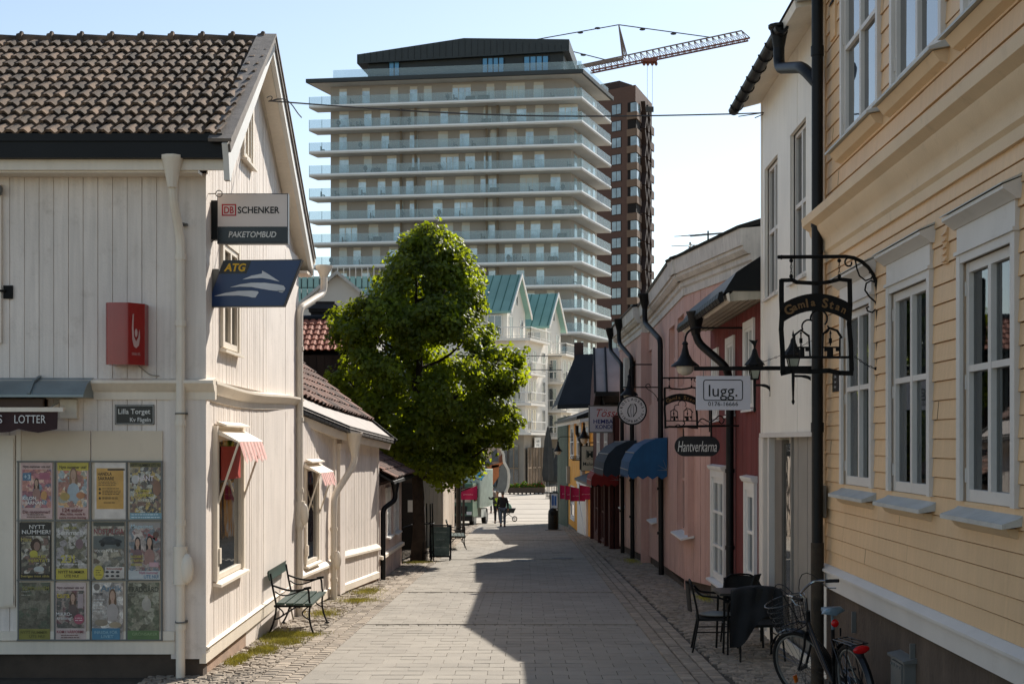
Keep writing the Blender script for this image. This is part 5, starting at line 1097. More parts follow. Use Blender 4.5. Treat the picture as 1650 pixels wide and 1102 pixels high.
def kiro():
    Y = 33.0; f = FRONT(0, Y); cx, cz, r = PX(1018.5, Y), PZ(661, Y), .345; h = thing('round_sign', 'round white sign with black rim and a ring of lettering hanging from a scrolled bar', 'sign', (cx, Y, cz-r))
    mt = Matrix.Rotation(R(90), 3, 'X')
    b = B(); b.lathe((cx, Y, cz), [(0, .02), (r*.9, .02), (r*.9, -.02), (0, -.02)], 28, mt); build(b, 'disc', M('disc_white', '#c4c0bc', .5, .03, 5), h)
    b = B(); b.lathe((cx, Y, cz), [(r*.9, .028), (r, .028), (r, -.03), (r*.9, -.03), (r*.9, .028)], 32, mt, cap=False); build(b, 'rim', black_metal, h)
    b = B()
    def ringtext(s_, a0, a1, up):
        for i, c in enumerate(s_):
            a = R(a0+(a1-a0)*i/(len(s_)-1)); p = Vector((cx+r*.74*math.cos(a), Y-.024, cz+r*.74*math.sin(a)))
            U = Vector((math.cos(a), 0, math.sin(a)))*(1 if up else -1); Rt = Vector((U.z, 0, -U.x)); b.text(c, p, Rt, U, h=.062, bold=.02)
    ringtext('ROSLAGENS', 165, 15, True); ringtext('KIROPRAKTIK', 200, 340, False)
    for a in (184, -4): b.mesh([Vector((cx+r*.74*math.cos(R(a))+.012*math.cos(t), Y-.024, cz+r*.74*math.sin(R(a))+.012*math.sin(t))) for t in [i*.785 for i in range(8)]], [tuple(range(8))])
    for sgn in (-1, 1):
        o = [(0.02, .16), (.07, .14), (.10, .06), (.09, -.04), (.04, -.12), (.01, -.16)]; i_ = [(0.03, .14), (.055, .11), (.075, .05), (.07, -.03), (.035, -.09), (.01, -.13)]
        pts = lambda L_: [Vector((cx+sgn*(x+.015), Y-.024, cz+sgn*z)) for x, z in L_]
        O, I = pts(o), pts(i_); n = len(O); b.mesh(O+I, [(k, k+1, n+k+1, n+k) for k in range(n-1)])
        b.tube([Vector((cx+sgn*(.012), Y-.024, cz+sgn*.155)), Vector((cx+sgn*.035, Y-.024, cz+sgn*.03)), Vector((cx+sgn*.02, Y-.024, cz-sgn*.15))], .007, 4)
    build(b, 'lettering', letter_black, h, recalc=False)
    b = B(); zb = PZ(624, Y); b.tube([(PX(1001, Y), Y, zb), (3.46, Y, zb)], .014, 6); b.tube([(cx, Y, cz+r), (cx, Y, zb)], .01, 5)
    b.tube(smooth_path([(PX(px, Y), Y, PZ(py, Y)) for px, py in [(1062, 645), (1052, 632), (1042, 626), (1040, 620), (1046, 618), (1048, 623)]], .1), .009, 6); build(b, 'bracket', black_iron, h)
kiro()
def tosse():
    h, f, Y = hang_rect('bakery_sign', 'white bakery sign with red script over blue capitals beyond the round sign', 45.5, 950.5, 1013, 655, 695.5, M('bakery_white', '#c2bfc4', .5, .03, 5), grey_metal, .12)
    b = B(); b.text('Tösse', f.p(PX(980, Y), .008, PZ(665, Y)), EX, EZv, h=.26, w_=.75, shear=.35); build(b, 'script', M('sign_red', '#a0252c', .5), h)
    b = B(); b.text('HEMBAGERI', f.p(PX(982, Y), .008, PZ(678.8, Y)), EX, EZv, h=.13, w_=1.02, bold=.02); build(b, 'lettering', M('sign_deep_blue', '#20286e', .5), h)
    b = B(); b.text('KONDITORI', f.p(PX(982.5, Y), .008, PZ(687.5, Y)), EX, EZv, h=.13, w_=.90, bold=.02); build(b, 'lettering', M('sign_deep_blue', '#20286e', .5), h)
    b = B(); b.tube([(PX(975, Y), Y+.06, PZ(655, Y)), (PX(975, Y), Y+.06, PZ(650, Y)), (3.6, Y+.06, PZ(650, Y))], .02, 6); build(b, 'bracket', black_iron, h)
    h, f, Y = hang_rect('inn_sign', 'cream sign with a black M emblem in front of the yellow house', 54.0, 937, 964, 719, 758, M('cream_sign', '#bdb49c', .5, .03, 5), black_iron, .05)
    b = B(); b.text('M', f.p(PX(950.5, Y), .006, PZ(732, Y)), EX, EZv, h=.24, w_=.22, bold=.03); b.text('Malung', f.p(PX(950.5, Y), .006, PZ(747, Y)), EX, EZv, h=.14, w_=.52, bold=.01); build(b, 'lettering', M('ink_dark_green', '#1e2a22', .5), h)
    b = B(); Z = lambda p: PZ(p, Y); b.tube([(PX(x, Y), Y-.01, Z(y)) for x, y in [(944.5, 725), (947, 727), (950.5, 726), (954, 727), (956.5, 725), (956, 731), (957, 738), (954, 740), (950.5, 738), (947, 740), (944, 738), (945, 731), (944.5, 725)]], .008, 5); build(b, 'emblem', M('ink_dark_green', '#1e2a22', .5), h)
    b = B(); b.tube([(PX(922, Y), Y, Z(741)), (PX(936, Y), Y, Z(741))], .02, 5)
    for k in range(5): b.tube(arc((PX(922+k*3, Y), Y, Z(737)), .06, 0, 360, EX, EZv, 8), .012, 4)
    b.tube([(PX(950, Y), Y, Z(719)), (PX(950, Y), Y, Z(713)), (3.1, Y, Z(713))], .025, 5); build(b, 'bracket', black_iron, h)
tosse()
def lantern(label, c, H_, wall, star=False):
    """glass lantern on an upright with a curved wall arm"""
    h = thing('wall_lantern', label, 'lantern', c, 'old style glass wall lanterns'); c = Vector(c); k = H_
    b = B(); b.lathe(c, [(0, -.62*k), (.018*k, -.60*k), (.03*k, -.56*k), (.018*k, -.52*k), (.028*k, -.20*k), (.03*k, 0), (.085*k, .0), (.09*k, .02*k), (.02*k, .03*k)], 10); build(b, 'stem', black_iron, h)
    b = B(); r0, r1 = .085*k, .15*k
    for i in range(4):
        a = R(45+90*i); p0 = c+Vector((r0*math.cos(a), r0*math.sin(a), .02*k)); p1 = c+Vector((r1*math.cos(a), r1*math.sin(a), .26*k)); b.tube([p0, p1], .010*k, 5)
    b.lathe(c, [(r1*1.05, .255*k), (r1*1.15, .275*k), (r1*1.35, .28*k), (r1*1.2, .31*k), (.09*k, .42*k), (.055*k, .50*k), (.045*k, .56*k), (.03*k, .58*k), (.012*k, .60*k), (.022*k, .64*k), (.012*k, .69*k), (0, .74*k)], 8); build(b, 'crown', black_iron, h)
    b = B(); b.lathe(c, [(r0*.86, .025*k), (r1*.90, .25*k)], 4, Matrix.Rotation(R(45), 3, 'Z')); build(b, 'glass', M('lantern_glass', '#8f9486', .25, .1, 10), h, smooth=False)
    b = B(); w_ = Vector(wall); d = w_-c; d.z = 0
    b.tube(bez(c+Vector((0, 0, -.10*k)), c+Vector((0, 0, -.10*k))+d*.6, c+d+Vector((0, 0, -.10*k)), c+d+Vector((0, 0, -.30*k))), [.022*k]*3+[.03*k]*3+[.02*k]*3, 7); b.tube([c+d+Vector((0, 0, .10*k)), c+d+Vector((0, 0, -.32*k))], [.012*k, .03*k], 6); build(b, 'wall_arm', black_iron, h)
    if star: b = B(); b.mesh([c+Vector((x*k, -.01, .70*k+z*k)) for x, z in [(-.12, .06), (.0, .04), (.06, .06), (.03, -.02), (.0, -.12), (-.03, -.04)]], [tuple(range(6))]); build(b, 'star', black_iron, h)
    return h
Yl = 16.0; lantern('glass wall lantern behind the large old town sign on the white house', (PX(1278, Yl), Yl, PZ(597, Yl)), .62, (PX(1278, Yl)+.22, Yl-.05, 0))
Yl = 18.9; lantern('glass wall lantern with a star finial beside the lugg board', (PX(1216, Yl), Yl, PZ(612, Yl)), .70, (PX(1216, Yl)+.20, Yl-.1, 0), True)
def bell_lamp(label, Y, px, py_top, py_bot, wallx, k=1.0, globe=True):
    """gooseneck arm, bell shade, white globe"""
    x, zb, zt = PX(px, Y), PZ(py_bot, Y), PZ(py_top, Y); h = thing('gooseneck_lamp', label, 'lamp', (x, Y, zb), 'bell shaped gooseneck street lamps'); L_ = zt-zb
    b = B(); b.lathe((x, Y, zb), [(.30*k, .22*L_), (.29*k, .25*L_), (.16*k, .36*L_), (.09*k, .50*L_), (.055*k, .66*L_), (.05*k, .72*L_), (.07*k, .74*L_), (.05*k, .78*L_), (.03*k, .80*L_)], 20); b.lathe((x, Y, zb), [(.29*k, .24*L_), (.06*k, .45*L_)], 20); build(b, 'shade', black_metal, h)
    b = B(); b.ell((x, Y, zb+.20*L_), (.19*k, .19*k, .19*L_), 16, 8); build(b, 'globe', M('opal_glass', '#b5afa2', .25, .03), h)
    b = B(); s_ = 1 if wallx > x else -1; r = min(.25*k, abs(wallx-x)*.45); b.tube([(x, Y, zb+.78*L_)]+[(x+s_*r*(1-math.cos(R(a))), Y, zb+L_-r*.6+r*math.sin(R(a))) for a in range(0, 91, 15)]+[(wallx, Y, zb+L_+r*.4)], .022*k, 7); build(b, 'arm', black_metal, h)
    return h
bell_lamp('bell lamp with a white globe beside the red house eave above the lugg board', 21.5, 1104, 536, 606, 3.5, .72)
bell_lamp('bell lamp just above and behind the round white sign', 36.0, 1014, 592, 650, 3.6, .75)
bell_lamp('bell lamp beside the bakery sign, before the dark roofs', 49, 970, 628, 672, 3.3, .7)
bell_lamp('bell lamp under the eave of the yellow house', 56, 941, 672, 716, 3.1, .75)
bell_lamp('farthest bell lamp, near the green house corner', 66, 899, 706, 733, 2.9, .75)
# ================================================================ cafe table, chairs, bicycle
def chair(label, loc, rz):
    h = thing('cafe_chair', label, 'chair', (0, 0, 0), 'black tube cafe chairs on the right pavement')
    for sx in (-1, 1):
        b = B(); x = sx*.27
        b.tube(smooth_path([(x*.98, -.27, 0), (x, -.24, .40), (x*1.02, -.20, .60), (x, -.05, .68), (x*.93, .20, .70), (x*.8, .27, .78)], .14), .0125, 8); build(b, 'front_leg', black_iron, h)
        b = B(); b.tube(smooth_path([(x*.98, .30, 0), (x*.9, .22, .42), (x*.86, .26, .62), (x*.8, .30, .80), (x*.5, .325, .86), (0, .33, .87)], .12), .0125, 8); build(b, 'rear_leg', black_iron, h)
    b = B(); n = 8; pts = []
    for j, z in enumerate((.50, .62, .74, .85)):
        for i in range(n+1): a = -1+2*i/n; pts.append(Vector((a*.22, .30+.04*(1-a*a)+(z-.5)*.09, z-.03*a*a*(j == 3))))
    b.mesh(pts, [(j*(n+1)+i, j*(n+1)+i+1, (j+1)*(n+1)+i+1, (j+1)*(n+1)+i) for j in range(3) for i in range(n)]); b.mesh([p+Vector((0, .012, 0)) for p in pts], [(j*(n+1)+i, j*(n+1)+i+1, (j+1)*(n+1)+i+1, (j+1)*(n+1)+i) for j in range(3) for i in range(n)])
    build(b, 'backrest', M('woven_black', '#191816', .8, .2, 40, .5, 200), h, recalc=False)
    b = B(); b.hexa([(-.235, -.24, .40), (.235, -.24, .40), (.22, .25, .39), (-.22, .25, .39), (-.235, -.24, .43), (.235, -.24, .43), (.22, .25, .42), (-.22, .25, .42)]); build(b, 'seat', M('woven_black', '#191816'), h)
    b = B(); b.tube([(-.262, -.245, .27), (-.26, .25, .26)], .008, 6); b.tube([(.262, -.245, .27), (.26, .25, .26)], .008, 6) ; build(b, 'stretcher', black_iron, h)
    h.location = loc; h.rotation_euler = (0, 0, rz); return h
c1 = chair('black cafe chair with its back to the viewer and a dark jacket hung over it', (2.86, 16.75, G(16.75)+.02), R(180+4))
c1.rotation_euler = (0, 0, R(-176+180+4))
c2 = dup(c1, (2.50, 17.45, G(17.45)+.02), R(96), 'black cafe chair with a grey cushion on the street side of the table')
c3 = dup(c1, (2.98, 18.15, G(18.15)+.02), R(184), 'black cafe chair behind the table, mostly hidden by it')
c1.rotation_euler = (0, 0, R(-172)); 
c1.rotation_euler = (0, 0, R(8))
def cushion(x, y, label):
    b = B(); b.ell((x, y, G(y)+.02+.455), (.21, .21, .03), 14, 6); build(b, 'seat_cushion', M('cushion_grey', '#8b8880', .9, .08, 8), label=label, cat='cushion')
cushion(2.50, 17.45, 'grey round cushion on the seat of the street side cafe chair')
def jacket():
    """dark coat folded over the back of the near chair"""
    b = B(); cx, cy, z0 = 2.86, 16.75+.33, 0; g = G(16.75)+.02; n, m = 18, 16; c, s_ = math.cos(R(8)), math.sin(R(8)); pts = []
    for i in range(n+1):
        u = i/n; x = -.30+.60*u
        for j in range(m+1):
            v = j/m; drop = .42+.24*(1-u)**2+.10*math.sin(u*7)
            if v < .35: y = .20+.13*(v/.35); z = .62+.27*math.sin(v/.35*1.57)
            else: k = (v-.35)/.65; y = .33+.05+.05*k+.022*math.sin(u*19+k*3); z = .89-drop*k
            w = noise.noise((u*5, v*4, 1))*.03; z += -.05*(abs(u-.5)*2)**2
            lx = x*(1+.1*(v > .5)*(v-.5)); ly = y+w; pts.append(Vector((2.86+lx*c-ly*s_*-1*(-1), 16.75-(-0)+(-ly)*-1*(-1)*c, g+z)))
    b.mesh(pts, [(i*(m+1)+j, i*(m+1)+j+1, (i+1)*(m+1)+j+1, (i+1)*(m+1)+j) for i in range(n) for j in range(m)])
    return build(b, 'jacket', M('jacket_cloth', '#17181a', .85, .2, 6, .2, 40), label='dark jacket draped over the back of the near cafe chair', cat='jacket', recalc=False, ang=80)
c1.rotation_euler = (0, 0, R(180+6)); c3.rotation_euler = (0, 0, R(4)); c2.rotation_euler = (0, 0, R(84))
jacket()
def table():
    x, y = 2.83, 17.45; g = G(y)+.02; h = thing('cafe_table', 'dark cafe table between the chairs by the white house', 'table', (x, y, g))
    b = B(); b.hexa([(x-.34, y-.34, g+.71), (x+.34, y-.34, g+.71), (x+.34, y+.34, g+.71), (x-.34, y+.34, g+.71), (x-.34, y-.34, g+.74), (x+.34, y-.34, g+.74), (x+.34, y+.34, g+.74), (x-.34, y+.34, g+.74)]); build(b, 'table_top', M('table_dark', '#35332f', .35, .15, 4), h)
    for i, (sx, sy) in enumerate(((-1, -1), (1, -1), (1, 1), (-1, 1))): b = B(); b.tube([(x+sx*.29, y+sy*.29, g), (x+sx*.27, y+sy*.27, g+.71)], .014, 7); build(b, 'leg', black_iron, h)
    m = thing('menu_stand', 'black framed menu card leaning on the cafe table', 'menu', (x+.10, y-.08, g+.74)); Rt = Vector((.45, .88, 0)).normalized()
    a = Vector((x+.02, y-.25, g+.745)); d = Vector((.075, 0, .21)); w_ = Vector((.10, .14, 0)); b = B(); nn = d.cross(w_).normalized()*.006
    b.hexa([a-nn, a+w_-nn, a+w_+d-nn, a+d-nn, a+nn, a+w_+nn, a+w_+d+nn, a+d+nn]); b.beam(a+d*.7+w_*.5, a+w_*.5+Vector((.14, .0, 0)), .01, .01); build(b, 'frame', black_metal, m)
    b = B(); o = nn*1.3 if nn.x < 0 else -nn*1.3; i0 = a+d*.10+w_*.12; b.poly([i0+o, i0+w_*.76+o, i0+w_*.76+d*.8+o, i0+d*.8+o]); build(b, 'card', M('menu_card', '#b8c8d4', .4, .05, 20), m, recalc=False)
    b = B()
    for k in range(5): q = i0+d*(.12+.14*k)+w_*.08; b.poly([q+o*1.4, q+w_*.5+o*1.4, q+w_*.5+d*.035+o*1.4, q+d*.035+o*1.4])
    build(b, 'print', letter_black, m, recalc=False)
table()
def bicycle():
    h = thing('bicycle', 'black city bicycle with front basket and blue grey saddle parked by the ochre house', 'bicycle', (0, 0, 0)); rub = M('tyre_rubber', '#151413', .85, .15, 10); bp = M('bike_black', '#121315', .3, .1, 5); chr_ = M('chrome', '#7d8286', .2, .05, 5, metal=.9)
    st = Matrix.Translation((.86, 0, .75)) @ Matrix.Rotation(R(-20), 4, 'Y') @ Matrix.Rotation(R(27), 4, 'Z') @ Matrix.Rotation(R(20), 4, 'Y') @ Matrix.Translation((-.86, 0, -.75))
    def fin(b, name, mat, par=h, steer=False, **k):
        if steer: b.v = [st @ v for v in b.v]
        return build(b, name, mat, par, **k)
    for x, s_ in ((0, False), (1.08, True)):
        b = B(); b.tube([(x+.335*math.cos(R(a)), 0, .35+.335*math.sin(R(a))) for a in range(0, 360, 9)], .019, 8, closed=True); wh = fin(b, 'wheel', rub, steer=s_)
        b = B(); b.tube([(x+.308*math.cos(R(a)), 0, .35+.308*math.sin(R(a))) for a in range(0, 360, 9)], .011, 6, closed=True); fin(b, 'rim', grey_metal, wh, s_)
        b = B()
        for k in range(28): a = R(k*360/28); q = R(k*360/28+(30 if k % 2 else -30)); sy = .03 if k % 4 < 2 else -.03; b.tube([(x+.3*math.cos(a), 0, .35+.3*math.sin(a)), (x+.02*math.cos(q), sy, .35+.02*math.sin(q))], .0016, 3)
        fin(b, 'spokes', chr_, wh, s_)
        b = B(); b.tube([(x, -.05, .35), (x, .05, .35)], .022, 8); fin(b, 'hub', chr_, wh, s_)
        b = B(); a0, a1 = (20, 185) if x == 0 else (35, 190); n = 16; vs_ = []
        for i in range(n+1): a = R(a0+(a1-a0)*i/n); vs_ += [Vector((x+.372*math.cos(a), -.03, .35+.372*math.sin(a))), Vector((x+.385*math.cos(a), 0, .35+.385*math.sin(a))), Vector((x+.372*math.cos(a), .03, .35+.372*math.sin(a)))]
        b.mesh(vs_, [(3*i+j, 3*i+j+1, 3*i+j+4, 3*i+j+3) for i in range(n) for j in (0, 1)]); fin(b, 'mudguard', bp, steer=s_, recalc=False)
    b = B(); b.tube([(.83, 0, .90), (.88, 0, .70)], .022, 8); b.tube(bez((.86, 0, .80), (.70, 0, .60), (.58, 0, .42), (.45, 0, .30)), .017, 8); b.tube(bez((.87, 0, .73), (.72, 0, .53), (.60, 0, .38), (.45, 0, .29)), .017, 8); b.tube([(.45, 0, .28), (.30, 0, .80)], .016, 8)
    for sy in (-1, 1): b.tube([(.44, sy*.03, .28), (0, sy*.06, .35)], .010, 6); b.tube([(.32, sy*.02, .70), (0, sy*.06, .35)], .009, 6)
    fin(b, 'frame', bp)
    b = B()
    for sy in (-1, 1): b.tube([(.885, sy*.045, .70), (.93, sy*.05, .58), (1.08, sy*.05, .35)], .012, 6)
    b.tube([(.885, -.05, .70), (.885, .05, .70)], .014, 6); fin(b, 'fork', bp, steer=True)
    b = B(); b.tube([(.83, 0, .90), (.80, 0, 1.02), (.86, 0, 1.06)], .014, 8)
    for sy in (-1, 1): b.tube(smooth_path([(.86, 0, 1.06), (.88, sy*.10, 1.08), (.84, sy*.19, 1.12), (.66, sy*.24, 1.10)], .08), .011, 7)
    o = fin(b, 'handlebar', chr_, steer=True)
    for sy in (-1, 1):
        b = B(); b.tube([(.72, sy*.222, 1.105), (.60, sy*.255, 1.095)], .017, 8); fin(b, 'grip', rub, o, True)
        b = B(); b.tube([(.76, sy*.21, 1.09), (.72, sy*.22, 1.04), (.64, sy*.24, 1.03)], .006, 5); fin(b, 'brake_lever', chr_, o, True)
    b = B(); b.tube(bez((  .76, .21, 1.10), (.98, .2, 1.30), (1.02, .05, 1.1), (.92, .02, .75)), .004, 5); b.tube(bez((.76, -.21, 1.10), (1.0, -.2, 1.35), (.95, -.05, 1.1), (.90, -.02, .8)), .004, 5); fin(b, 'brake_cable', rub, steer=True)
    b = B(); prof_ = [(0, .02), (.06, .035), (.14, .07), (.22, .105), (.27, .095), (.285, .05), (.285, 0)]; vs_ = []
    n = len(prof_)
    for x, y in prof_: vs_ += [Vector((.47-x, -y, .945+.05*x)), Vector((.47-x, -y*.6, .975+.10*x)), Vector((.47-x, 0, .972+.08*x)), Vector((.47-x, y*.6, .975+.10*x)), Vector((.47-x, y, .945+.05*x)), Vector((.47-x, 0, .93))]
    b.mesh(vs_, [(6*i+j, 6*i+(j+1) % 6, 6*i+6+(j+1) % 6, 6*i+6+j) for i in range(n-1) for j in range(6)]+[tuple(range(6)), tuple(range(6*n-1, 6*n-7, -1))]); b.tube([(.30, 0, .80), (.275, 0, .93)], .013, 8); fin(b, 'saddle', M('saddle_vinyl', '#6b7f8c', .3, .15, 8), ang=70)
    b = B()
    for y in (-.07, -.023, .023, .07): b.tube([(.16, y, .74), (-.24, y, .74)], .005, 5)
    b.tube([(.16, -.075, .74), (.16, .075, .74)], .006, 5); b.tube([(-.24, -.075, .74), (-.24, .075, .74)], .006, 5)
    for sy in (-1, 1): b.tube([(-.15, sy*.075, .74), (0, sy*.07, .35)], .006, 5); b.tube([(.1, sy*.075, .74), (0, sy*.07, .35)], .006, 5)
    b.tube([(.15, 0, .76), (.13, 0, .83)], .008, 5); fin(b, 'rack', bp)
    b = B(); b.ell((-.255, 0, .70), (.018, .075, .035), 12, 6); fin(b, 'rear_reflector', M('reflector_red', '#c01014', .25, .1), h)
    b = B(); b.ell((.235, 0, .86), (.02, .035, .035), 10, 6); fin(b, 'tail_lamp', M('reflector_red', '#c01014', .25, .1), h)
    b = B(); b.box(1.30, 1.315, -.02, .02, .40, .47); b.v = [v+Vector((-.10, .0, -.2)) for v in b.v]; fin(b, 'orange_reflector', M('reflector_orange', '#c8641a', .3), h, True)
    b = B(); z0, z1 = .74, 1.0; w0, w1 = (.12, .17), (.16, .21)
    ring = lambda k: [(1.07+(.12+.04*k)*math.cos(R(a))*1.05, (.16+.05*k)*math.sin(R(a)), z0+(z1-z0)*k) for a in range(0, 360, 20)]
    for k in (0, .2, .4, .6, .8, 1): b.tube(ring(k), .006 if k in (0, 1) else .0028, 5, closed=True)
    r0, r1 = ring(0), ring(1)
    for i in range(18):
        b.tube([r0[i], r1[i]], .0028, 4); b.tube([r0[i], r1[(i+1) % 18]], .0018, 3)
    for i in range(0, 9): b.tube([r0[i], r0[(18-i) % 18]], .002, 3)
    b.tube([(.88, 0, .78), (.98, 0, .80)], .010, 5); b.tube(smooth_path([r1[9], (1.0, 0, 1.14), (1.12, 0, 1.17), r1[0]], .06), .005, 5); fin(b, 'basket', bp, steer=True)
    b = B(); b.tube([(.45, -.07, .28), (.45, .07, .28)], .02, 8)
    for sy in (-1, 1): b.tube([(.45, sy*.07, .28), (.45+sy*.10, sy*.08, .28-sy*.14)], .009, 6); b.box(.45+sy*.10-.04, .45+sy*.10+.04, sy*.08-(0 if sy > 0 else .09), sy*.08+(.09 if sy > 0 else 0), .28-sy*.14-.012, .28-sy*.14+.012)
    fin(b, 'crank', chr_)
    b = B(); b.extr(F((0, -.06), (1, -.06)), [(.53, .36), (.36, .37), (.0, .40), (-.06, .35), (0, .30), (.40, .20), (.52, .22), (.56, .30)], 0, .012); fin(b, 'chain_guard', bp)
    b = B(); b.tube([(.05, .07, .33), (.02, .22, .0)], .009, 6); fin(b, 'kickstand', chr_)
    rear = Vector((2.95, 12.12)); front = Vector((2.76, 13.16)); d = front-rear; h.location = (rear.x, rear.y, G(12.5)-.0+.01); h.rotation_euler = (R(-8), 0, math.atan2(d.y, d.x)); h.rotation_mode = 'XYZ'
bicycle()
# ================================================================ low houses beyond the corner house (left)
def low_house():
    h = thing('low_house', 'low cream planked house with an old red tiled roof beside the corner house', 'house', (-5, 26, G(26)))
    W = [(-3.44, 22.55), (-3.27, 26.0), (-2.86, 30.2)]; E = [(-3.42, 22.62, 2.60), (-2.92, 25.7, 2.28), (-2.52, 30.5, 2.08)]
    f1 = F(W[0], W[1]); f2 = F(W[1], W[2])
    b = B(); n = [(-3.46, 22.55), (-3.30, 26.0), (-2.9, 30.18), (-8, 30.18), (-8, 22.55)]
    b.mesh([Vector((x, y, -1.6)) for x, y in n]+[Vector((x, y, 2.25)) for x, y in n], [tuple(range(5)), tuple(range(9, 4, -1))]+[(i, (i+1) % 5, 5+(i+1) % 5, 5+i) for i in range(5)]); build(b, 'house_body', cream, h)
    ho = [(.75, 1.75, .05, 1.62)]
    b = B(); boards(b, f1, 0, f1.len, -.05, 2.36, .09, T=.03, g=.012, gap=.012, holes=ho, jit=.4); boards(b, f1, 0, f1.len, -.55, -.05, .09, T=.03, g=.012, gap=.012, jit=.4)
    boards(b, f2, .1, f2.len-.05, -.70, 2.26, .10, T=.03, g=.012, gap=.012, jit=.4); b.bf(f1, f1.len-.06, f1.len+.03, -.02, .06, -.7, 2.3); b.bf(f2, -.02, .13, -.02, .055, -.7, 2.3); b.bf(f2, .20, .62, .03, .10, -.75, 1.92); b.bf(f2, .15, .67, .03, .13, 1.92, 2.02); b.bf(f2, f2.len-.08, f2.len, -.02, .05, -.7, 2.2)
    build(b, 'cladding', cream, h)
    window(h, f1, *ho[0], .03, cream_trim, glass_dark, cols=1, rows=(), cas=.05, trim=.09, tt=.04, sill=.08); fringe(h, f1, .72, 1.75, 1.62, 'far')
    b = B(); b.prof(f1, [(.02, -.12), (.10, -.12), (.10, -.08), (.02, .0)], 0, f1.len, dz=-.05); b.prof(f2, [(.02, -.10), (.09, -.12), (.09, -.08), (.02, .02)], .62, f2.len, dz=-.1)
    b.prof(f1, [(.0, -.66), (.06, -.66), (.06, -.52), (.0, -.48)], 0, f1.len, dz=-.06); b.prof(f2, [(.0, -.74), (.06, -.74), (.06, -.62), (.0, -.56)], 0, f2.len, dz=-.08); build(b, 'rail', cream_trim, h)
    b = B(); b.bf(f1, 0, f1.len, -.2, .0, -1.4, -.6); b.bf(f2, 0, f2.len, -.2, 0.0, -1.4, -.68); build(b, 'plinth', plinth_m, h)
    # roof: eave flashing, tiles, fascia
    rd = Vector((-1, .03, .80)).normalized(); up = lambda p, k: Vector(p)+rd*k
    b = B(); 
    for a, c in zip(E, E[1:]): b.poly([up(a, -.02)+Vector((0, 0, .02)), up(c, -.02)+Vector((0, 0, .02)), up(c, .62)+Vector((0, 0, .02)), up(a, .62)+Vector((0, 0, .02))]); b.poly([up(a, .6), up(c, .6), up(c, 4.3), up(a, 4.3)])
    b.poly([up(E[0], 4.3), up(E[2], 4.3), up(E[2], 4.3)+Vector((-3.2, 0, -2.6)), up(E[0], 4.3)+Vector((-3.2, 0, -2.6))])
    build(b, 'roof_deck', M('weathered_flashing', '#8b8078', .7, .12, 3, .2, 30, streak=.1), h, recalc=False)
    for a, c in zip(E, E[1:]):
        a_, c_ = Vector(a), Vector(c); e = (c_-a_); L_ = e.length; b = B(); cols = max(1, int(L_/.235)); o = up(a, .60)+Vector((0, 0, .03)); tiles(b, o, e, rd-e.normalized()*rd.dot(e.normalized()), cols, 12, L_/cols, .32, amp=.032, seg=5, jit=.012); build(b, 'roof_tiles', tile_red, h, recalc=False, ang=60)
    for i, (a, c) in enumerate(zip(E, E[1:])):
        b = B(); n_ = 14 if i == 0 else 10; a_, c_ = Vector(a), Vector(c)
        for k in range(n_): p, q = a_.lerp(c_, k/n_), a_.lerp(c_, (k+.93)/n_); b.beam(p+Vector((-.02, 0, .0)), q+Vector((-.02, 0, .0)), .05, .12)
        build(b, 'eave_edge', black_metal if i == 0 else M('dark_slat', '#3d3732', .7, .2, 10), h)
        b = B(); dwn = Vector((-.10, 0, -.10)); b.hexa([a_+dwn+Vector((-.35, 0, -.02)), c_+dwn+Vector((-.35, 0, -.02)), c_+dwn+Vector((0, 0, -.10)), a_+dwn+Vector((0, 0, -.10)), a_+dwn+Vector((-.35, 0, .05)), c_+dwn+Vector((-.35, 0, .05)), c_+dwn+Vector((.04, 0, .03)), a_+dwn+Vector((.04, 0, .03))]); build(b, 'soffit', cream_trim, h)
    b = B(); b.beam(up(E[2], -.05), up(E[2], 4.3), .04, .12); build(b, 'verge_board', black_metal, h)
    g = Vector((-2.86, 25.9, 2.20)); k = f1.p(f1.len-.55, .12, 0)
    pipe(h, smooth_path([tuple(g), tuple(g+Vector((0, 0, -.55))), (k.x, k.y+.1, 1.10), (k.x, k.y, .85), (k.x, k.y, -.75), (k.x+.12, k.y-.1, -.92)], .14), .058, cream_trim, rings=(.5, 0, -.4), funnel=(g, .155, .42))
    b = B(); b.ell((k.x+.07, k.y-.05, -.05), (.07, .06, .17), 8, 6); build(b, 'pipe_cleanout', cream_trim, h)
low_house()
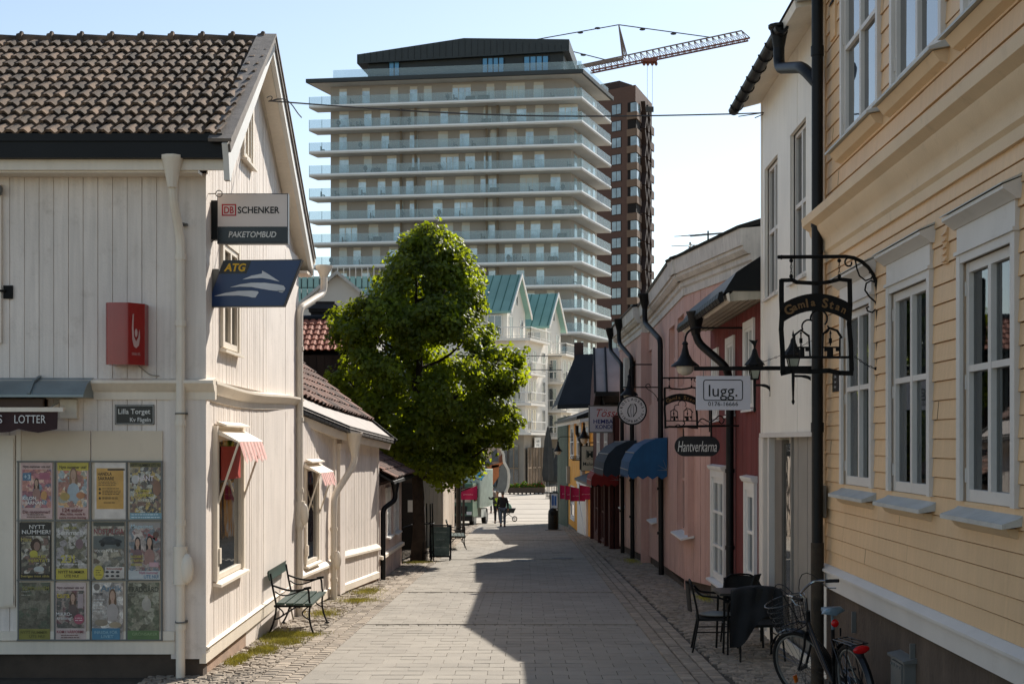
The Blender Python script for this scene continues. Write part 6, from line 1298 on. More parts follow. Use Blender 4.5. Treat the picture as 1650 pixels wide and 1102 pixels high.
def dark_pipe_house():
    h = thing('small_house', 'small pale pink shed-like house with a black downpipe before the iron gate', 'house', (-4, 33, G(33)))
    pk = M('pale_pink_wall', '#cdb8ac', .75, .1, 3, .3, 40, tint=.12, dirt=.35, dirtc='#8d7468', streak=.1)
    f = F((-2.86, 30.25), (-2.86, 36.4)); b = B(); b.prof(f, [(-4, -2), (0, -2), (0, 1.15), (-2, 2.4), (-4, 1.2)], 0, f.len); build(b, 'house_body', pk, h)
    ho = [(1.6, 2.5, -.05, .95), (3.8, 4.8, -.1, .9)]
    b = B(); boards(b, f, 0, f.len, -1.1, 1.12, .13, T=.04, g=.02, gap=.015, holes=ho, jit=.8); build(b, 'cladding', pk, h)
    for a in ho: window(h, f, *a, .04, white_paint, glass_dark, cols=2, rows=(.5,), cas=.05, trim=.08, tt=.04, sill=.12)
    b = B(); b.prof(f, [(0, -.42), (.12, -.45), (.12, -.38), (0, -.34)], 0, f.len, dz=-.12); build(b, 'rail', cream_trim, h)
    b = B(); b.bf(f, 0, f.len, -.1, .03, -2, -1.05); build(b, 'plinth', M('stone_foot', '#6f6253', .9, .2, 3, .5, 20), h)
    b = B(); b.prof(f, [(.38, 1.16), (.36, 1.22), (-2, 2.62), (-2, 2.5)], -.05, f.len+.1); build(b, 'roof_deck', black_metal, h)
    b = B(); tiles(b, f.p(0, .36, 1.25), f.U, Vector((-1.0, 0, .58)), 24, 7, .26, .32, amp=.03, seg=4); build(b, 'roof_tiles', tile_red, h, recalc=False)
    g = f.p(.55, .34, 1.15)
    pipe(h, smooth_path([tuple(g), tuple(g+Vector((0, 0, -.35))), tuple(f.p(.30, .10, .62)), tuple(f.p(.30, .10, .4)), tuple(f.p(.30, .10, -.95))], .1), .055, black_metal, funnel=(g, .10, .2))
dark_pipe_house()
def gate():
    h = thing('iron_gate', 'low dark iron gate and fence between the small pink house and the tree', 'gate', (-2.75, 37.5, G(37.5)))
    b = B(); g = G(37); 
    for x, y in ((-2.84, 36.6), (-2.62, 38.6)): b.tube([(x, y, g), (x, y, g+1.12)], .035, 6); b.ell((x, y, g+1.17), (.05, .05, .06), 8, 6)
    build(b, 'post', black_iron, h)
    b = B(); p0, p1 = Vector((-2.84, 36.6, g)), Vector((-2.62, 38.6, g))
    for z in (.12, .95): b.beam(p0+Vector((0, 0, z)), p1+Vector((0, 0, z)), .03, .03)
    for k in range(1, 16): q = p0.lerp(p1, k/16); b.tube([q+Vector((0, 0, .12)), q+Vector((0, 0, .95))], .009, 5)
    build(b, 'bars', black_iron, h)
gate()
def tree_guard():
    h = thing('tree_guard', 'dark iron tree guard with upright rods right of the trunk', 'tree guard', (-2.15, 38, G(38))); g = G(38)
    b = B(); cx, cy = -2.36, 38.1
    for x, y in ((-.26, -.2), (.22, -.2), (.26, .2), (-.2, .2), (0, -.25), (.08, .22)): b.tube([(cx+x, cy+y, g), (cx+x*.85, cy+y*.85, g+1.55)], .018, 5)
    build(b, 'rods', black_iron, h); b = B()
    for z in (.25, 1.02): b.tube([(cx-.27, cy-.22, g+z), (cx+.27, cy-.22, g+z), (cx+.27, cy+.22, g+z), (cx-.27, cy+.22, g+z)], .016, 5, closed=True)
    build(b, 'ring', black_iron, h)
tree_guard()
def chalkboard():
    Y = 38.3; x0, x1 = PX(693, Y), PX(726, Y); g = G(Y)+.02; h = thing('pavement_sign', 'green chalkboard standing sign with black frame by the tree trunk', 'sign', ((x0+x1)/2, Y, g)); f = FRONT(0, Y)
    b = B(); b.mesh([Vector(q) for q in [(x0+.03, Y, g+.12), (x1-.03, Y, g+.12), (x1-.03, Y+.18, g+.90), (x0+.03, Y+.18, g+.90)]], [(0, 1, 2, 3)]); build(b, 'board', M('chalkboard', '#62716a', .8, .25, 9, dirt=.35, dirtc='#76807a'), h)
    b = B()
    for a, c in (((x0, Y, g+.08), (x0, Y+.2, g+.94)), ((x1, Y, g+.08), (x1, Y+.2, g+.94)), ((x0-.02, Y+.205, g+.93), (x1+.02, Y+.205, g+.93)), ((x0, Y+.01, g+.11), (x1, Y+.01, g+.11))): b.beam(a, c, .045, .04)
    for x in (x0+.02, x1-.02): b.beam((x, Y, g), (x, Y+.01, g+.1), .04, .04); b.beam((x, Y+.2, g+.93), (x, Y+.5, g), .04, .03)
    build(b, 'frame', black_metal, h)
    b = B(); N = Vector((0, -.98, .2))*.012
    for k, (t_, w_) in enumerate((('Välkommen', .36), ('LUNCH', .2), ('dagens soppa', .38))): b.text(t_, Vector(((x0+x1)/2, Y+.14-.05*k, g+.76-.2*k))+N, EX, Vector((0, .22, .97)), h=.05, w_=w_)
    build(b, 'lettering', M('chalk', '#a8ada6', .9), h)
chalkboard()
def cream_row():
    """house with its dark door wall facing the camera and a sunlit side on the street"""
    h = thing('row_house', 'cream house behind the tree with a dark door and a sunlit plank side', 'house', (-4, 50, G(50)))
    f = F((-2.30, 46.6), (-2.45, 60)); fr = F((-3.6, 47.4), (-2.30, 46.6)); b = B(); n = [(-2.33, 46.65), (-2.48, 60), (-9, 60), (-9, 50), (-3.6, 47.5)]
    b.mesh([Vector((x, y, -2.5)) for x, y in n]+[Vector((x, y, 2.6)) for x, y in n], [tuple(range(5)), tuple(range(9, 4, -1))]+[(i, (i+1) % 5, 5+(i+1) % 5, 5+i) for i in range(5)]); build(b, 'house_body', cream, h)
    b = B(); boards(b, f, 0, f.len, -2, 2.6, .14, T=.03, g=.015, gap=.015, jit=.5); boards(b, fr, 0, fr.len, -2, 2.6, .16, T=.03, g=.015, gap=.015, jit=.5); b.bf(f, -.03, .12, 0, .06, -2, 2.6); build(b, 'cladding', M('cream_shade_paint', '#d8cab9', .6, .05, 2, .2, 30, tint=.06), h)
    b = B(); b.prof(f, [(.4, 2.5), (.4, 2.6), (-3, 4.6), (-3, 4.4)], -.3, f.len); b.prof(f, [(-3, 4.6), (-7, 2.5), (-7, 2.4), (-3, 4.4)], -.3, f.len); build(b, 'roof', tile_red, h)
    b = B(); p = f.p(1.5, .05, 0)
    for k, c in enumerate('BLOMMOR'): b.text(c, f.p(1.5, .06, 1.0-.24*k)+Vector((0, 0, 0)), f.U, EZv, h=.18)
    build(b, 'lettering', M('sign_grey', '#8b8880', .6), h)
    d = thing('shed', 'dark brown doorway wall with a small white notice behind the tree trunk', 'shed', (-3.7, 45, G(45)))
    b = B(); b.box(-6.5, -2.92, 45.0, 46.2, -1.6, 1.75); build(b, 'wall', M('brown_wall', '#4e4239', .85, .15, 3, tint=.1), d); b = B(); b.box(-3.62, -2.98, 44.94, 45.0, -1.4, .75); o = build(b, 'door', M('dark_door', '#241f1c', .7, .2, 3), d)
    b = B(); b.box(-3.28, -3.02, 44.91, 44.94, -.15, .22); build(b, 'notice', white_paint, o); b = B(); b.box(-6.6, -2.85, 44.8, 46.3, 1.75, 1.9); build(b, 'roof', black_metal, d)
cream_row()
def pole(label, x, y, ztop, r=.06):
    b = B(); b.tube([(x, y, G(y)), (x, y, ztop)], r, 8); b.tube([(x, y, G(y)), (x, y, G(y)+.3)], r*1.5, 8); build(b, 'pole', M('dark_post', '#2b2723', .7, .2, 5), label=label, cat='pole')
pole('dark post beside the second bench beyond the tree', PX(739, 56), 56, 1.6, .10)
pole('dark post with the left magenta pennant', PX(747, 60), 60, 1.8, .05)
# ---------------------------------------------------------------- tree
def crown_tree(name, label, base, outline, seed, n_cl, leaves, leaf, trunk_r, ztrunk, mat, bark, ydepth=.9, cat='tree', branches=16, lobes=()):
    """outline: list of (z, xl, xr); clumps of leaf cards fill the volume between"""
    rnd = random.Random(seed); h = thing(name, label, cat, base); bx, by, bz = base; zs = [o[0] for o in outline]
    def ext(z):
        for a, c in zip(outline, outline[1:]):
            if a[0] <= z <= c[0]: t = (z-a[0])/(c[0]-a[0]); return a[1]+(c[1]-a[1])*t, a[2]+(c[2]-a[2])*t
        return bx, bx
    tr = B(); top = zs[-1]-.8; pts = [(bx+.05*math.sin(k*1.3), by+.05*math.cos(k*2.1), bz-.1+(top-bz)*k/9) for k in range(10)]; tr.tube(pts, [trunk_r*(1.15 if k == 0 else 1)*(1-k/9*.86) for k in range(10)], 12)
    br = []; 
    for i in range(branches):
        z = ztrunk+(top-ztrunk)*i/branches; xl, xr = ext(min(z+1.0, zs[-1]-.3)); a = i*2.4; hw = (xr-xl)/2*.82; mx = (xl+xr)/2
        e = (mx+hw*math.cos(a), by+hw*ydepth*math.sin(a), z+1.0+.3*rnd.random()); tr.tube(bez((bx, by, z), (bx+(e[0]-bx)*.4, by+(e[1]-by)*.4, z+.15), (bx+(e[0]-bx)*.7, by+(e[1]-by)*.7, z+.5), e, 6), [trunk_r*.38*(1-k/6*.8)*(1-.5*i/branches) for k in range(7)], 6); br.append(e)
    build(tr, 'trunk', bark, h, ang=60)
    vs_ = []; fs = []; ti = []; n = 0
    for _c in range(n_cl+len(lobes)*10):
        for _t in range(40):
            z = zs[0]+(zs[-1]-zs[0])*rnd.random(); xl, xr = ext(z)
            if rnd.random() < (xr-xl)/5.2: break
        a = rnd.uniform(0, 6.283); q = math.sqrt(rnd.uniform(.12, 1)); hw = max(.12, (xr-xl)/2-.18); mx = (xl+xr)/2
        c = Vector((mx+hw*q*math.cos(a), by+max(.1, hw*ydepth)*q*math.sin(a), z)); cr = rnd.uniform(.20, .46); ct = rnd.uniform(-1, 1)
        out = Vector((math.cos(a), math.sin(a), .35)).normalized()
        if _c >= n_cl:
            q = lobes[(_c-n_cl)//10]; c = Vector((q[0]+rnd.gauss(0, .17), q[1]+rnd.gauss(0, .3), q[2]+rnd.gauss(0, .2)))
        elif noise.noise(c*1.05) < -.17: continue
        for _l in range(leaves):
            d = Vector((rnd.gauss(0, 1), rnd.gauss(0, 1), rnd.gauss(0, .75))).normalized()*cr*(rnd.random()**.45); p = c+d
            nn = (Vector((rnd.gauss(0, .6), rnd.gauss(0, .6), rnd.gauss(.35, .5)))+out*.5+d.normalized()*.5).normalized(); u = nn.orthogonal().normalized(); u = (Matrix.Rotation(rnd.uniform(0, 6.28), 3, nn) @ u); v = nn.cross(u); s_ = leaf*rnd.uniform(.6, 1.25)
            i0 = len(vs_); vs_ += [p-u*s_*.5, p+v*s_*.42-nn*s_*.08, p+u*s_*.6, p-v*s_*.42-nn*s_*.08]; fs.append((i0, i0+1, i0+2)); fs.append((i0, i0+2, i0+3)); t = ct*.5+rnd.uniform(-.5, .5); ti += [t, t]
    b = B(); b.v = vs_; b.f = fs; b.m = [0]*len(fs); b.t = ti; build(b, 'crown', mat, h, recalc=False, smooth=False); return h
def leafM(name, c1, trans, tint=.5):
    m = M(name, c1, .5, .2, 1.2, tint=tint, spec=.35); t = m.node_tree; n = t.nodes; L = t.links.new; o = n['Material Output']; bs = n['Principled BSDF']; tl = n.new('ShaderNodeBsdfTranslucent'); mx = n.new('ShaderNodeMixShader'); mx.inputs[0].default_value = .5
    v = n.new('ShaderNodeVectorMath'); v.operation = 'MULTIPLY'; v.inputs[1].default_value = trans; L(bs.inputs['Base Color'].links[0].from_socket, v.inputs[0]); L(v.outputs[0], tl.inputs[0]); L(bs.outputs[0], mx.inputs[1]); L(tl.outputs[0], mx.inputs[2]); L(mx.outputs[0], o.inputs[0]); return m
leaf1 = leafM('linden_leaf', '#56641f', (4.0, 3.4, .8)); bark = M('bark', '#3b3027', .95, .25, 6, .8, 20)
TY = 38.0; ol = []
for py, a, c in [(772, 668, 735), (760, 632, 790), (740, 612, 800), (715, 592, 828), (690, 568, 836), (660, 542, 846), (630, 528, 860), (600, 524, 858), (575, 530, 836), (550, 532, 800), (525, 524, 800), (505, 528, 796), (480, 590, 796), (450, 604, 788), (425, 612, 782), (405, 628, 764), (392, 645, 748), (381, 655, 738), (374, 665, 722), (370, 685, 700)]: ol.append((PZ(py, TY), PX(a, TY), PX(c, TY)))
crown_tree('linden_tree', 'tall bright green broadleaf tree standing on the left side of the street', (PX(673, TY), TY, G(TY)), ol, 5, 760, 110, .125, .20, PZ(770, TY), leaf1, bark, lobes=[(PX(824, TY), TY, PZ(592, TY)), (PX(800, TY), TY-.2, PZ(618, TY)), (PX(558, TY), TY, PZ(528, TY)), (PX(702, TY), TY, PZ(400, TY)), (PX(672, TY), TY, PZ(405, TY)), (PX(722, TY), TY, PZ(432, TY)), (PX(815, TY), TY, PZ(690, TY)), (PX(762, TY), TY, PZ(490, TY))])
# ================================================================ houses farther up the right side
def far_right():
    h = thing('maroon_house', 'dark maroon house with a pale sheet metal roof past the pink house', 'house', (6, 51, G(51)))
    rm = M('maroon_paint', '#43201c', .8, .12, 3, .2, 40, tint=.12); f = F((3.25, 45.2), (3.1, 53.8), -1); T = .04
    b = B(); b.prof(f, [(-5, -2.6), (0, -2.6), (0, 2.9), (-5, 2.9)], 0, f.len); build(b, 'house_body', rm, h)
    ho = [(2.2, 3.2, 1.5, 2.6), (5.4, 6.4, 1.5, 2.6), (3.4, 4.4, -1.3, .6), (6.2, 7.2, -1.2, .5)]
    b = B(); boards(b, f, 0, f.len, -2.2, 2.85, .18, T=T, g=.014, gap=.012, holes=ho, jit=.6)
    for s_ in (0, 2.0, 4.8, 8.4): b.bf(f, s_, s_+.16, T, T+.12, -2.2, .75)
    build(b, 'cladding', rm, h)
    for a in ho: window(h, f, *a, T, white_paint if a[2] > 1 else rm, glass_dark, cols=2, rows=(.5,), cas=.05, trim=.10, tt=.03, sill=.06)
    b = B(); b.prof(f, [(.02, .75), (.75, .62), (.75, .70), (.02, .98)], -.2, f.len); build(b, 'porch_roof', black_metal, h)
    b = B(); y0, y1 = 45.0, 46.6; x0 = PX(959, y0); p = [Vector((x0, y0, PZ(632, y0))), Vector((7, y0, PZ(632, y0))), Vector((7, y1, PZ(560, y1))), Vector((PX(957, y1), y1, PZ(561, y1)))]
    b.poly(p); b.poly([p[3], p[2], Vector((7, 53.6, 3.0)), Vector((2.9, 53.6, 3.0))]); g_ = B(); g_.poly([p[0], p[3], Vector((2.9, 53.6, 3.0)), Vector((2.95, 53.6, 2.6)), p[0]+Vector((0, .1, -.1))]); build(g_, 'verge_wall', rm, h, recalc=False); build(b, 'roof', M('pale_sheet_roof', '#8f8985', .45, .1, 2, .05, 8, metal=.2, dirt=.3, dirtc='#6b645e'), h, recalc=False)
    b = B()
    for k in range(4): q = .17+.26*k; a, c = p[0].lerp(p[1], q*.5), p[3].lerp(p[2], q*.5); b.beam(a+Vector((0, -.03, .02)), c+Vector((0, -.03, .02)), .06, .05)
    build(b, 'roof_seam', black_metal, h); b = B(); b.beam(p[0]+Vector((0, -.05, -.05)), p[1]+Vector((0, -.05, -.05)), .12, .14); b.beam(p[0], p[3], .07, .09); build(b, 'roof_edge', black_metal, h)
    # yellow house
    h = thing('small_yellow_house', 'bright yellow two storey house with a white door and black roof', 'house', (6, 61, G(61))); ym = M('bright_yellow', '#d9961f', .6, .08, 2, .2, 40, tint=.08); f = F((3.12, 54.3), (2.74, 68.4), -1)
    b = B(); b.prof(f, [(-6, -3), (0, -3), (0, 3.0), (-6, 3.0)], 0, f.len); build(b, 'house_body', ym, h); T = .03; k = f.spx
    ho = [(k(950), k(943), 1.35, 2.75), (k(938), k(931.5), 1.35, 2.75), (k(926), k(921), 1.35, 2.75), (k(927), k(921.5), -1.45, -.1)]
    b = B(); boards(b, f, 0, f.len, -2, 2.95, .25, T=T, g=.01, gap=.012, holes=ho, jit=.3); build(b, 'cladding', ym, h)
    for a in ho: window(h, f, *a, T, white_paint, glass_dark, cols=1, rows=(.5,), cas=.10, trim=.14, tt=.03, sill=.06)
    b = B(); d0, d1 = k(949), k(934); b.bf(f, d0, d1, T, T+.08, -1.85, .25); b.bf(f, d0-.2, d1+.2, T, T+.10, .25, .42); b.beam(f.p(d0+.1, T+.10, -1.7), f.p(d1-.1, T+.10, -.1), .04, .12); build(b, 'door', white_paint, h)
    b = B(); b.bf(f, 0, f.len, -.1, T+.02, -3, -1.85); build(b, 'plinth', M('grey_concrete', '#6f6a60'), h)
    b = B(); b.prof(f, [(0, 2.88), (.55, 2.78), (.58, 2.92), (0, 3.0)], -.4, f.len+.3); build(b, 'soffit', white_paint, h)
    b = B(); b.prof(f, [(.70, 2.90), (.70, 3.02), (-2.2, 4.1), (-2.2, 3.9)], -.5, f.len+.4); build(b, 'roof', black_metal, h)
    b = B(); b.bf(f, k(944), k(940.5), T, T+.12, 1.0-.6, 1.0-.1); b.bf(f, f.len-1.2, f.len-.5, T, T+.15, .1, .9); build(b, 'meter_box', M('box_grey', '#8f887c'), h)
    pipe(h, smooth_path([tuple(f.p(k(950), .5, 2.7)), tuple(f.p(k(950), .5, 2.4)), tuple(f.p(k(941), .12, 2.0)), tuple(f.p(k(941), .12, .9))], .2), .07, black_metal)
    # black roofed house behind
    h = thing('black_roofed_house', 'house behind the yellow one with a steep black hipped roof and chimney', 'house', (5.5, 71, G(71))); f = F((2.70, 68.6), (2.45, 76), -1)
    gm_ = M('green_plank', '#4a5547', .8, .12, 3, .2, 40, tint=.15, dirt=.3, dirtc='#2f352c'); b = B(); b.prof(f, [(-7, -3), (0, -3), (0, 3.3), (-7, 3.3)], 0, f.len); build(b, 'house_body', gm_, h)
    b = B(); boards(b, f, 0, f.len, -2.3, 3.3, .2, T=.03, g=.012, gap=.012, jit=.8); build(b, 'cladding', gm_, h)
    y0, y1 = 66.8, 68.6; b = B(); q = lambda px, py, y: P(px, py, y); A_ = [q(898, 652, y0), q(958, 650, y0), q(956, 570, y1), q(927, 572, y1)]
    b.poly(A_); b.poly([A_[0], A_[3], Vector((3.2, 75, A_[3].z)), Vector((2.1, 76.2, A_[0].z))]); b.poly([A_[3], A_[2], Vector((6, 75, A_[3].z)), Vector((3.2, 75, A_[3].z))]); b.poly([A_[1], Vector((8, y0, A_[0].z)), Vector((6, y1, A_[3].z)), A_[2]]); build(b, 'roof', M('black_tar_roof', '#16171a', .7, .2, 2, .2, 10), h, recalc=False)
    b = B(); c = q(933, 560, 69.5); b.box(c.x-.22, c.x+.22, c.y, c.y+.5, c.z-.8, c.z+.25); build(b, 'chimney', M('dark_brick', '#3a2b27', .9), h)
    b = B(); b.beam(A_[0]+Vector((0, 0, -.1)), A_[1]+Vector((0, 0, -.1)), .1, .2); build(b, 'eave_edge', black_metal, h)
far_right()
def pennant(label, px, py, Y, k, left=False):
    x, z = PX(px, Y), PZ(py, Y); h = thing('pennant', label, 'flag', (x, Y, z), 'magenta pennants over the street'); s_ = -1 if left else 1
    mg = M('magenta_cloth', '#a3154c', .75, .12, 4); b = B(); n = 6; W, Hh = .62*k, .60*k; pts = []
    for i in range(n+1): u = i/n; y = Y+.04*math.sin(u*6); pts += [Vector((x+s_*u*W, y, z-(.20*Hh*u if s_ > 0 else .0)+(.2*Hh*(1-u) if s_ < 0 else 0)-.0)), Vector((x+s_*u*W, y, z-Hh))]
    if left: pts = []; 
    if left:
        for i in range(n+1): u = i/n; y = Y+.04*math.sin(u*6); pts += [Vector((x+u*W*1.1, y, z-.45*Hh*(1-u))), Vector((x+u*W*1.1, y, z-Hh))]
    b.mesh(pts, [(2*i, 2*i+1, 2*i+3, 2*i+2) for i in range(n)]); build(b, 'cloth', mg, h, recalc=False)
    b = B(); c = x+W*.5; b.text('pressbyrå'[:7], Vector((c, Y-.06, z-.62*Hh)), EX, EZv, h=.05*k, w_=.40*k); build(b, 'lettering', M('pale_pink_ink', '#d9a8bc', .7), h)
    b = B()
    if left: b.tube([(x-.5, Y, z-.62*Hh), (x+W*1.15, Y, z+.05)], .014, 5)
    else: b.tube([(x, Y, z+.05), (x, Y, z-Hh*1.3)], .014, 5)
    build(b, 'staff', grey_metal, h)
pennant('magenta pennant on the left wall in front of the green lorry', 743, 782, 58.5, .97, True)
for i, (px, py, lab) in enumerate([(902, 781, 'leftmost of the four magenta pennants before the yellow house'), (910.5, 782, 'second from the left of the four magenta pennants by the yellow house'), (919, 784, 'third from the left of the four magenta pennants by the yellow house'), (933.5, 781, 'rightmost of the four magenta pennants beside the white door')]): pennant(lab, px, py, 58.0-.8*i, .95)
def bin_sign():
    Y = 64; h = thing('litter_bin', 'dark rounded litter bin standing on the right pavement', 'bin', (PX(891, Y), Y, G(Y))); g = G(Y); x = PX(891, Y); b = B(); b.lathe((x, Y, g), [(.20, 0), (.22, .05), (.22, .75), (.20, .90), (.12, 1.0), (0, 1.03)], 14); build(b, 'bin_body', black_metal, h)
    b = B(); b.box(x-.12, x+.12, Y-.235, Y-.20, g+.70, g+.86); build(b, 'opening_shade', M('hole_shade', '#050505', .9), h)  # solid block on the bin; the shade inside the mouth is painted black
    b = B(); b.box(x-.35, x+.35, Y-.3, Y+.3, g, g+.06); build(b, 'base', grey_metal, h)
    Y = 66; x0, x1 = PX(886.5, Y), PX(899, Y); g = G(Y); h = thing('sandwich_sign', 'black framed pavement sign with a small blue and white card behind the bin', 'sign', ((x0+x1)/2, Y, g)); b = B(); zt = PZ(794, Y)
    for x in (x0, x1): b.beam((x, Y, g), (x, Y, zt), .05, .05)
    for z in (zt, g+.95, g+.3): b.beam((x0, Y, z), (x1, Y, z), .05, .05)
    build(b, 'frame', black_metal, h); b = B(); b.box(x0+.03, x1-.03, Y, Y+.02, g+.98, zt-.03); build(b, 'card', M('card_white', '#b9c3cc', .5), h)
    b = B(); b.box(x0+.08, x0+.17, Y-.012, Y, g+1.1, zt-.1); b.box(x1-.16, x1-.07, Y-.012, Y, g+1.1, zt-.14); build(b, 'blue_print', M('print_blue', '#2a5a9a', .5), h)
bin_sign()
def behind_left():
    """houses and a tree west of the low row, seen only mirrored in the ochre house windows"""
    h = thing('courtyard_house', 'brown two storey house in the yard behind the low cream house', 'house', (-11, 36, G(36))); w_ = M('courtyard_brown', '#5b4c40', .85, .15, 2, tint=.1)
    f = F((-8.2, 29), (-9.2, 44)); b = B(); b.prof(f, [(-7, -2), (0, -2), (0, 6.3), (-3.5, 8.8), (-7, 6.3)], 0, f.len); build(b, 'wall', w_, h)
    b = B(); b.prof(f, [(.4, 6.1), (-3.5, 9.0), (-7.4, 6.1), (-7.4, 6.25), (-3.5, 9.15), (.4, 6.25)], -.3, f.len+.3); build(b, 'roof', tile_red, h)
    for s_ in (1.5, 4.5, 7.5, 10.5):
        for z in (0, 3.2): window(h, f, s_, s_+1.2, z, z+1.7, .0, white_paint, glass_dark, cols=2, rows=(.5,), trim=.1)
    crown_tree('yard_tree', 'broadleaf tree in the yard behind the low cream house', 'x' and (-7.6, 27.5, G(27)), [(1.2, -8.5, -6.8), (2.5, -9.6, -5.9), (5, -9.8, -5.6), (6.5, -9.0, -6.2), (7.6, -8.0, -7.2)], 21, 110, 70, .2, .16, 1.6, leaf1, bark, branches=6)
behind_left()
# ================================================================ square, apartments, towers
lightw = M('render_white', '#e2dbcf', .7, .04, .5, dirt=.08, dirtc='#b8ae9c')
green_roof = M('verdigris_roof', '#7da198', .6, .1, .4, dirt=.2, dirtc='#6a9084')
railw = M('white_rail', '#dedad2', .5, .02, 5)
apt_glass = glassM('apartment_glass', '#3a464b', .05, 1.7)
shop_wall = M('shop_beige', '#8f8577', .7, .06, 1)
def rot_frame(c, d): return F(c, (c[0]+d[0], c[1]+d[1]))
U_S = Vector((.29, .957)).normalized(); U_F = Vector((-.975, .14)).normalized()
def balcony(h, corner, zf, wf, ws, dep=1.1, rail=railw, hh=1.05):
    """L shaped balcony round a corner: slab and barred railing"""
    c = Vector(corner); o = c - U_S*dep - U_F*dep; P_ = [o+U_F*(wf+dep), o, o+U_S*(ws+dep)]
    ins = [P_[0]+U_S*dep, c, P_[2]+U_F*dep]
    b = B(); a = [P_[0], P_[1], P_[2], ins[2], ins[1], ins[0]]; b.mesh([Vector((q.x, q.y, zf-.25)) for q in a]+[Vector((q.x, q.y, zf)) for q in a], [tuple(range(6)), tuple(range(11, 5, -1))]+[(i, (i+1) % 6, 6+(i+1) % 6, 6+i) for i in range(6)]); s_ = build(b, 'balcony', lightw, h)
    b = B()
    for p, q in zip(P_, P_[1:]):
        L_ = (q-p).length; n = max(2, int(L_/.42)); v = lambda t, z: Vector((p.x+(q.x-p.x)*t, p.y+(q.y-p.y)*t, z)); b.beam(v(0, zf+hh), v(1, zf+hh), .09, .09); b.beam(v(0, zf+.15), v(1, zf+.15), .06, .06)
        for i in range(n+1): b.beam(v(i/n, zf), v(i/n, zf+hh), .055, .055)
    build(b, 'railing', rail, s_)
def gable_unit(label, C0, zg, ze, zr, wf, ws, floors, grow, roofdx):
    """gabled penthouse floor on a wider body, balconies at each level"""
    C0 = Vector(C0); h = thing('apartment_house', label, 'apartment house', (C0.x-3, C0.y+4, zg), 'pale apartment houses with green gabled roofs')
    fs = F(C0, C0+U_S); ff = F(C0+U_F*wf, C0)
    zt = floors[0]
    b = B(); fs.side = 1; b.extr(F(C0, C0+U_S), [(0, zt-.1), (ws, zt-.1), (ws, ze), (ws/2, zr), (0, ze)], -wf, 0); 
    C1 = C0-U_F*grow-U_S*grow*.3; W1, S1 = wf+grow+1, ws+grow; b.extr(F(C1, C1+U_S), [(0, floors[-1]), (S1, floors[-1]), (S1, zt), (0, zt)], -W1, 0); build(b, 'wall', lightw, h)
    b = B(); b.extr(F(C1, C1+U_S), [(0.2, zg-.5), (S1, zg-.5), (S1, floors[-1]), (.2, floors[-1])], -W1, -.2); build(b, 'ground_floor_wall', shop_wall, h)
    b = B(); ov = .45; r = lambda s_, z, t: F(C0, C0+U_S).p(s_, t, z); k = (zr-ze)/(ws/2)
    b.extr(F(C0, C0+U_S), [(-ov, ze-ov*k), (ws/2, zr), (ws+ov, ze-ov*k), (ws+ov, ze-ov*k+.22), (ws/2, zr+.24), (-ov, ze-ov*k+.22)], -wf-roofdx, .55); build(b, 'roof', green_roof, h)
    b = B(); 
    for q in range(int(wf/.9)+3): t = .3-q*.9; b.beam(r(-ov, ze-ov*k+.23, t), r(ws/2, zr+.25, t), .07, .07)
    build(b, 'roof_seam', M('roof_seam_green', '#3f6a60', .6), h)
    b = B(); f0 = F(C0, C0+U_S); 
    for a, c in (((-ov-.05, ze-ov*k+.02), (ws/2, zr+.08)), ((ws/2, zr+.08), (ws+ov+.05, ze-ov*k+.02))): b.extr(f0, [(a[0], a[1]-.12), (c[0], c[1]-.12), (c[0], c[1]+.28), (a[0], a[1]+.28)], .56, .66)
    build(b, 'bargeboard', railw, h)
    # windows
    def win(f, s0, s1, z0, z1): 
        b = B(); b.bf(f, s0-.08, s1+.08, 0, .05, z0-.08, z0); b.bf(f, s0-.08, s1+.08, 0, .05, z1, z1+.08); b.bf(f, s0-.08, s0, 0, .05, z0, z1); b.bf(f, s1, s1+.08, 0, .05, z0, z1); b.bf(f, (s0+s1)/2-.04, (s0+s1)/2+.04, 0, .05, z0, z1); o = build(b, 'window', railw, h); b = B(); b.bf(f, s0, s1, .0, .02, z0, z1); build(b, 'pane', apt_glass, o)
    fS0, fF0 = F(C0, C0+U_S), F(C0+U_F*wf, C0); fS1, fF1 = F(C1, C1+U_S), F(C1+U_F*W1, C1)
    for s_ in (.8, ws-2.0): win(fS0, s_, s_+1.1, zt+.1, zt+2.3)
    win(fS0, ws/2-.45, ws/2+.45, ze+.6, ze+1.5)
    for s_ in (wf-1.9, wf-5): win(fF0, s_, s_+1.3, zt+.5, zt+2.3)
    balcony(h, C1+U_F*.4+U_S*.4, zt, 4.2, S1*.75)
    for zf in floors[1:]:
        for s_ in (.9, 2.8, S1-2.2): win(fS1, s_, s_+1.0, zf+.3, zf+2.3)
        for s_ in (W1-2.1, W1-4.4): win(fF1, s_, s_+1.6, zf+.4, zf+2.3)
        balcony(h, C1+U_F*.3+U_S*.3, zf, 2.6, S1*.5)
    b = B(); fg = F(C1+U_F*W1, C1)
    for k_ in range(6): b.bf(fg, W1-1.6-k_*1.1, W1-.75-k_*1.1, -.25, -.13, zg+.2, floors[-1]-1.2)
    fsg = F(C1, C1+U_S)
    for k_ in range(4): b.bf(fsg, .7+k_*1.7, 1.95+k_*1.7, -.02 if False else .0, .05, zg+.2, floors[-1]-1.5)
    build(b, 'shop_windows', apt_glass, h)
    b = B()
    for k_ in range(6): b.bf(fg, W1-1.22-k_*1.1, W1-1.13-k_*1.1, -.2, -.08, zg+.2, floors[-1]-1.2); b.bf(fg, W1-1.6-k_*1.1, W1-.75-k_*1.1, -.2, -.09, zg+1.9, zg+2.0)
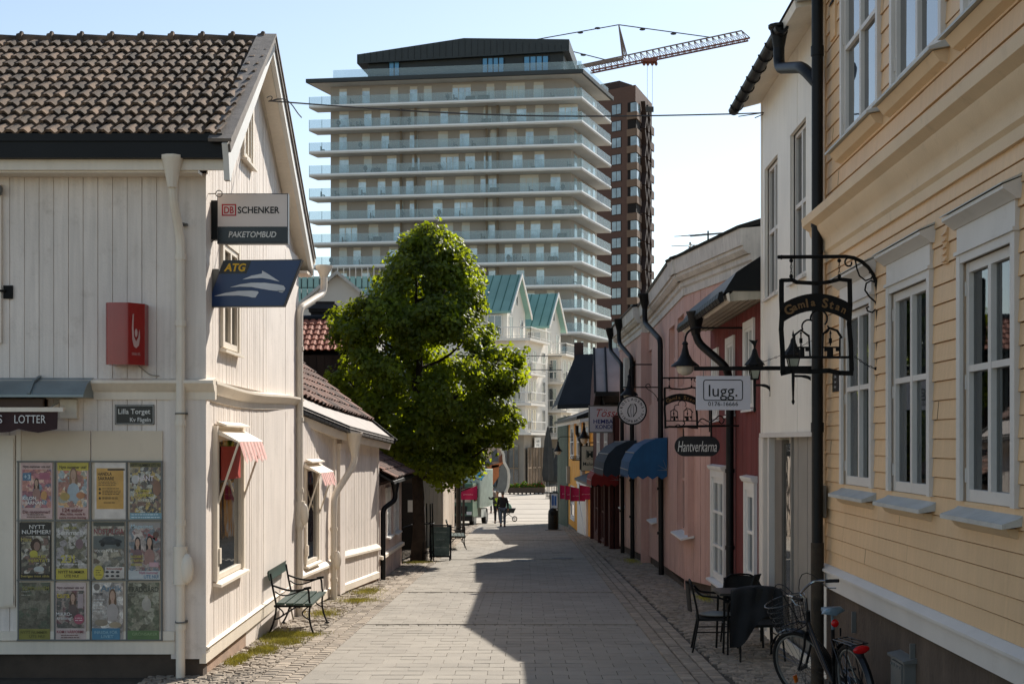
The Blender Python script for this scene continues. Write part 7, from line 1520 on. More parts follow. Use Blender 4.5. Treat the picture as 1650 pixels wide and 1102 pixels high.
    for k_ in range(4):
        for q in (0, .58, 1.17): b.bf(fsg, .7+k_*1.7+q-.04, .7+k_*1.7+q+.12, .05, .12, zg+.2, floors[-1]-1.5)
        b.bf(fsg, .7+k_*1.7, 1.95+k_*1.7, .05, .11, zg+1.9, zg+2.05)
    build(b, 'shop_bars', M('door_tan', '#8a745c', .7), h)
    return h, C1, fg, W1
hA, CA, fgA, WA = gable_unit('nearer pale apartment house with green gable roof right behind the tree', (PX(817, 142), 142), -2.5, 15.3, 18.8, 9, 6.4, [12.3, 8.9, 5.9, 3.0], 2.0, 3)
hB, CB, fgB, WB = gable_unit('second pale apartment house with green gable roof, farther and lower right', (PX(879, 152), 152), -2.5, 14.6, 17.9, 5.5, 6.2, [11.4, 8.4, 5.4, 2.6], 1.8, 3)
b = B(); f = F(CA, CA+U_S); q = 4.2; b.bf(f, q-1.1, q+1.1, .02, .10, 1.5, 2.5); build(b, 'shop_sign_board', railw, hA); b = B(); b.text('café', f.p(q, .12, 2.15), f.U, EZv, h=.25, w_=1.1); b.text('& bar', f.p(q, .12, 1.78), f.U, EZv, h=.22, w_=1.1); build(b, 'lettering', letter_black, hA)
# connecting block between and behind, filling to the right
h = thing('apartment_block', 'pale lower apartment wing behind the black roofs', 'apartment house', (8, 165, -2.5)); b = B(); b.extr(F((2.5, 160), (14, 164)), [(0, -3), (12, -3), (12, 9.2), (0, 9.2)], -6, 0); build(b, 'wall', lightw, h)
b = B(); f = F((2.5, 160), (14, 164))
for z in (0.2, 3.2, 6.2):
    for s_ in range(8): b.bf(f, .6+s_*1.4, 1.5+s_*1.4, .0, .05, z, z+1.8)
build(b, 'windows', apt_glass, h)
def umbrella(label, px, Y, zb, zt, r=.45):
    x = PX(px, Y); h = thing('parasol', label, 'parasol', (x, Y, G(Y)), 'closed grey parasols on the square'); b = B(); n = 12; prf = [(.10, zt), (.16, zt-.3), (r*.6, zt-1.2), (r, zb+.7), (r*.85, zb+.15), (r*.35, zb)]; vs_ = []
    for k, (rr, z) in enumerate(prf):
        for j in range(n): a = 2*math.pi*j/n; q = rr*(1 if j % 2 else .72); vs_.append(Vector((x+q*math.cos(a), Y+q*math.sin(a), z+(.12 if j % 2 and k == 5 else 0))))
    b.mesh(vs_, [(i*n+j, i*n+(j+1) % n, (i+1)*n+(j+1) % n, (i+1)*n+j) for i in range(len(prf)-1) for j in range(n)]); build(b, 'cloth', M('parasol_grey', '#3a3936', .85, .15, 2), h, ang=20)
    b = B(); b.tube([(x, Y, G(Y)), (x, Y, zt+.12)], .05, 6); b.box(x-.4, x+.4, Y-.4, Y+.4, G(Y), G(Y)+.12); build(b, 'pole', grey_metal, h)
umbrella('tall closed grey parasol standing before the pale apartment house', 883, 128, G(128)+1.0, PZ(688, 128), .62)
umbrella('closed dark parasol just right of the tall grey one', 897, 131, G(131)+.8, PZ(730, 131), 1.1)
def planter():
    Y = 126; x0, x1 = PX(818, Y), PX(878, Y); g = G(Y); h = thing('planter', 'long brown planter full of flowers on the square', 'planter', ((x0+x1)/2, Y, g)); b = B(); b.box(x0, x1, Y-.4, Y+.4, g+.12, g+.62); build(b, 'box', M('planter_brown', '#5b4a3c', .8, .1, 3), h)
    b = B()
    for k in range(9): x = x0+.2+(x1-x0-.4)*k/8; b.box(x-.07, x+.07, Y-.35, Y+.35, g, g+.12)
    build(b, 'feet', black_metal, h)
    b = B(); rnd = random.Random(3); mats = [leafM('planter_leaf', '#4a6426', (2.2, 2.2, 1)), M('flower_red', '#a3332c', .6), M('flower_yellow', '#c9a33a', .6)]
    for _ in range(1500):
        x = rnd.uniform(x0, x1); hh = .2+.45*abs(noise.noise((x*1.4, 3, 0)))*2; c = Vector((x, Y+rnd.uniform(-.4, .4), g+.6+rnd.random()*hh)); u = Vector((rnd.gauss(0, 1), rnd.gauss(0, 1), rnd.gauss(0, 1))).normalized()*.1; v = u.orthogonal().normalized()*.09; b.poly([c-u, c-v, c+u, c+v], 0 if rnd.random() < .8 else rnd.choice((1, 2)))
    build(b, 'flowers', mats, h, recalc=False, smooth=False)
planter()
def terrace():
    for i, (px, Y) in enumerate(((897, 118), (905, 121), (912, 119))):
        x = PX(px, Y); g = G(Y); h = thing('terrace_table', ['round terrace table nearest the closed parasol', 'middle round terrace table on the square', 'rightmost round terrace table on the square'][i], 'table', (x, Y, g), 'terrace tables on the square'); b = B(); b.lathe((x, Y, g), [(.4, .74), (.4, .77), (0, .77)], 12); build(b, 'table_top', black_metal, h); b = B(); b.tube([(x, Y, g), (x, Y, g+.74)], .04, 6); b.lathe((x, Y, g), [(.25, 0), (.25, .03), (.04, .05)], 10); build(b, 'pedestal', black_metal, h)
    h = thing('terrace_fence', 'thin dark terrace fence around the tables by the parasols', 'fence', (PX(900, 116), 116, G(116))); b = B(); x0, x1 = PX(880, 116), PX(916, 116); g = G(116)
    for k in range(14): x = x0+(x1-x0)*k/13; b.tube([(x, 116, g), (x, 116, g+1.0)], .025, 5)
    b.beam((x0, 116, g+1.0), (x1, 116, g+1.0), .05, .05); b.beam((x0, 116, g+.2), (x1, 116, g+.2), .04, .04); build(b, 'fence_bars', black_metal, h)
terrace()
def sculpture():
    Y = 112; h = thing('sculpture', 'tall curved metal sculpture in grey and copper patches on the square', 'sculpture', (PX(803, Y), Y, G(Y))); f = FRONT(0, Y); to = lambda zx, zy, t=0: (PX(730+zx/6.483, Y), PZ(690+zy/6.483, Y))
    gr = M('sculpt_grey', '#6b6a64', .5, .12, 2); co = M('sculpt_copper', '#a8643a', .45, .15, 3, metal=.3); pl = M('sculpt_pale', '#b8a08c', .5, .1, 3)
    P1 = [(445, 665), (545, 675), (572, 600), (580, 500), (572, 430), (545, 370), (500, 400), (480, 470), (470, 560)]; b = B(); b.extr(f, [to(*p) for p in P1], -.5, .5); build(b, 'lower_blade', gr, h)
    b = B(); P2 = [(352, 400), (415, 380), (530, 350), (525, 270), (500, 215), (470, 180), (478, 130), (462, 90), (430, 60), (395, 90), (370, 130), (345, 190), (340, 300)]; b.extr(f, [to(*p) for p in P2], -.45, .35); build(b, 'upper_body', pl, h)
    for pts, m, nm in (([(405, 385), (480, 378), (480, 500), (440, 560), (410, 600), (405, 500)], co, 'copper_panel'), ([(350, 395), (530, 345), (528, 362), (480, 400), (370, 425)], co, 'copper_band'), ([(400, 260), (455, 210), (470, 300), (470, 345), (410, 345)], M('sculpt_slate', '#474a50', .5, .1, 3), 'slate_panel'), ([(482, 300), (520, 260), (522, 340), (484, 355)], M('sculpt_rust', '#6b3a20', .6, .1, 3), 'rust_panel'), ([(345, 330), (400, 320), (405, 375), (350, 392)], M('sculpt_slate', '#474a50'), 'slate_panel'), ([(340, 120), (400, 110), (440, 150), (360, 200)], M('sculpt_slate', '#474a50'), 'slate_panel')):
        b = B(); b.extr(f, [to(*p) for p in pts], .36, .55); build(b, nm, m, h)
    b = B(); e = [(470, 180), (502, 215), (527, 270), (532, 350), (575, 430), (583, 500), (575, 600), (548, 672)]; b.tube([Vector((to(*p)[0], Y-.5, to(*p)[1])) for p in e], .12, 6); b.tube([Vector((to(*p)[0], Y-.4, to(*p)[1])) for p in [(462, 80), (478, 130), (470, 180)]], .10, 6); build(b, 'edge_rim', M('rim_pale', '#c9bfae', .4), h)
    b = B(); b.ell(Vector((PX(800, Y), Y, G(Y)+.05)), (1.1, .9, .15), 12, 6); build(b, 'foot', gr, h)
sculpture()
# ---------------------------------------------------------------- beige high rise
def tower():
    h = thing('beige_tower', 'tall beige apartment tower with glass balconies on every floor', 'tower', (-10, 190, -2.5)); A = Vector((8.86, 182.0)); L_ = Vector((-26.6, 187.0)); Bk = Vector((13.6, 196.2))
    uf = (L_-A).normalized(); us = (Bk-A).normalized(); LF = (L_-A).length; LS = (Bk-A).length; dep = 1.9
    wallm = M('tower_taupe', '#a49c95', .85, .04, .3); conc = M('slab_concrete', '#c2bfba', .8, .05, .5); edge = M('slab_edge_white', '#eceeee', .6, .02, 1); gls = M('rail_glass', '#8fb5b5', .12, .04, .5, spec=.8); twin = glassM('tower_window', '#b0c8d2', .05, 1.8, .002); panel = M('lintel_beige', '#cdc6ba', .7, .04, .5)
    W0 = A+us*dep*1.2+uf*dep; fw = F(W0+uf*(LF-2*dep), W0); LW = fw.len; fs = F(W0, W0+us); LSW = LS-dep*1.2-.2
    fe = F(A+uf*LF, A); fse = F(A, A+us)
    b = B(); z0, z1 = -3, 49.2; far = W0+us*LSW; pts = [W0+uf*LW, W0, far, far+uf*LW]; b.mesh([Vector((p.x, p.y, z0)) for p in pts]+[Vector((p.x, p.y, z1)) for p in pts], [(0, 1, 2, 3), (7, 6, 5, 4)]+[(i, (i+1) % 4, 4+(i+1) % 4, 4+i) for i in range(4)]); build(b, 'wall', wallm, h)
    n = 16; zk = [46.05-2.995*k for k in range(n)]; rnd = random.Random(4); cnt = 0; rest = B(); restp = B()
    for k, z in enumerate(zk):
        b = B(); P_ = [A+uf*LF, A, A+us*LS, A+us*LS+uf*dep*1.3, W0+uf*LF*.0+us*0, A+uf*LF+us*dep*1.2]
        poly = [A+uf*LF, A, A+us*LS, A+us*LS+uf*(dep+.5), A+us*2.6+uf*(dep+.5), A+us*2.6+uf*LF]
        b.mesh([Vector((p.x, p.y, z-.34)) for p in poly]+[Vector((p.x, p.y, z-.02)) for p in poly], [tuple(range(6)), tuple(range(11, 5, -1))]+[(i, (i+1) % 6, 6+(i+1) % 6, 6+i) for i in range(6)]); bal = build(b, 'balcony_slab', conc, h)
        b = B(); b.bf(fe, 0, LF, .0, .06, z-.16, z+.04); b.bf(fse, 0, LS, .0, .06, z-.16, z+.04); build(b, 'slab_edge', edge, bal)
        b = B(); b.bf(fe, 0, LF, -.08, -.05, z+.05, z+1.15); b.bf(fse, 0, LS, -.08, -.05, z+.05, z+1.15); b.v = b.v; build(b, 'glass_railing', RG, bal)
        b = B()
        for i in range(22): b.bf(fe, LF*i/21-.03, LF*i/21+.03, -.12, -.09, z, z+1.15)
        for i in range(6): b.bf(fse, LS*i/5-.03, LS*i/5+.03, -.12, -.09, z, z+1.15)
        build(b, 'rail_posts', M('rail_post', '#9aa7a6', .5), bal)
        # windows with pale lintel panels, irregular rhythm
        slots = []; x = 1.2
        while x < LW-1.6:
            wd = rnd.choice((1.0, 1.0, 1.25, 1.0, 2.4, 1.0)); slots.append((x, x+wd)); x += wd+rnd.choice((.9, 1.6, 2.1, 2.8, 1.2))
        for a, c in slots:
            if k < 8 and cnt < 98: 
                b = B(); b.bf(fw, a, c, 0, .05, z+2.2, z+2.6); 
                if c-a > 2: b.bf(fw, a+.75, a+.85, .03, .08, z+.05, z+2.2); b.bf(fw, a+1.6, a+1.68, .03, .08, z+.05, z+2.2)
                b.bf(fw, a-.05, a, 0, .08, z, z+2.2); b.bf(fw, c, c+.05, 0, .08, z, z+2.2); o = build(b, 'window', panel, h, smooth=False); b = B(); b.bf(fw, a, c, .0, .04, z+.0, z+2.2); build(b, 'pane', CURT if rnd.random() < .3 else twin, o, smooth=False); cnt += 1
            else: rest.bf(fw, a, c, 0, .05, z+2.2, z+2.55, 1); rest.bf(fw, a, c, .0, .04, z, z+2.2, 0)
        for a in (1.2, 4.4, 7.8, 10.2): 
            if a+1.2 < LSW: rest.bf(fs, a, a+1.2, 0, .05, z, z+2.3, 0)
    build(rest, 'windows', [twin, panel], h, kind='stuff', smooth=False)
    b = B()
    for s_ in (LW*.30, LW*.36, LW*.655, LW*.70): b.bf(fw, s_-.13, s_+.13, .3, .55, -3, 46)
    build(b, 'facade_shaft', M('shaft_beige', '#7d6f5f', .8, .05, .5), h)
    # clutter on the balconies: chairs and plants
    b = B()
    for z in zk[:9]:
        for _ in range(9):
            s_ = rnd.uniform(1, LF-1); t = -rnd.uniform(.5, 1.4); kd = rnd.random()
            if kd < .6: b.bf(fe, s_, s_+.5, t, t+.45, z+.35, z+.42); b.bf(fe, s_, s_+.06, t, t+.45, z, z+.85); b.bf(fe, s_+.45, s_+.5, t, t+.45, z, z+.42)
            elif kd < .85: b.bf(fe, s_, s_+1.2, t, t+.6, z+.02, z+.45); b.bf(fe, s_, s_+1.2, t, t+.12, z+.45, z+.8)
            else: b.lathe(fe.p(s_, t, z), [(.15, 0), (.2, .3), (.08, .4), (.3, .7), (.25, 1.0), (0, 1.2)], 7)
    build(b, 'balcony_furniture', M('furniture_dark', '#3f4442', .8, .2, 2), h, kind='stuff')
    # roof slab and dark penthouse
    b = B(); ov = .3; p = [A-us*ov+uf*(LF+ov), A-us*ov-uf*ov, A+us*(LS+ov)-uf*ov, A+us*(LS+ov)+uf*LF]; b.mesh([Vector((q.x, q.y, 49.0)) for q in p]+[Vector((q.x, q.y, 49.5)) for q in p], [(3, 2, 1, 0), (4, 5, 6, 7)]+[(i, (i+1) % 4, 4+(i+1) % 4, 4+i) for i in range(4)]); build(b, 'roof_slab', M('dark_zinc', '#34393a', .6, .1, .5), h)
    b = B(); p = [A+uf*LF, A, A+us*LS, A+us*LS+uf*LF]; b.poly([Vector((q.x, q.y, 48.97)) for q in p]); build(b, 'roof_soffit', conc, h)
    pf = F(W0+uf*(LW*.845)+us*.2, W0+uf*1.1+us*.2); LP = pf.len; pg = 49.5
    b = B(); b.extr(pf, [(0, pg), (LP, pg), (LP, pg+3.0), (LP*.47, pg+3.3), (0, pg+2.6)], -9, 0); build(b, 'penthouse_wall', M('penthouse_dark', '#2c3031', .6, .12, 1), h)
    b = B(); b.extr(pf, [(-1.3, pg+2.3), (LP+.8, pg+2.9), (LP+.8, pg+4.4), (LP*.5, pg+5.1), (-1.3, pg+3.5)], -10, .7); build(b, 'penthouse_roof', M('seam_metal_dark', '#2b3132', .5, .1, .6), h)
    b = B()
    for k in range(34): s_ = -1.2+k*(LP+1.8)/33; b.bf(pf, s_, s_+.05, .7, .76, pg+2.5+.6*max(0, s_)/LP, pg+3.5+1.5*(1-abs(s_-LP*.5)/(LP*.56)) )
    build(b, 'roof_seam', M('seam_line', '#1f2425', .5), h)
    b = B(); 
    for s0, s1 in ((LP*.11, LP*.165), (LP*.59, LP*.70), (LP*.80, LP*.925)): b.bf(pf, s0, s1, 0, .1, pg+.3, pg+2.5)
    build(b, 'penthouse_window', M('blue_glass', '#5f9cc4', .1, .05, .5), h)
    b = B()
    for s0, s1 in ((LP*.11, LP*.165), (LP*.59, LP*.70), (LP*.80, LP*.925)):
        k = 2 if s1-s0 < 2.5 else 4
        for i in range(k+1): s_ = s0+(s1-s0)*i/k; b.bf(pf, s_-.07, s_+.07, .1, .16, pg+.3, pg+2.5)
    build(b, 'penthouse_frame', black_metal, h)
    rf = F(A+uf*(LF-3.2)-us*.1, A-us*.1); b = B(); b.bf(rf, 0, rf.len, -.4, -.36, pg, pg+1.15); b.bf(F(A, A+us), 0, LS, -.4, -.36, pg, pg+1.15); build(b, 'roof_railing', RG, h)
    b = B(); b.lathe(pf.p(LP*.33, -3, pg+3.9), [(.35, 0), (.35, 1.1), (.65, 1.2), (.65, 1.5), (0, 1.7)], 10); build(b, 'roof_vent', M('vent_rust', '#5a3b33', .6), h)
    b = B(); b.bf(pf, LP*.745, LP*.765, -4, -3.4, pg+4, pg+5.3)
    for k in range(5): s_ = LP*(.87+.02*k); b.tube([pf.p(s_, -4, pg+4), pf.p(s_, -4, pg+5.3-.1*k)], .06, 5)
    build(b, 'roof_mast', black_metal, h)
RG = None
def mk_rg():
    global RG, CURT
    RG = bpy.data.materials.new('balcony_glass'); RG.use_nodes = True; t = RG.node_tree; n = t.nodes; n.clear(); L = t.links.new; o = n.new('ShaderNodeOutputMaterial'); mi = n.new('ShaderNodeMixShader'); tr = n.new('ShaderNodeBsdfTransparent'); pr = n.new('ShaderNodeBsdfPrincipled'); pr.inputs['Base Color'].default_value = (*lin('#bccdd0'), 1); pr.inputs['Roughness'].default_value = .2; tr.inputs[0].default_value = (.90, .95, .96, 1); mi.inputs[0].default_value = .24; L(tr.outputs[0], mi.inputs[1]); L(pr.outputs[0], mi.inputs[2]); L(mi.outputs[0], o.inputs[0])
    CURT = M('white_blind', '#c9cfce', .6, .04, 1)
mk_rg(); tower()
def brown_tower():
    h = thing('brown_tower', 'narrow reddish brown tower with notched balconies behind the beige tower', 'tower', (18, 258, -2.5)); Y = 250; Cn = Vector((PX(1024, Y), Y)); L_ = Vector((PX(955, 256), 256.0)); Bk = Vector((PX(1050.5, 264), 264.0)); z1 = PZ(137, Y)
    br = M('brown_clad', '#5d463c', .8, .05, .3); br2 = M('brown_clad_dark', '#3d2f2a', .8, .05, .3); uf = (L_-Cn).normalized(); us = (Bk-Cn).normalized(); LF = (L_-Cn).length; LS = (Bk-Cn).length; ff = F(L_, Cn); fs = F(Cn, Bk)
    b = B(); p = [L_, Cn, Bk, Bk+uf*LF]; b.mesh([Vector((q.x, q.y, -3)) for q in p]+[Vector((q.x, q.y, z1)) for q in p], [(0, 1, 2, 3), (7, 6, 5, 4)]+[(i, (i+1) % 4, 4+(i+1) % 4, 4+i) for i in range(4)]); build(b, 'wall', br, h)
    b = B(); b.bf(ff, LF*.05, LF*.55, -5, -1, z1, z1+1.6); build(b, 'roof_plant_room', br2, h)
    gl = glassM('brown_tower_glass', '#7d9094', .06, 1.7, .002); rnd = random.Random(8)
    for k in range(19):
        z = z1-4.7-2.95*k
        b = B(); b.bf(ff, LF-5.1, LF-3.0, 0, .08, z+.0, z+1.9); o = build(b, 'window', br2, h, smooth=False); b = B(); b.bf(ff, LF-5.0, LF-4.1, .08, .12, z+.12, z+1.78); b.bf(ff, LF-3.98, LF-3.1, .08, .12, z+.12, z+1.78); build(b, 'pane', gl, o, smooth=False)
        b = B(); b.bf(ff, LF-1.6, LF+.02, 0, .12, z-.3, z+1.75); b.bf(fs, -.1, 3.4, 0, .12, z-.3, z+1.75); rec = build(b, 'notch_shade_box', M('recess_shade', '#1c1715', .9), h, smooth=False)  # solid box on the wall; the balcony notch's shade is put into its dark colour
        b = B(); b.bf(ff, LF-1.65, LF+.3, .12, .34, z-1.25, z-.0); b.bf(fs, -.34, 3.6, .12, .34, z-1.25, z-.0); build(b, 'balcony_front', M('brown_clad_pale', '#75604f', .8, .05, .3), h, smooth=False)
        if rnd.random() < .75: b = B(); b.bf(ff, LF-.9, LF+.25, .14, .2, z+.02, z+1.6); b.bf(fs, .1, 3.0, .14, .2, z+.02, z+1.6); build(b, 'pane', gl, rec, smooth=False)
        b = B(); b.bf(fs, LS-3.6, LS+.25, .12, .4, z-1.25, z+.15); build(b, 'balcony_front', br, h, smooth=False)
    b = B()
    for k in range(12):
        z = z1-2-5*k; 
        for s0, s1 in ((4.2, 7.2), (7.2, 4.2), (7.6, 10.2), (10.2, 7.6)): b.extr(fs, [(s0-.3, z), (s0+.3, z), (s1+.3, z-4.8), (s1-.3, z-4.8)], .1, .9)
    build(b, 'zigzag_fins', br2, h, smooth=False)
brown_tower()
def crane():
    Y = 225; h = thing('tower_crane', 'red and grey lattice crane jib reaching out above the towers', 'crane', (PX(940, Y), Y, 0)); q = lambda px, py, t=0: P(px, py, Y)+Vector((0, t, 0)); cm = M('crane_steel', '#7a6a60', .7, .12, .5); cr = M('crane_red', '#74463b', .7, .1, .5)
    b = B(); a0, a1 = (945, 103.5), (1195, 50); n = 26; tp = [q(a0[0]+(a1[0]-a0[0])*i/n, a0[1]+(a1[1]-a0[1])*i/n) for i in range(n+1)]; lo0, lo1 = (952, 116.5), (1207, 64); lw = [[q(lo0[0]+(lo1[0]-lo0[0])*i/n, lo0[1]+(lo1[1]-lo0[1])*i/n, t) for i in range(n+1)] for t in (-.8, .8)]
    b.tube([tp[0], tp[-1]], .13, 4); 
    for i in range(n):
        for w_ in lw: m_ = w_[i].lerp(w_[i+1], .5); b.tube([tp[i], m_], .06, 3); b.tube([m_, tp[i+1]], .06, 3)
        b.tube([lw[0][i], lw[1][i+1]], .05, 3); b.tube([lw[0][i], lw[1][i]], .05, 3)
    b.tube([tp[-1], lw[0][-1]], .08, 4); b.tube([tp[-1], lw[1][-1]], .08, 4); build(b, 'jib_lattice', cm, h, smooth=False)
    b = B()
    for w_ in lw: b.tube([w_[0], w_[-1]], .16, 4)
    build(b, 'lower_chord', cr, h)
    b = B(); top = q(997, 40.5); 
    for t in (-.9, .9): b.tube([top, q(1004, 92, t)], .12, 4); b.tube([top, q(1009, 91, t)], .12, 4)
    for k in range(1, 6): u = k/6; b.tube([top.lerp(q(1004, 92, -.9), u), top.lerp(q(1009, 91, .9), u)], .06, 3)
    build(b, 'mast_head', cm, h)
    b = B(); b.tube([top, q(865, 64)], .09, 4); b.tube([top, q(1143, 60.5)], .09, 4); b.tube([q(905, 79), q(976, 97)], .09, 4)
    for p in ((963, 46), (935, 53), (1035, 48), (1085, 55), (940, 89)): b.ell(q(*p), (.5, .2, .2), 6, 4)
    build(b, 'tie_rods', M('crane_cable', '#3c3a38', .7), h)
    b = B(); c = q(1047, 99); b.box(c.x-1.1, c.x+1.1, Y-.9, Y+.9, c.z-.2, c.z+.3); 
    for dx in (-.9, -.3, .4, 1.0): b.ell(c+Vector((dx, 0, -.4)), (.25, .25, .35), 8, 6)
    build(b, 'trolley', cr, h); b = B(); b.tube([c+Vector((-.4, 0, 0)), c+Vector((-.4, 0, -7.2))], .035, 4); b.tube([c+Vector((.4, 0, 0)), c+Vector((.4, 0, -7.2))], .035, 4); b.box(c.x-.6, c.x+.6, Y-.2, Y+.2, c.z-8.0, c.z-7.2); build(b, 'hoist_rope', M('crane_cable', '#3c3a38'), h)
    b = B(); b.tube([q(905, 120, 0), q(905, 760, 0)], .9, 4); b.tube([q(1004, 95), q(905, 115)], .3, 4); b.tube([tp[0], q(900, 113)], .13, 4); build(b, 'mast', cm, h)
crane()
# ---------------------------------------------------------------- background houses on the left
def back_left():
    h = thing('tiled_house', 'dark house with bright red pantile roof and broad chimney behind the low house', 'house', (-6, 44, G(44))); Y = 41; x0, x1 = PX(440, Y), PX(566, Y); dk = M('brown_planks', '#33261f', .85, .15, 3, tint=.15); f = FRONT(0, Y)
    b = B(); b.box(x0-3, x1-.1, Y+.05, Y+5, -2, PZ(572, Y)); build(b, 'house_body', dk, h); b = B(); boards(b, f, x0-3, x1-.1, -2, PZ(572, Y), .22, T=.0, g=.02, gap=.02, jit=1, rv=False); build(b, 'cladding', dk, h)
    b = B(); zr = PZ(517, Y+1.9); ze = PZ(566, Y); up_ = Vector((0, 1.9, zr-ze)); tiles(b, (x0-3, Y-.1, ze), EX, up_, 27, 6, .205, up_.length/6.1, amp=.028, seg=5, tj=.6); build(b, 'roof_tiles', M('bright_clay_tile', '#94533a', .8, .1, 3, .3, 50, tint=.2, dirt=.2, dirtc='#553c30'), h, recalc=False)
    b = B(); b.poly([Vector((x0-3, Y, ze-.05)), Vector((x1, Y, ze-.05)), Vector((x1, Y+1.9, zr-.05)), Vector((x0-3, Y+1.9, zr-.05))]); b.poly([Vector((x0-3, Y+1.9, zr-.05)), Vector((x1, Y+1.9, zr-.05)), Vector((x1, Y+5, zr-2.5)), Vector((x0-3, Y+5, zr-2.5))]); b.tube([(x0-3, Y+1.9, zr+.05), (x1, Y+1.9, zr+.05)], .12, 8); build(b, 'roof_ridge', black_metal, h, recalc=False)
    b = B(); Yc = 43.2; c0, c1 = PX(501, Yc), PX(545, Yc); q = lambda py: PZ(py, Yc); b.box(c0, c1, Yc, Yc+.7, q(522)-1, q(503)); b.box(c0-.06, c1+.06, Yc-.06, Yc+.76, q(503), q(498)); b.hexa([(c0-.1, Yc-.1, q(498)), (c1+.1, Yc-.1, q(498)), (c1+.1, Yc+.8, q(498)), (c0-.1, Yc+.8, q(498)), (c0+.1, Yc+.1, q(489)), (c1-.1, Yc+.1, q(489)), (c1-.1, Yc+.6, q(489)), (c0+.1, Yc+.6, q(489))]); b.box(c0+.12, c1-.12, Yc+.12, Yc+.58, q(489), q(485)); build(b, 'chimney', M('chimney_dark', '#2e2a28', .9, .2, 4, .4, 30), h)
    h = thing('gabled_house', 'white gabled house front seen above the red tiled roof', 'house', (-9, 74, G(74))); Y = 72; f = FRONT(0, Y); X_ = lambda p: PX(p, Y); Z = lambda p: PZ(p, Y); wm = M('gable_white', '#b9b5ae', .8, .04, .6)
    b = B(); b.extr(f, [(X_(486), -3), (X_(602), -3), (X_(602), Z(487)), (X_(544), Z(441)), (X_(486), Z(490))], -6, 0); build(b, 'wall', wm, h)
    b = B()
    for a, c in (((544, 437), (480, 491)), ((544, 437), (606, 488))): b.extr(f, [(X_(a[0]), Z(a[1])), (X_(c[0]), Z(c[1])), (X_(c[0]), Z(c[1]+5)), (X_(a[0]), Z(a[1]+6))], -6.2, .4)
    build(b, 'roof', M('gable_trim', '#a9a7a2', .6), h)
    b = B(); b.bf(f, X_(558), X_(574), .0, .08, Z(530), Z(506)); o = build(b, 'window', white_paint, h); b = B(); b.bf(f, X_(560), X_(572), .08, .1, Z(528), Z(508)); build(b, 'pane', apt_glass, o)
    b = B(); b.tube([f.p(X_(575), .3, Z(491)), f.p(X_(590), .3, Z(487))], .05, 5); b.tube([f.p(X_(575), .3, Z(488)), f.p(X_(588), .3, Z(493))], .05, 5); b.bf(f, X_(573), X_(584), .1, .35, Z(491), Z(489)); build(b, 'ornament', black_iron, h)
    h = thing('glazed_block', 'low glazed block with teal balcony fronts between the gable and the tower', 'apartment house', (-16, 150, -2.5)); Y = 150; f = FRONT(0, Y); b = B(); b.bf(f, PX(430, Y), PX(650, Y), -8, 0, -3, PZ(447, Y)); build(b, 'wall', M('glazed_wall', '#7d8a84', .6, .06, .4), h)
    for k, z in enumerate((PZ(488, Y), PZ(465, Y), PZ(447, Y)-0.05)):
        b = B(); b.bf(f, PX(430, Y), PX(650, Y), 1.2, 1.25, z-1.2, z); b.bf(f, PX(430, Y), PX(650, Y), 0, 1.3, z-1.5, z-1.2); build(b, 'glass_front', M('teal_glass', '#7fa6a2', .15, .06, .4), h)
        b = B()
        for i in range(24): x = PX(430, Y)+i*.63; b.bf(f, x, x+.07, 1.25, 1.32, z-1.3, z+.9)
        build(b, 'mullions', railw, h)
back_left()
def wire(label, pts, r=.012):
    b = B(); b.tube(pts, r, 5); return build(b, 'overhead_wire', M('wire_dark', '#4a4a4a', .6), label=label, cat='wire')
p0 = P(434, 163, 18.3); p1 = P(1182, 184, 19.2); wire('thin span wire from the left gable to the white house eave', [p0.lerp(p1, i/12)-Vector((0, 0, .10*math.sin(math.pi*i/12))) for i in range(13)], .010)
b = B(); b.tube(bez(P(434, 164, 18.3), P(470, 150, 18.4), P(470, 175, 18.4), P(486, 190, 18.4)), .008, 5); b.tube(bez(P(430, 158, 18.2), P(440, 150, 18.3), P(442, 162, 18.3), P(432, 164, 18.3)), .006, 4); b.tube([P(1182, 184, 19.2), P(1236, 182, 19.4), (3.3, 19.4, 6.45)], .01, 4); b.tube([P(1190, 188, 19.2), P(1245, 180, 19.4)], .008, 4); build(b, 'wire_anchor', M('wire_dark', '#4a4a4a'), label='loose wire ends at the fastening on the left gable', cat='wire')
for k, (py, lab) in enumerate(((570, 'upper faint wire crossing before the pale apartment houses'), (592, 'lower faint wire crossing before the pale apartment houses'))): wire(lab, [P(640, py+2, 110), P(905, py+4, 100)], .03)
def antenna(label, px, pyt, pyb, Y, wd, els):
    x = PX(px, Y); h = thing('roof_antenna', label, 'antenna', (x, Y, PZ(pyb, Y))); b = B(); zt = PZ(pyt, Y); b.tube([(x, Y, PZ(pyb, Y)-.3), (x, Y, zt+.05)], .02, 5); build(b, 'mast', grey_metal, h); b = B(); b.tube([(x-wd/2, Y-.3, zt-.10), (x+wd/2, Y+.3, zt+.05)], .02, 5)
    for k in range(els): u = (k+.5)/els-.5; c = Vector((x+wd*u, Y+.6*u, zt-.02+.15*u)); b.tube([c+Vector((-.35, .5, .05)), c+Vector((.35, -.5, -.05))], .010, 4)
    build(b, 'elements', grey_metal, h)
antenna('television antenna with thin crossbars above the pink house roof', 1141, 376, 402, 30, .82, 5)
antenna('small stub antenna left of the television antenna', 1112, 394, 412, 31, .12, 1)
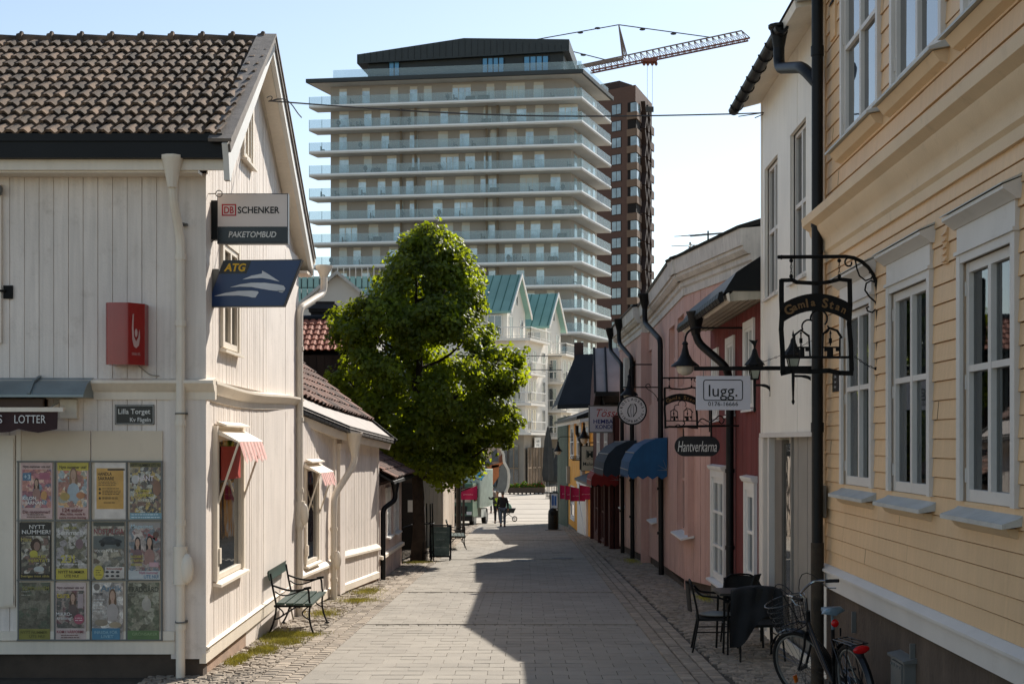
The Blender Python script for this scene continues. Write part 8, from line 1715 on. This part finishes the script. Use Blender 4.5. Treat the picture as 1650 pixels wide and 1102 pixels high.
# ================================================================ lorry and people
def lorry():
    h = thing('lorry', 'green cab lorry with a tall pale ribbed box parked on the left', 'lorry', (0, 0, 0)); gc = M('lorry_green', '#2f5a44', .35, .1, 2, dirt=.2, dirtc='#26382e'); bx = M('box_white_green', '#b5c4b6', .5, .05, 1.5, dirt=.2, dirtc='#8fa592')
    # local: x across, y length (0 front .. 6.2 rear), z up
    b = B(); b.box(-1.15, 1.15, 1.75, 6.3, 1.0, 3.15); o = build(b, 'cargo_box', bx, h)
    b = B()
    for k in range(20): y = 1.9+k*.22; b.box(1.15, 1.175, y, y+.05, 1.05, 3.1)
    build(b, 'ribs', M('rib_white', '#cfd8cf', .5), o)
    b = B(); b.hexa([(-1.05, 0, .55), (1.05, 0, .55), (1.05, 1.7, .55), (-1.05, 1.7, .55), (-1.0, .25, 2.35), (1.0, .25, 2.35), (1.0, 1.7, 2.4), (-1.0, 1.7, 2.4)]); build(b, 'cab', gc, h)
    b = B(); b.hexa([(-.92, .10, 1.35), (.92, .10, 1.35), (.92, .2, 1.35), (-.92, .2, 1.35), (-.88, .21, 2.15), (.88, .21, 2.15), (.88, .3, 2.15), (-.88, .3, 2.15)]); b.v = [v+Vector((0, -.03, 0)) for v in b.v]; build(b, 'windscreen', glass_dark, h)
    b = B(); b.hexa([(1.0, .45, 1.4), (1.06, .4, 1.4), (1.06, 1.4, 1.4), (1.0, 1.4, 1.4), (1.0, .55, 2.15), (1.035, .55, 2.15), (1.035, 1.4, 2.15), (1.0, 1.4, 2.15)]); build(b, 'side_window', glass_dark, h)
    b = B(); b.box(-1.06, 1.06, -.08, .2, .35, .62); build(b, 'bumper', black_metal, h); b = B(); b.box(-.7, .7, -.02, .02, .75, 1.15); build(b, 'grille', black_metal, h)
    for sx in (-1, 1): b = B(); b.box(sx*.85-.15, sx*.85+.15, -.05, .02, .68, .85); build(b, 'headlight', M('lamp_white', '#c8ccd0', .2), h)
    b = B(); b.box(-.45, .45, .5, 6.2, .6, .8); build(b, 'chassis', black_metal, h); b = B(); b.box(.75, 1.1, 2.5, 4.2, .45, .95); build(b, 'side_locker', M('locker_white', '#a9ada8', .5), h)
    for y in (.9, 4.9):
        for sx in (-1, 1):
            b = B(); ax = Matrix.Rotation(R(90), 3, 'Y'); c = (sx*.88-.13, y, .45); b.lathe(c, [(.45, 0), (.47, .05), (.47, .22), (.45, .27)], 20, ax); w_ = build(b, 'wheel', M('tyre_rubber', '#151413'), h); b = B(); b.lathe((sx*.88-.135, y, .45), [(.22, -.0), (.24, .0), (.24, .275), (.1, .285)], 14, ax); build(b, 'rim', grey_metal, w_)
    b = B(); b.box(1.1, 1.3, .3, .36, 1.6, 2.1); b.box(-1.3, -1.1, .3, .36, 1.6, 2.1); build(b, 'mirrors', black_metal, h)
    h.location = (-2.86, 71.5, G(74)); h.rotation_euler = (R(-1), 0, R(-8)); h.scale = (.86, .95, .93)
    t = thing('shop_awning', 'light blue slanted shop awning above the lorry cab', 'awning', (-2.6, 70, .5)); b = B(); Y = 69.5; b.mesh([P(761, 757, Y), P(776, 773, Y-.8), P(781, 766, Y-.8), P(766, 753, Y)], [(0, 1, 2, 3)]); b.tube([P(761, 757, Y), P(776, 773, Y-.8)], .05, 5); build(b, 'canvas', M('light_blue_canvas', '#5fb0cc', .7), t, recalc=False); b = B(); b.tube([P(776, 773, Y-.8), P(750, 766, Y+.6)], .03, 5); b.tube([P(781, 766, Y-.8), P(752, 758, Y+.6)], .03, 5); build(b, 'arm', grey_metal, t)
lorry()
skinm = M('skin', '#a87860', .55, .05, 10); hairg = M('hair_grey', '#5a544c', .8, .1, 20)
def hand(par, wrist, side, xf, sk=None):
    """relaxed hand: palm, four curled fingers of unequal length, thumb off the side"""
    J = {'w': (Vector(wrist), (.022, .016)), 'p': (Vector(wrist)+Vector((0, 0, -.07)), (.036, .014))}; E = [('w', 'p')]
    for i, (dy, l) in enumerate(((.028, .068), (.010, .078), (-.009, .072), (-.027, .055))):
        a = Vector(wrist)+Vector((0, dy, -.085)); J['a%d' % i] = (a, .009); J['b%d' % i] = (a+Vector((-side*.008, 0, -l*.5)), .0085); J['c%d' % i] = (a+Vector((-side*.03, 0, -l*.92)), .007); E += [('p', 'a%d' % i), ('a%d' % i, 'b%d' % i), ('b%d' % i, 'c%d' % i)]
    J['t0'] = (Vector(wrist)+Vector((-side*.005, .035, -.035)), .011); J['t1'] = (Vector(wrist)+Vector((-side*.02, .055, -.075)), .009); E += [('w', 't0'), ('t0', 't1')]
    return J, E
def person(label, loc, rz, hgt, top, legs, stride=.16, hair=hairg, arm=(0, 0), vest=None, cap=None, grp=None):
    """local: faces +y; joints posed mid stride"""
    h = thing('person', label, 'person', (0, 0, 0), grp); k = hgt/1.78; V = lambda x, y, z: Vector((x*k, y*k, z*k)); r = lambda *a: tuple(q*k for q in a)
    J = {'pel': (V(0, 0, .97), r(.15, .11)), 'wst': (V(0, .0, 1.10), r(.145, .10)), 'chs': (V(0, .01, 1.32), r(.165, .115)), 'sho': (V(0, 0, 1.45), r(.10, .085)), 'nek': (V(0, .01, 1.52), r(.055, .055)), 'hd0': (V(0, .025, 1.60), r(.070, .080)), 'hd1': (V(0, .02, 1.69), r(.078, .095)), 'hd2': (V(0, .015, 1.75), r(.05, .06)), 'nose': (V(0, .115, 1.655), r(.012, .012)), 'chin': (V(0, .085, 1.585), r(.03, .03))}
    E = [('pel', 'wst'), ('wst', 'chs'), ('chs', 'sho'), ('sho', 'nek'), ('nek', 'hd0'), ('hd0', 'hd1'), ('hd1', 'hd2'), ('hd1', 'nose'), ('hd0', 'chin')]; A = {}
    for s_, n_ in ((-1, 'l'), (1, 'r')):
        st = stride*s_; fz = .0 if s_ > 0 else .05
        J['hip'+n_] = (V(s_*.10, .0, .90), r(.095, .10)); J['kne'+n_] = (V(s_*.105, st*.55+.03, .50), r(.062, .065)); J['ank'+n_] = (V(s_*.11, st*1.05-.02, .09+fz*.8), r(.04, .045)); J['toe'+n_] = (V(s_*.12, st*1.05+.15, .035+fz*.2), r(.04, .028)); J['hel'+n_] = (V(s_*.11, st*1.05-.06, .04+fz), r(.035, .03))
        a = arm[0 if s_ < 0 else 1]; J['sh'+n_] = (V(s_*.19, 0, 1.42), r(.062, .062))
        if a == 0: J['el'+n_] = (V(s_*.245, -st*.35, 1.15), r(.045, .045)); J['wr'+n_] = (V(s_*.26, -st*.8+.06, .90), r(.028, .030))
        else: J['el'+n_] = (V(s_*.34, .12, 1.32), r(.045, .045)); J['wr'+n_] = (V(s_*.52, .25, 1.48), r(.028, .030))
        E += [('pel', 'hip'+n_), ('hip'+n_, 'kne'+n_), ('kne'+n_, 'ank'+n_), ('ank'+n_, 'toe'+n_), ('ank'+n_, 'hel'+n_), ('chs', 'sh'+n_), ('sh'+n_, 'el'+n_), ('el'+n_, 'wr'+n_)]
        wv = J['wr'+n_][0]; HJ, HE = hand(h, wv/k if True else wv, s_, None)
        for q, (p, rad) in HJ.items():
            if q == 'w': continue
            pp = p*k if a == 0 else (wv + (Matrix.Rotation(R(150*s_), 3, 'Y') @ (p*k-wv))); J[q+n_] = (pp, (tuple(x*k for x in rad) if isinstance(rad, tuple) else rad*k))
        for a_, c_ in HE: E.append((('wr' if a_ == 'w' else a_)+n_, c_+n_))
    skin('body', J, E, skinm, h)
    g = lambda n_, m: (J[n_][0], tuple(x*m for x in J[n_][1]))
    JT = {q: g(q, 1.12) for q in ('pel', 'wst', 'chs', 'sho', 'shl', 'shr', 'ell', 'elr', 'wrl', 'wrr')}; JT['wrl'] = g('wrl', 1.35); JT['wrr'] = g('wrr', 1.35); JT['ell'] = g('ell', 1.3); JT['elr'] = g('elr', 1.3); JT['hem'] = (V(0, 0, .90), r(.172, .135)); JT['col'] = (V(0, 0, 1.50), r(.075, .07))
    skin('jacket', JT, [('hem', 'pel'), ('pel', 'wst'), ('wst', 'chs'), ('chs', 'sho'), ('sho', 'col'), ('chs', 'shl'), ('chs', 'shr'), ('shl', 'ell'), ('shr', 'elr'), ('ell', 'wrl'), ('elr', 'wrr')], top, h)
    JL = {q: g(q, 1.14) for q in ('pel', 'hipl', 'hipr', 'knel', 'kner')}; JL['ankl'] = (J['ankl'][0]+V(0, 0, .0), r(.06, .062)); JL['ankr'] = (J['ankr'][0], r(.06, .062)); skin('trousers', JL, [('pel', 'hipl'), ('pel', 'hipr'), ('hipl', 'knel'), ('hipr', 'kner'), ('knel', 'ankl'), ('kner', 'ankr')], legs, h)
    for n_ in 'lr': skin('shoe', {'a': (J['ank'+n_][0]-V(0, 0, .03), r(.05, .05)), 't': (J['toe'+n_][0], r(.05, .036)), 'h': (J['hel'+n_][0], r(.045, .038))}, [('a', 't'), ('a', 'h')], black_metal, h)
    b = B(); b.ell(V(0, -.005, 1.70), r(.088, .108, .088), 12, 8); b.v = [v if v.y < .075*k else Vector((v.x, .075*k, v.z)) for v in b.v]; b.ell(V(0, -.05, 1.66), r(.082, .07, .07), 10, 6); build(b, 'hair', hair if cap is None else cap, h, ang=80)
    b = B()
    for sx in (-1, 1): b.ell(V(sx*.030, .103, 1.675), r(.011, .006, .007), 8, 5)
    build(b, 'eyes', letter_black, h); b = B(); b.box(-.022*k, .022*k, .096*k, .105*k, 1.606*k, 1.613*k); build(b, 'mouth', M('lips', '#8a4a42', .5), h)
    if vest:
        JV = {q: g(q, 1.2) for q in ('wst', 'chs')}; JV['pel'] = g('pel', 1.16); JV['s1'] = (V(0, 0, 1.42), r(.15, .11)); skin('vest', JV, [('pel', 'wst'), ('wst', 'chs'), ('chs', 's1')], vest, h)
    h.location = loc; h.rotation_euler = (0, 0, rz); return h
person('person in a dark jacket and jeans walking away up the middle of the street', (PX(810, 69), 69, G(69)+.01), R(6), 1.74, M('coat_black', '#1b1a1b', .85, .1, 8), M('jeans_blue', '#4d5762', .85, .12, 10))
person('person in a yellow green vest facing the viewer just past the walker', (PX(801.5, 76), 76, G(76)+.01), R(170), 1.72, M('coat_charcoal', '#2a2a2c', .85, .1, 8), M('trousers_dark', '#22242a', .85), stride=.08, arm=(0, 1), vest=M('vest_lime', '#b4c832', .6, .05, 8))
person('person with black hair standing beside the sculpture foot behind the lorry', (PX(794, 92), 92, G(92)+.01), R(150), 1.66, M('shirt_taupe', '#7a6a5c', .8, .1, 8), M('trousers_dark', '#22242a'), stride=.04, hair=M('hair_black', '#14110f', .7))
def stroller():
    Y = 79; x = PX(819, Y); g = G(Y)+.01; h = thing('pram', 'dark pram with a pale green hood beside the walking person', 'pram', (x, Y, g)); b = B(); hood = [Vector((x-.12+.32*math.cos(R(a)), Y+w_, g+.72+.34*math.sin(R(a)))) for w_ in (-.22, .22) for a in range(0, 181, 20)]; n = 10
    b.mesh(hood, [(i, i+1, n+i+1, n+i) for i in range(n-1)]+[tuple(range(n)), tuple(range(2*n-1, n-1, -1))]); build(b, 'hood', M('hood_green', '#6f8f84', .8, .1, 5), h)
    b = B(); b.hexa([(x-.35, Y-.2, g+.48), (x+.30, Y-.2, g+.48), (x+.30, Y+.2, g+.48), (x-.35, Y+.2, g+.48), (x-.44, Y-.24, g+.74), (x+.42, Y-.24, g+.74), (x+.42, Y+.24, g+.74), (x-.44, Y+.24, g+.74)]); build(b, 'carrycot', M('cot_dark', '#1f2122', .8), h)
    b = B(); 
    for sy in (-.2, .2): b.tube([(x-.35, Y+sy, g+.15), (x+.25, Y+sy, g+.6)], .015, 5); b.tube([(x+.35, Y+sy, g+.15), (x-.25, Y+sy, g+.6), (x-.6, Y+sy, g+1.0)], .015, 5)
    b.tube([(x-.6, Y-.2, g+1.0), (x-.6, Y+.2, g+1.0)], .018, 5); build(b, 'frame', grey_metal, h)
    for sx in (-.35, .35):
        for sy in (-.22, .22): b = B(); b.tube([(x+sx+.13*math.cos(R(a)), Y+sy, g+.15+.13*math.sin(R(a))) for a in range(0, 360, 30)], .02, 6, closed=True); b.tube([(x+sx-.12, Y+sy, g+.15), (x+sx+.12, Y+sy, g+.15)], .008, 4); b.tube([(x+sx, Y+sy, g+.03), (x+sx, Y+sy, g+.27)], .008, 4); build(b, 'wheel', M('tyre_rubber', '#151413'), h)
stroller()
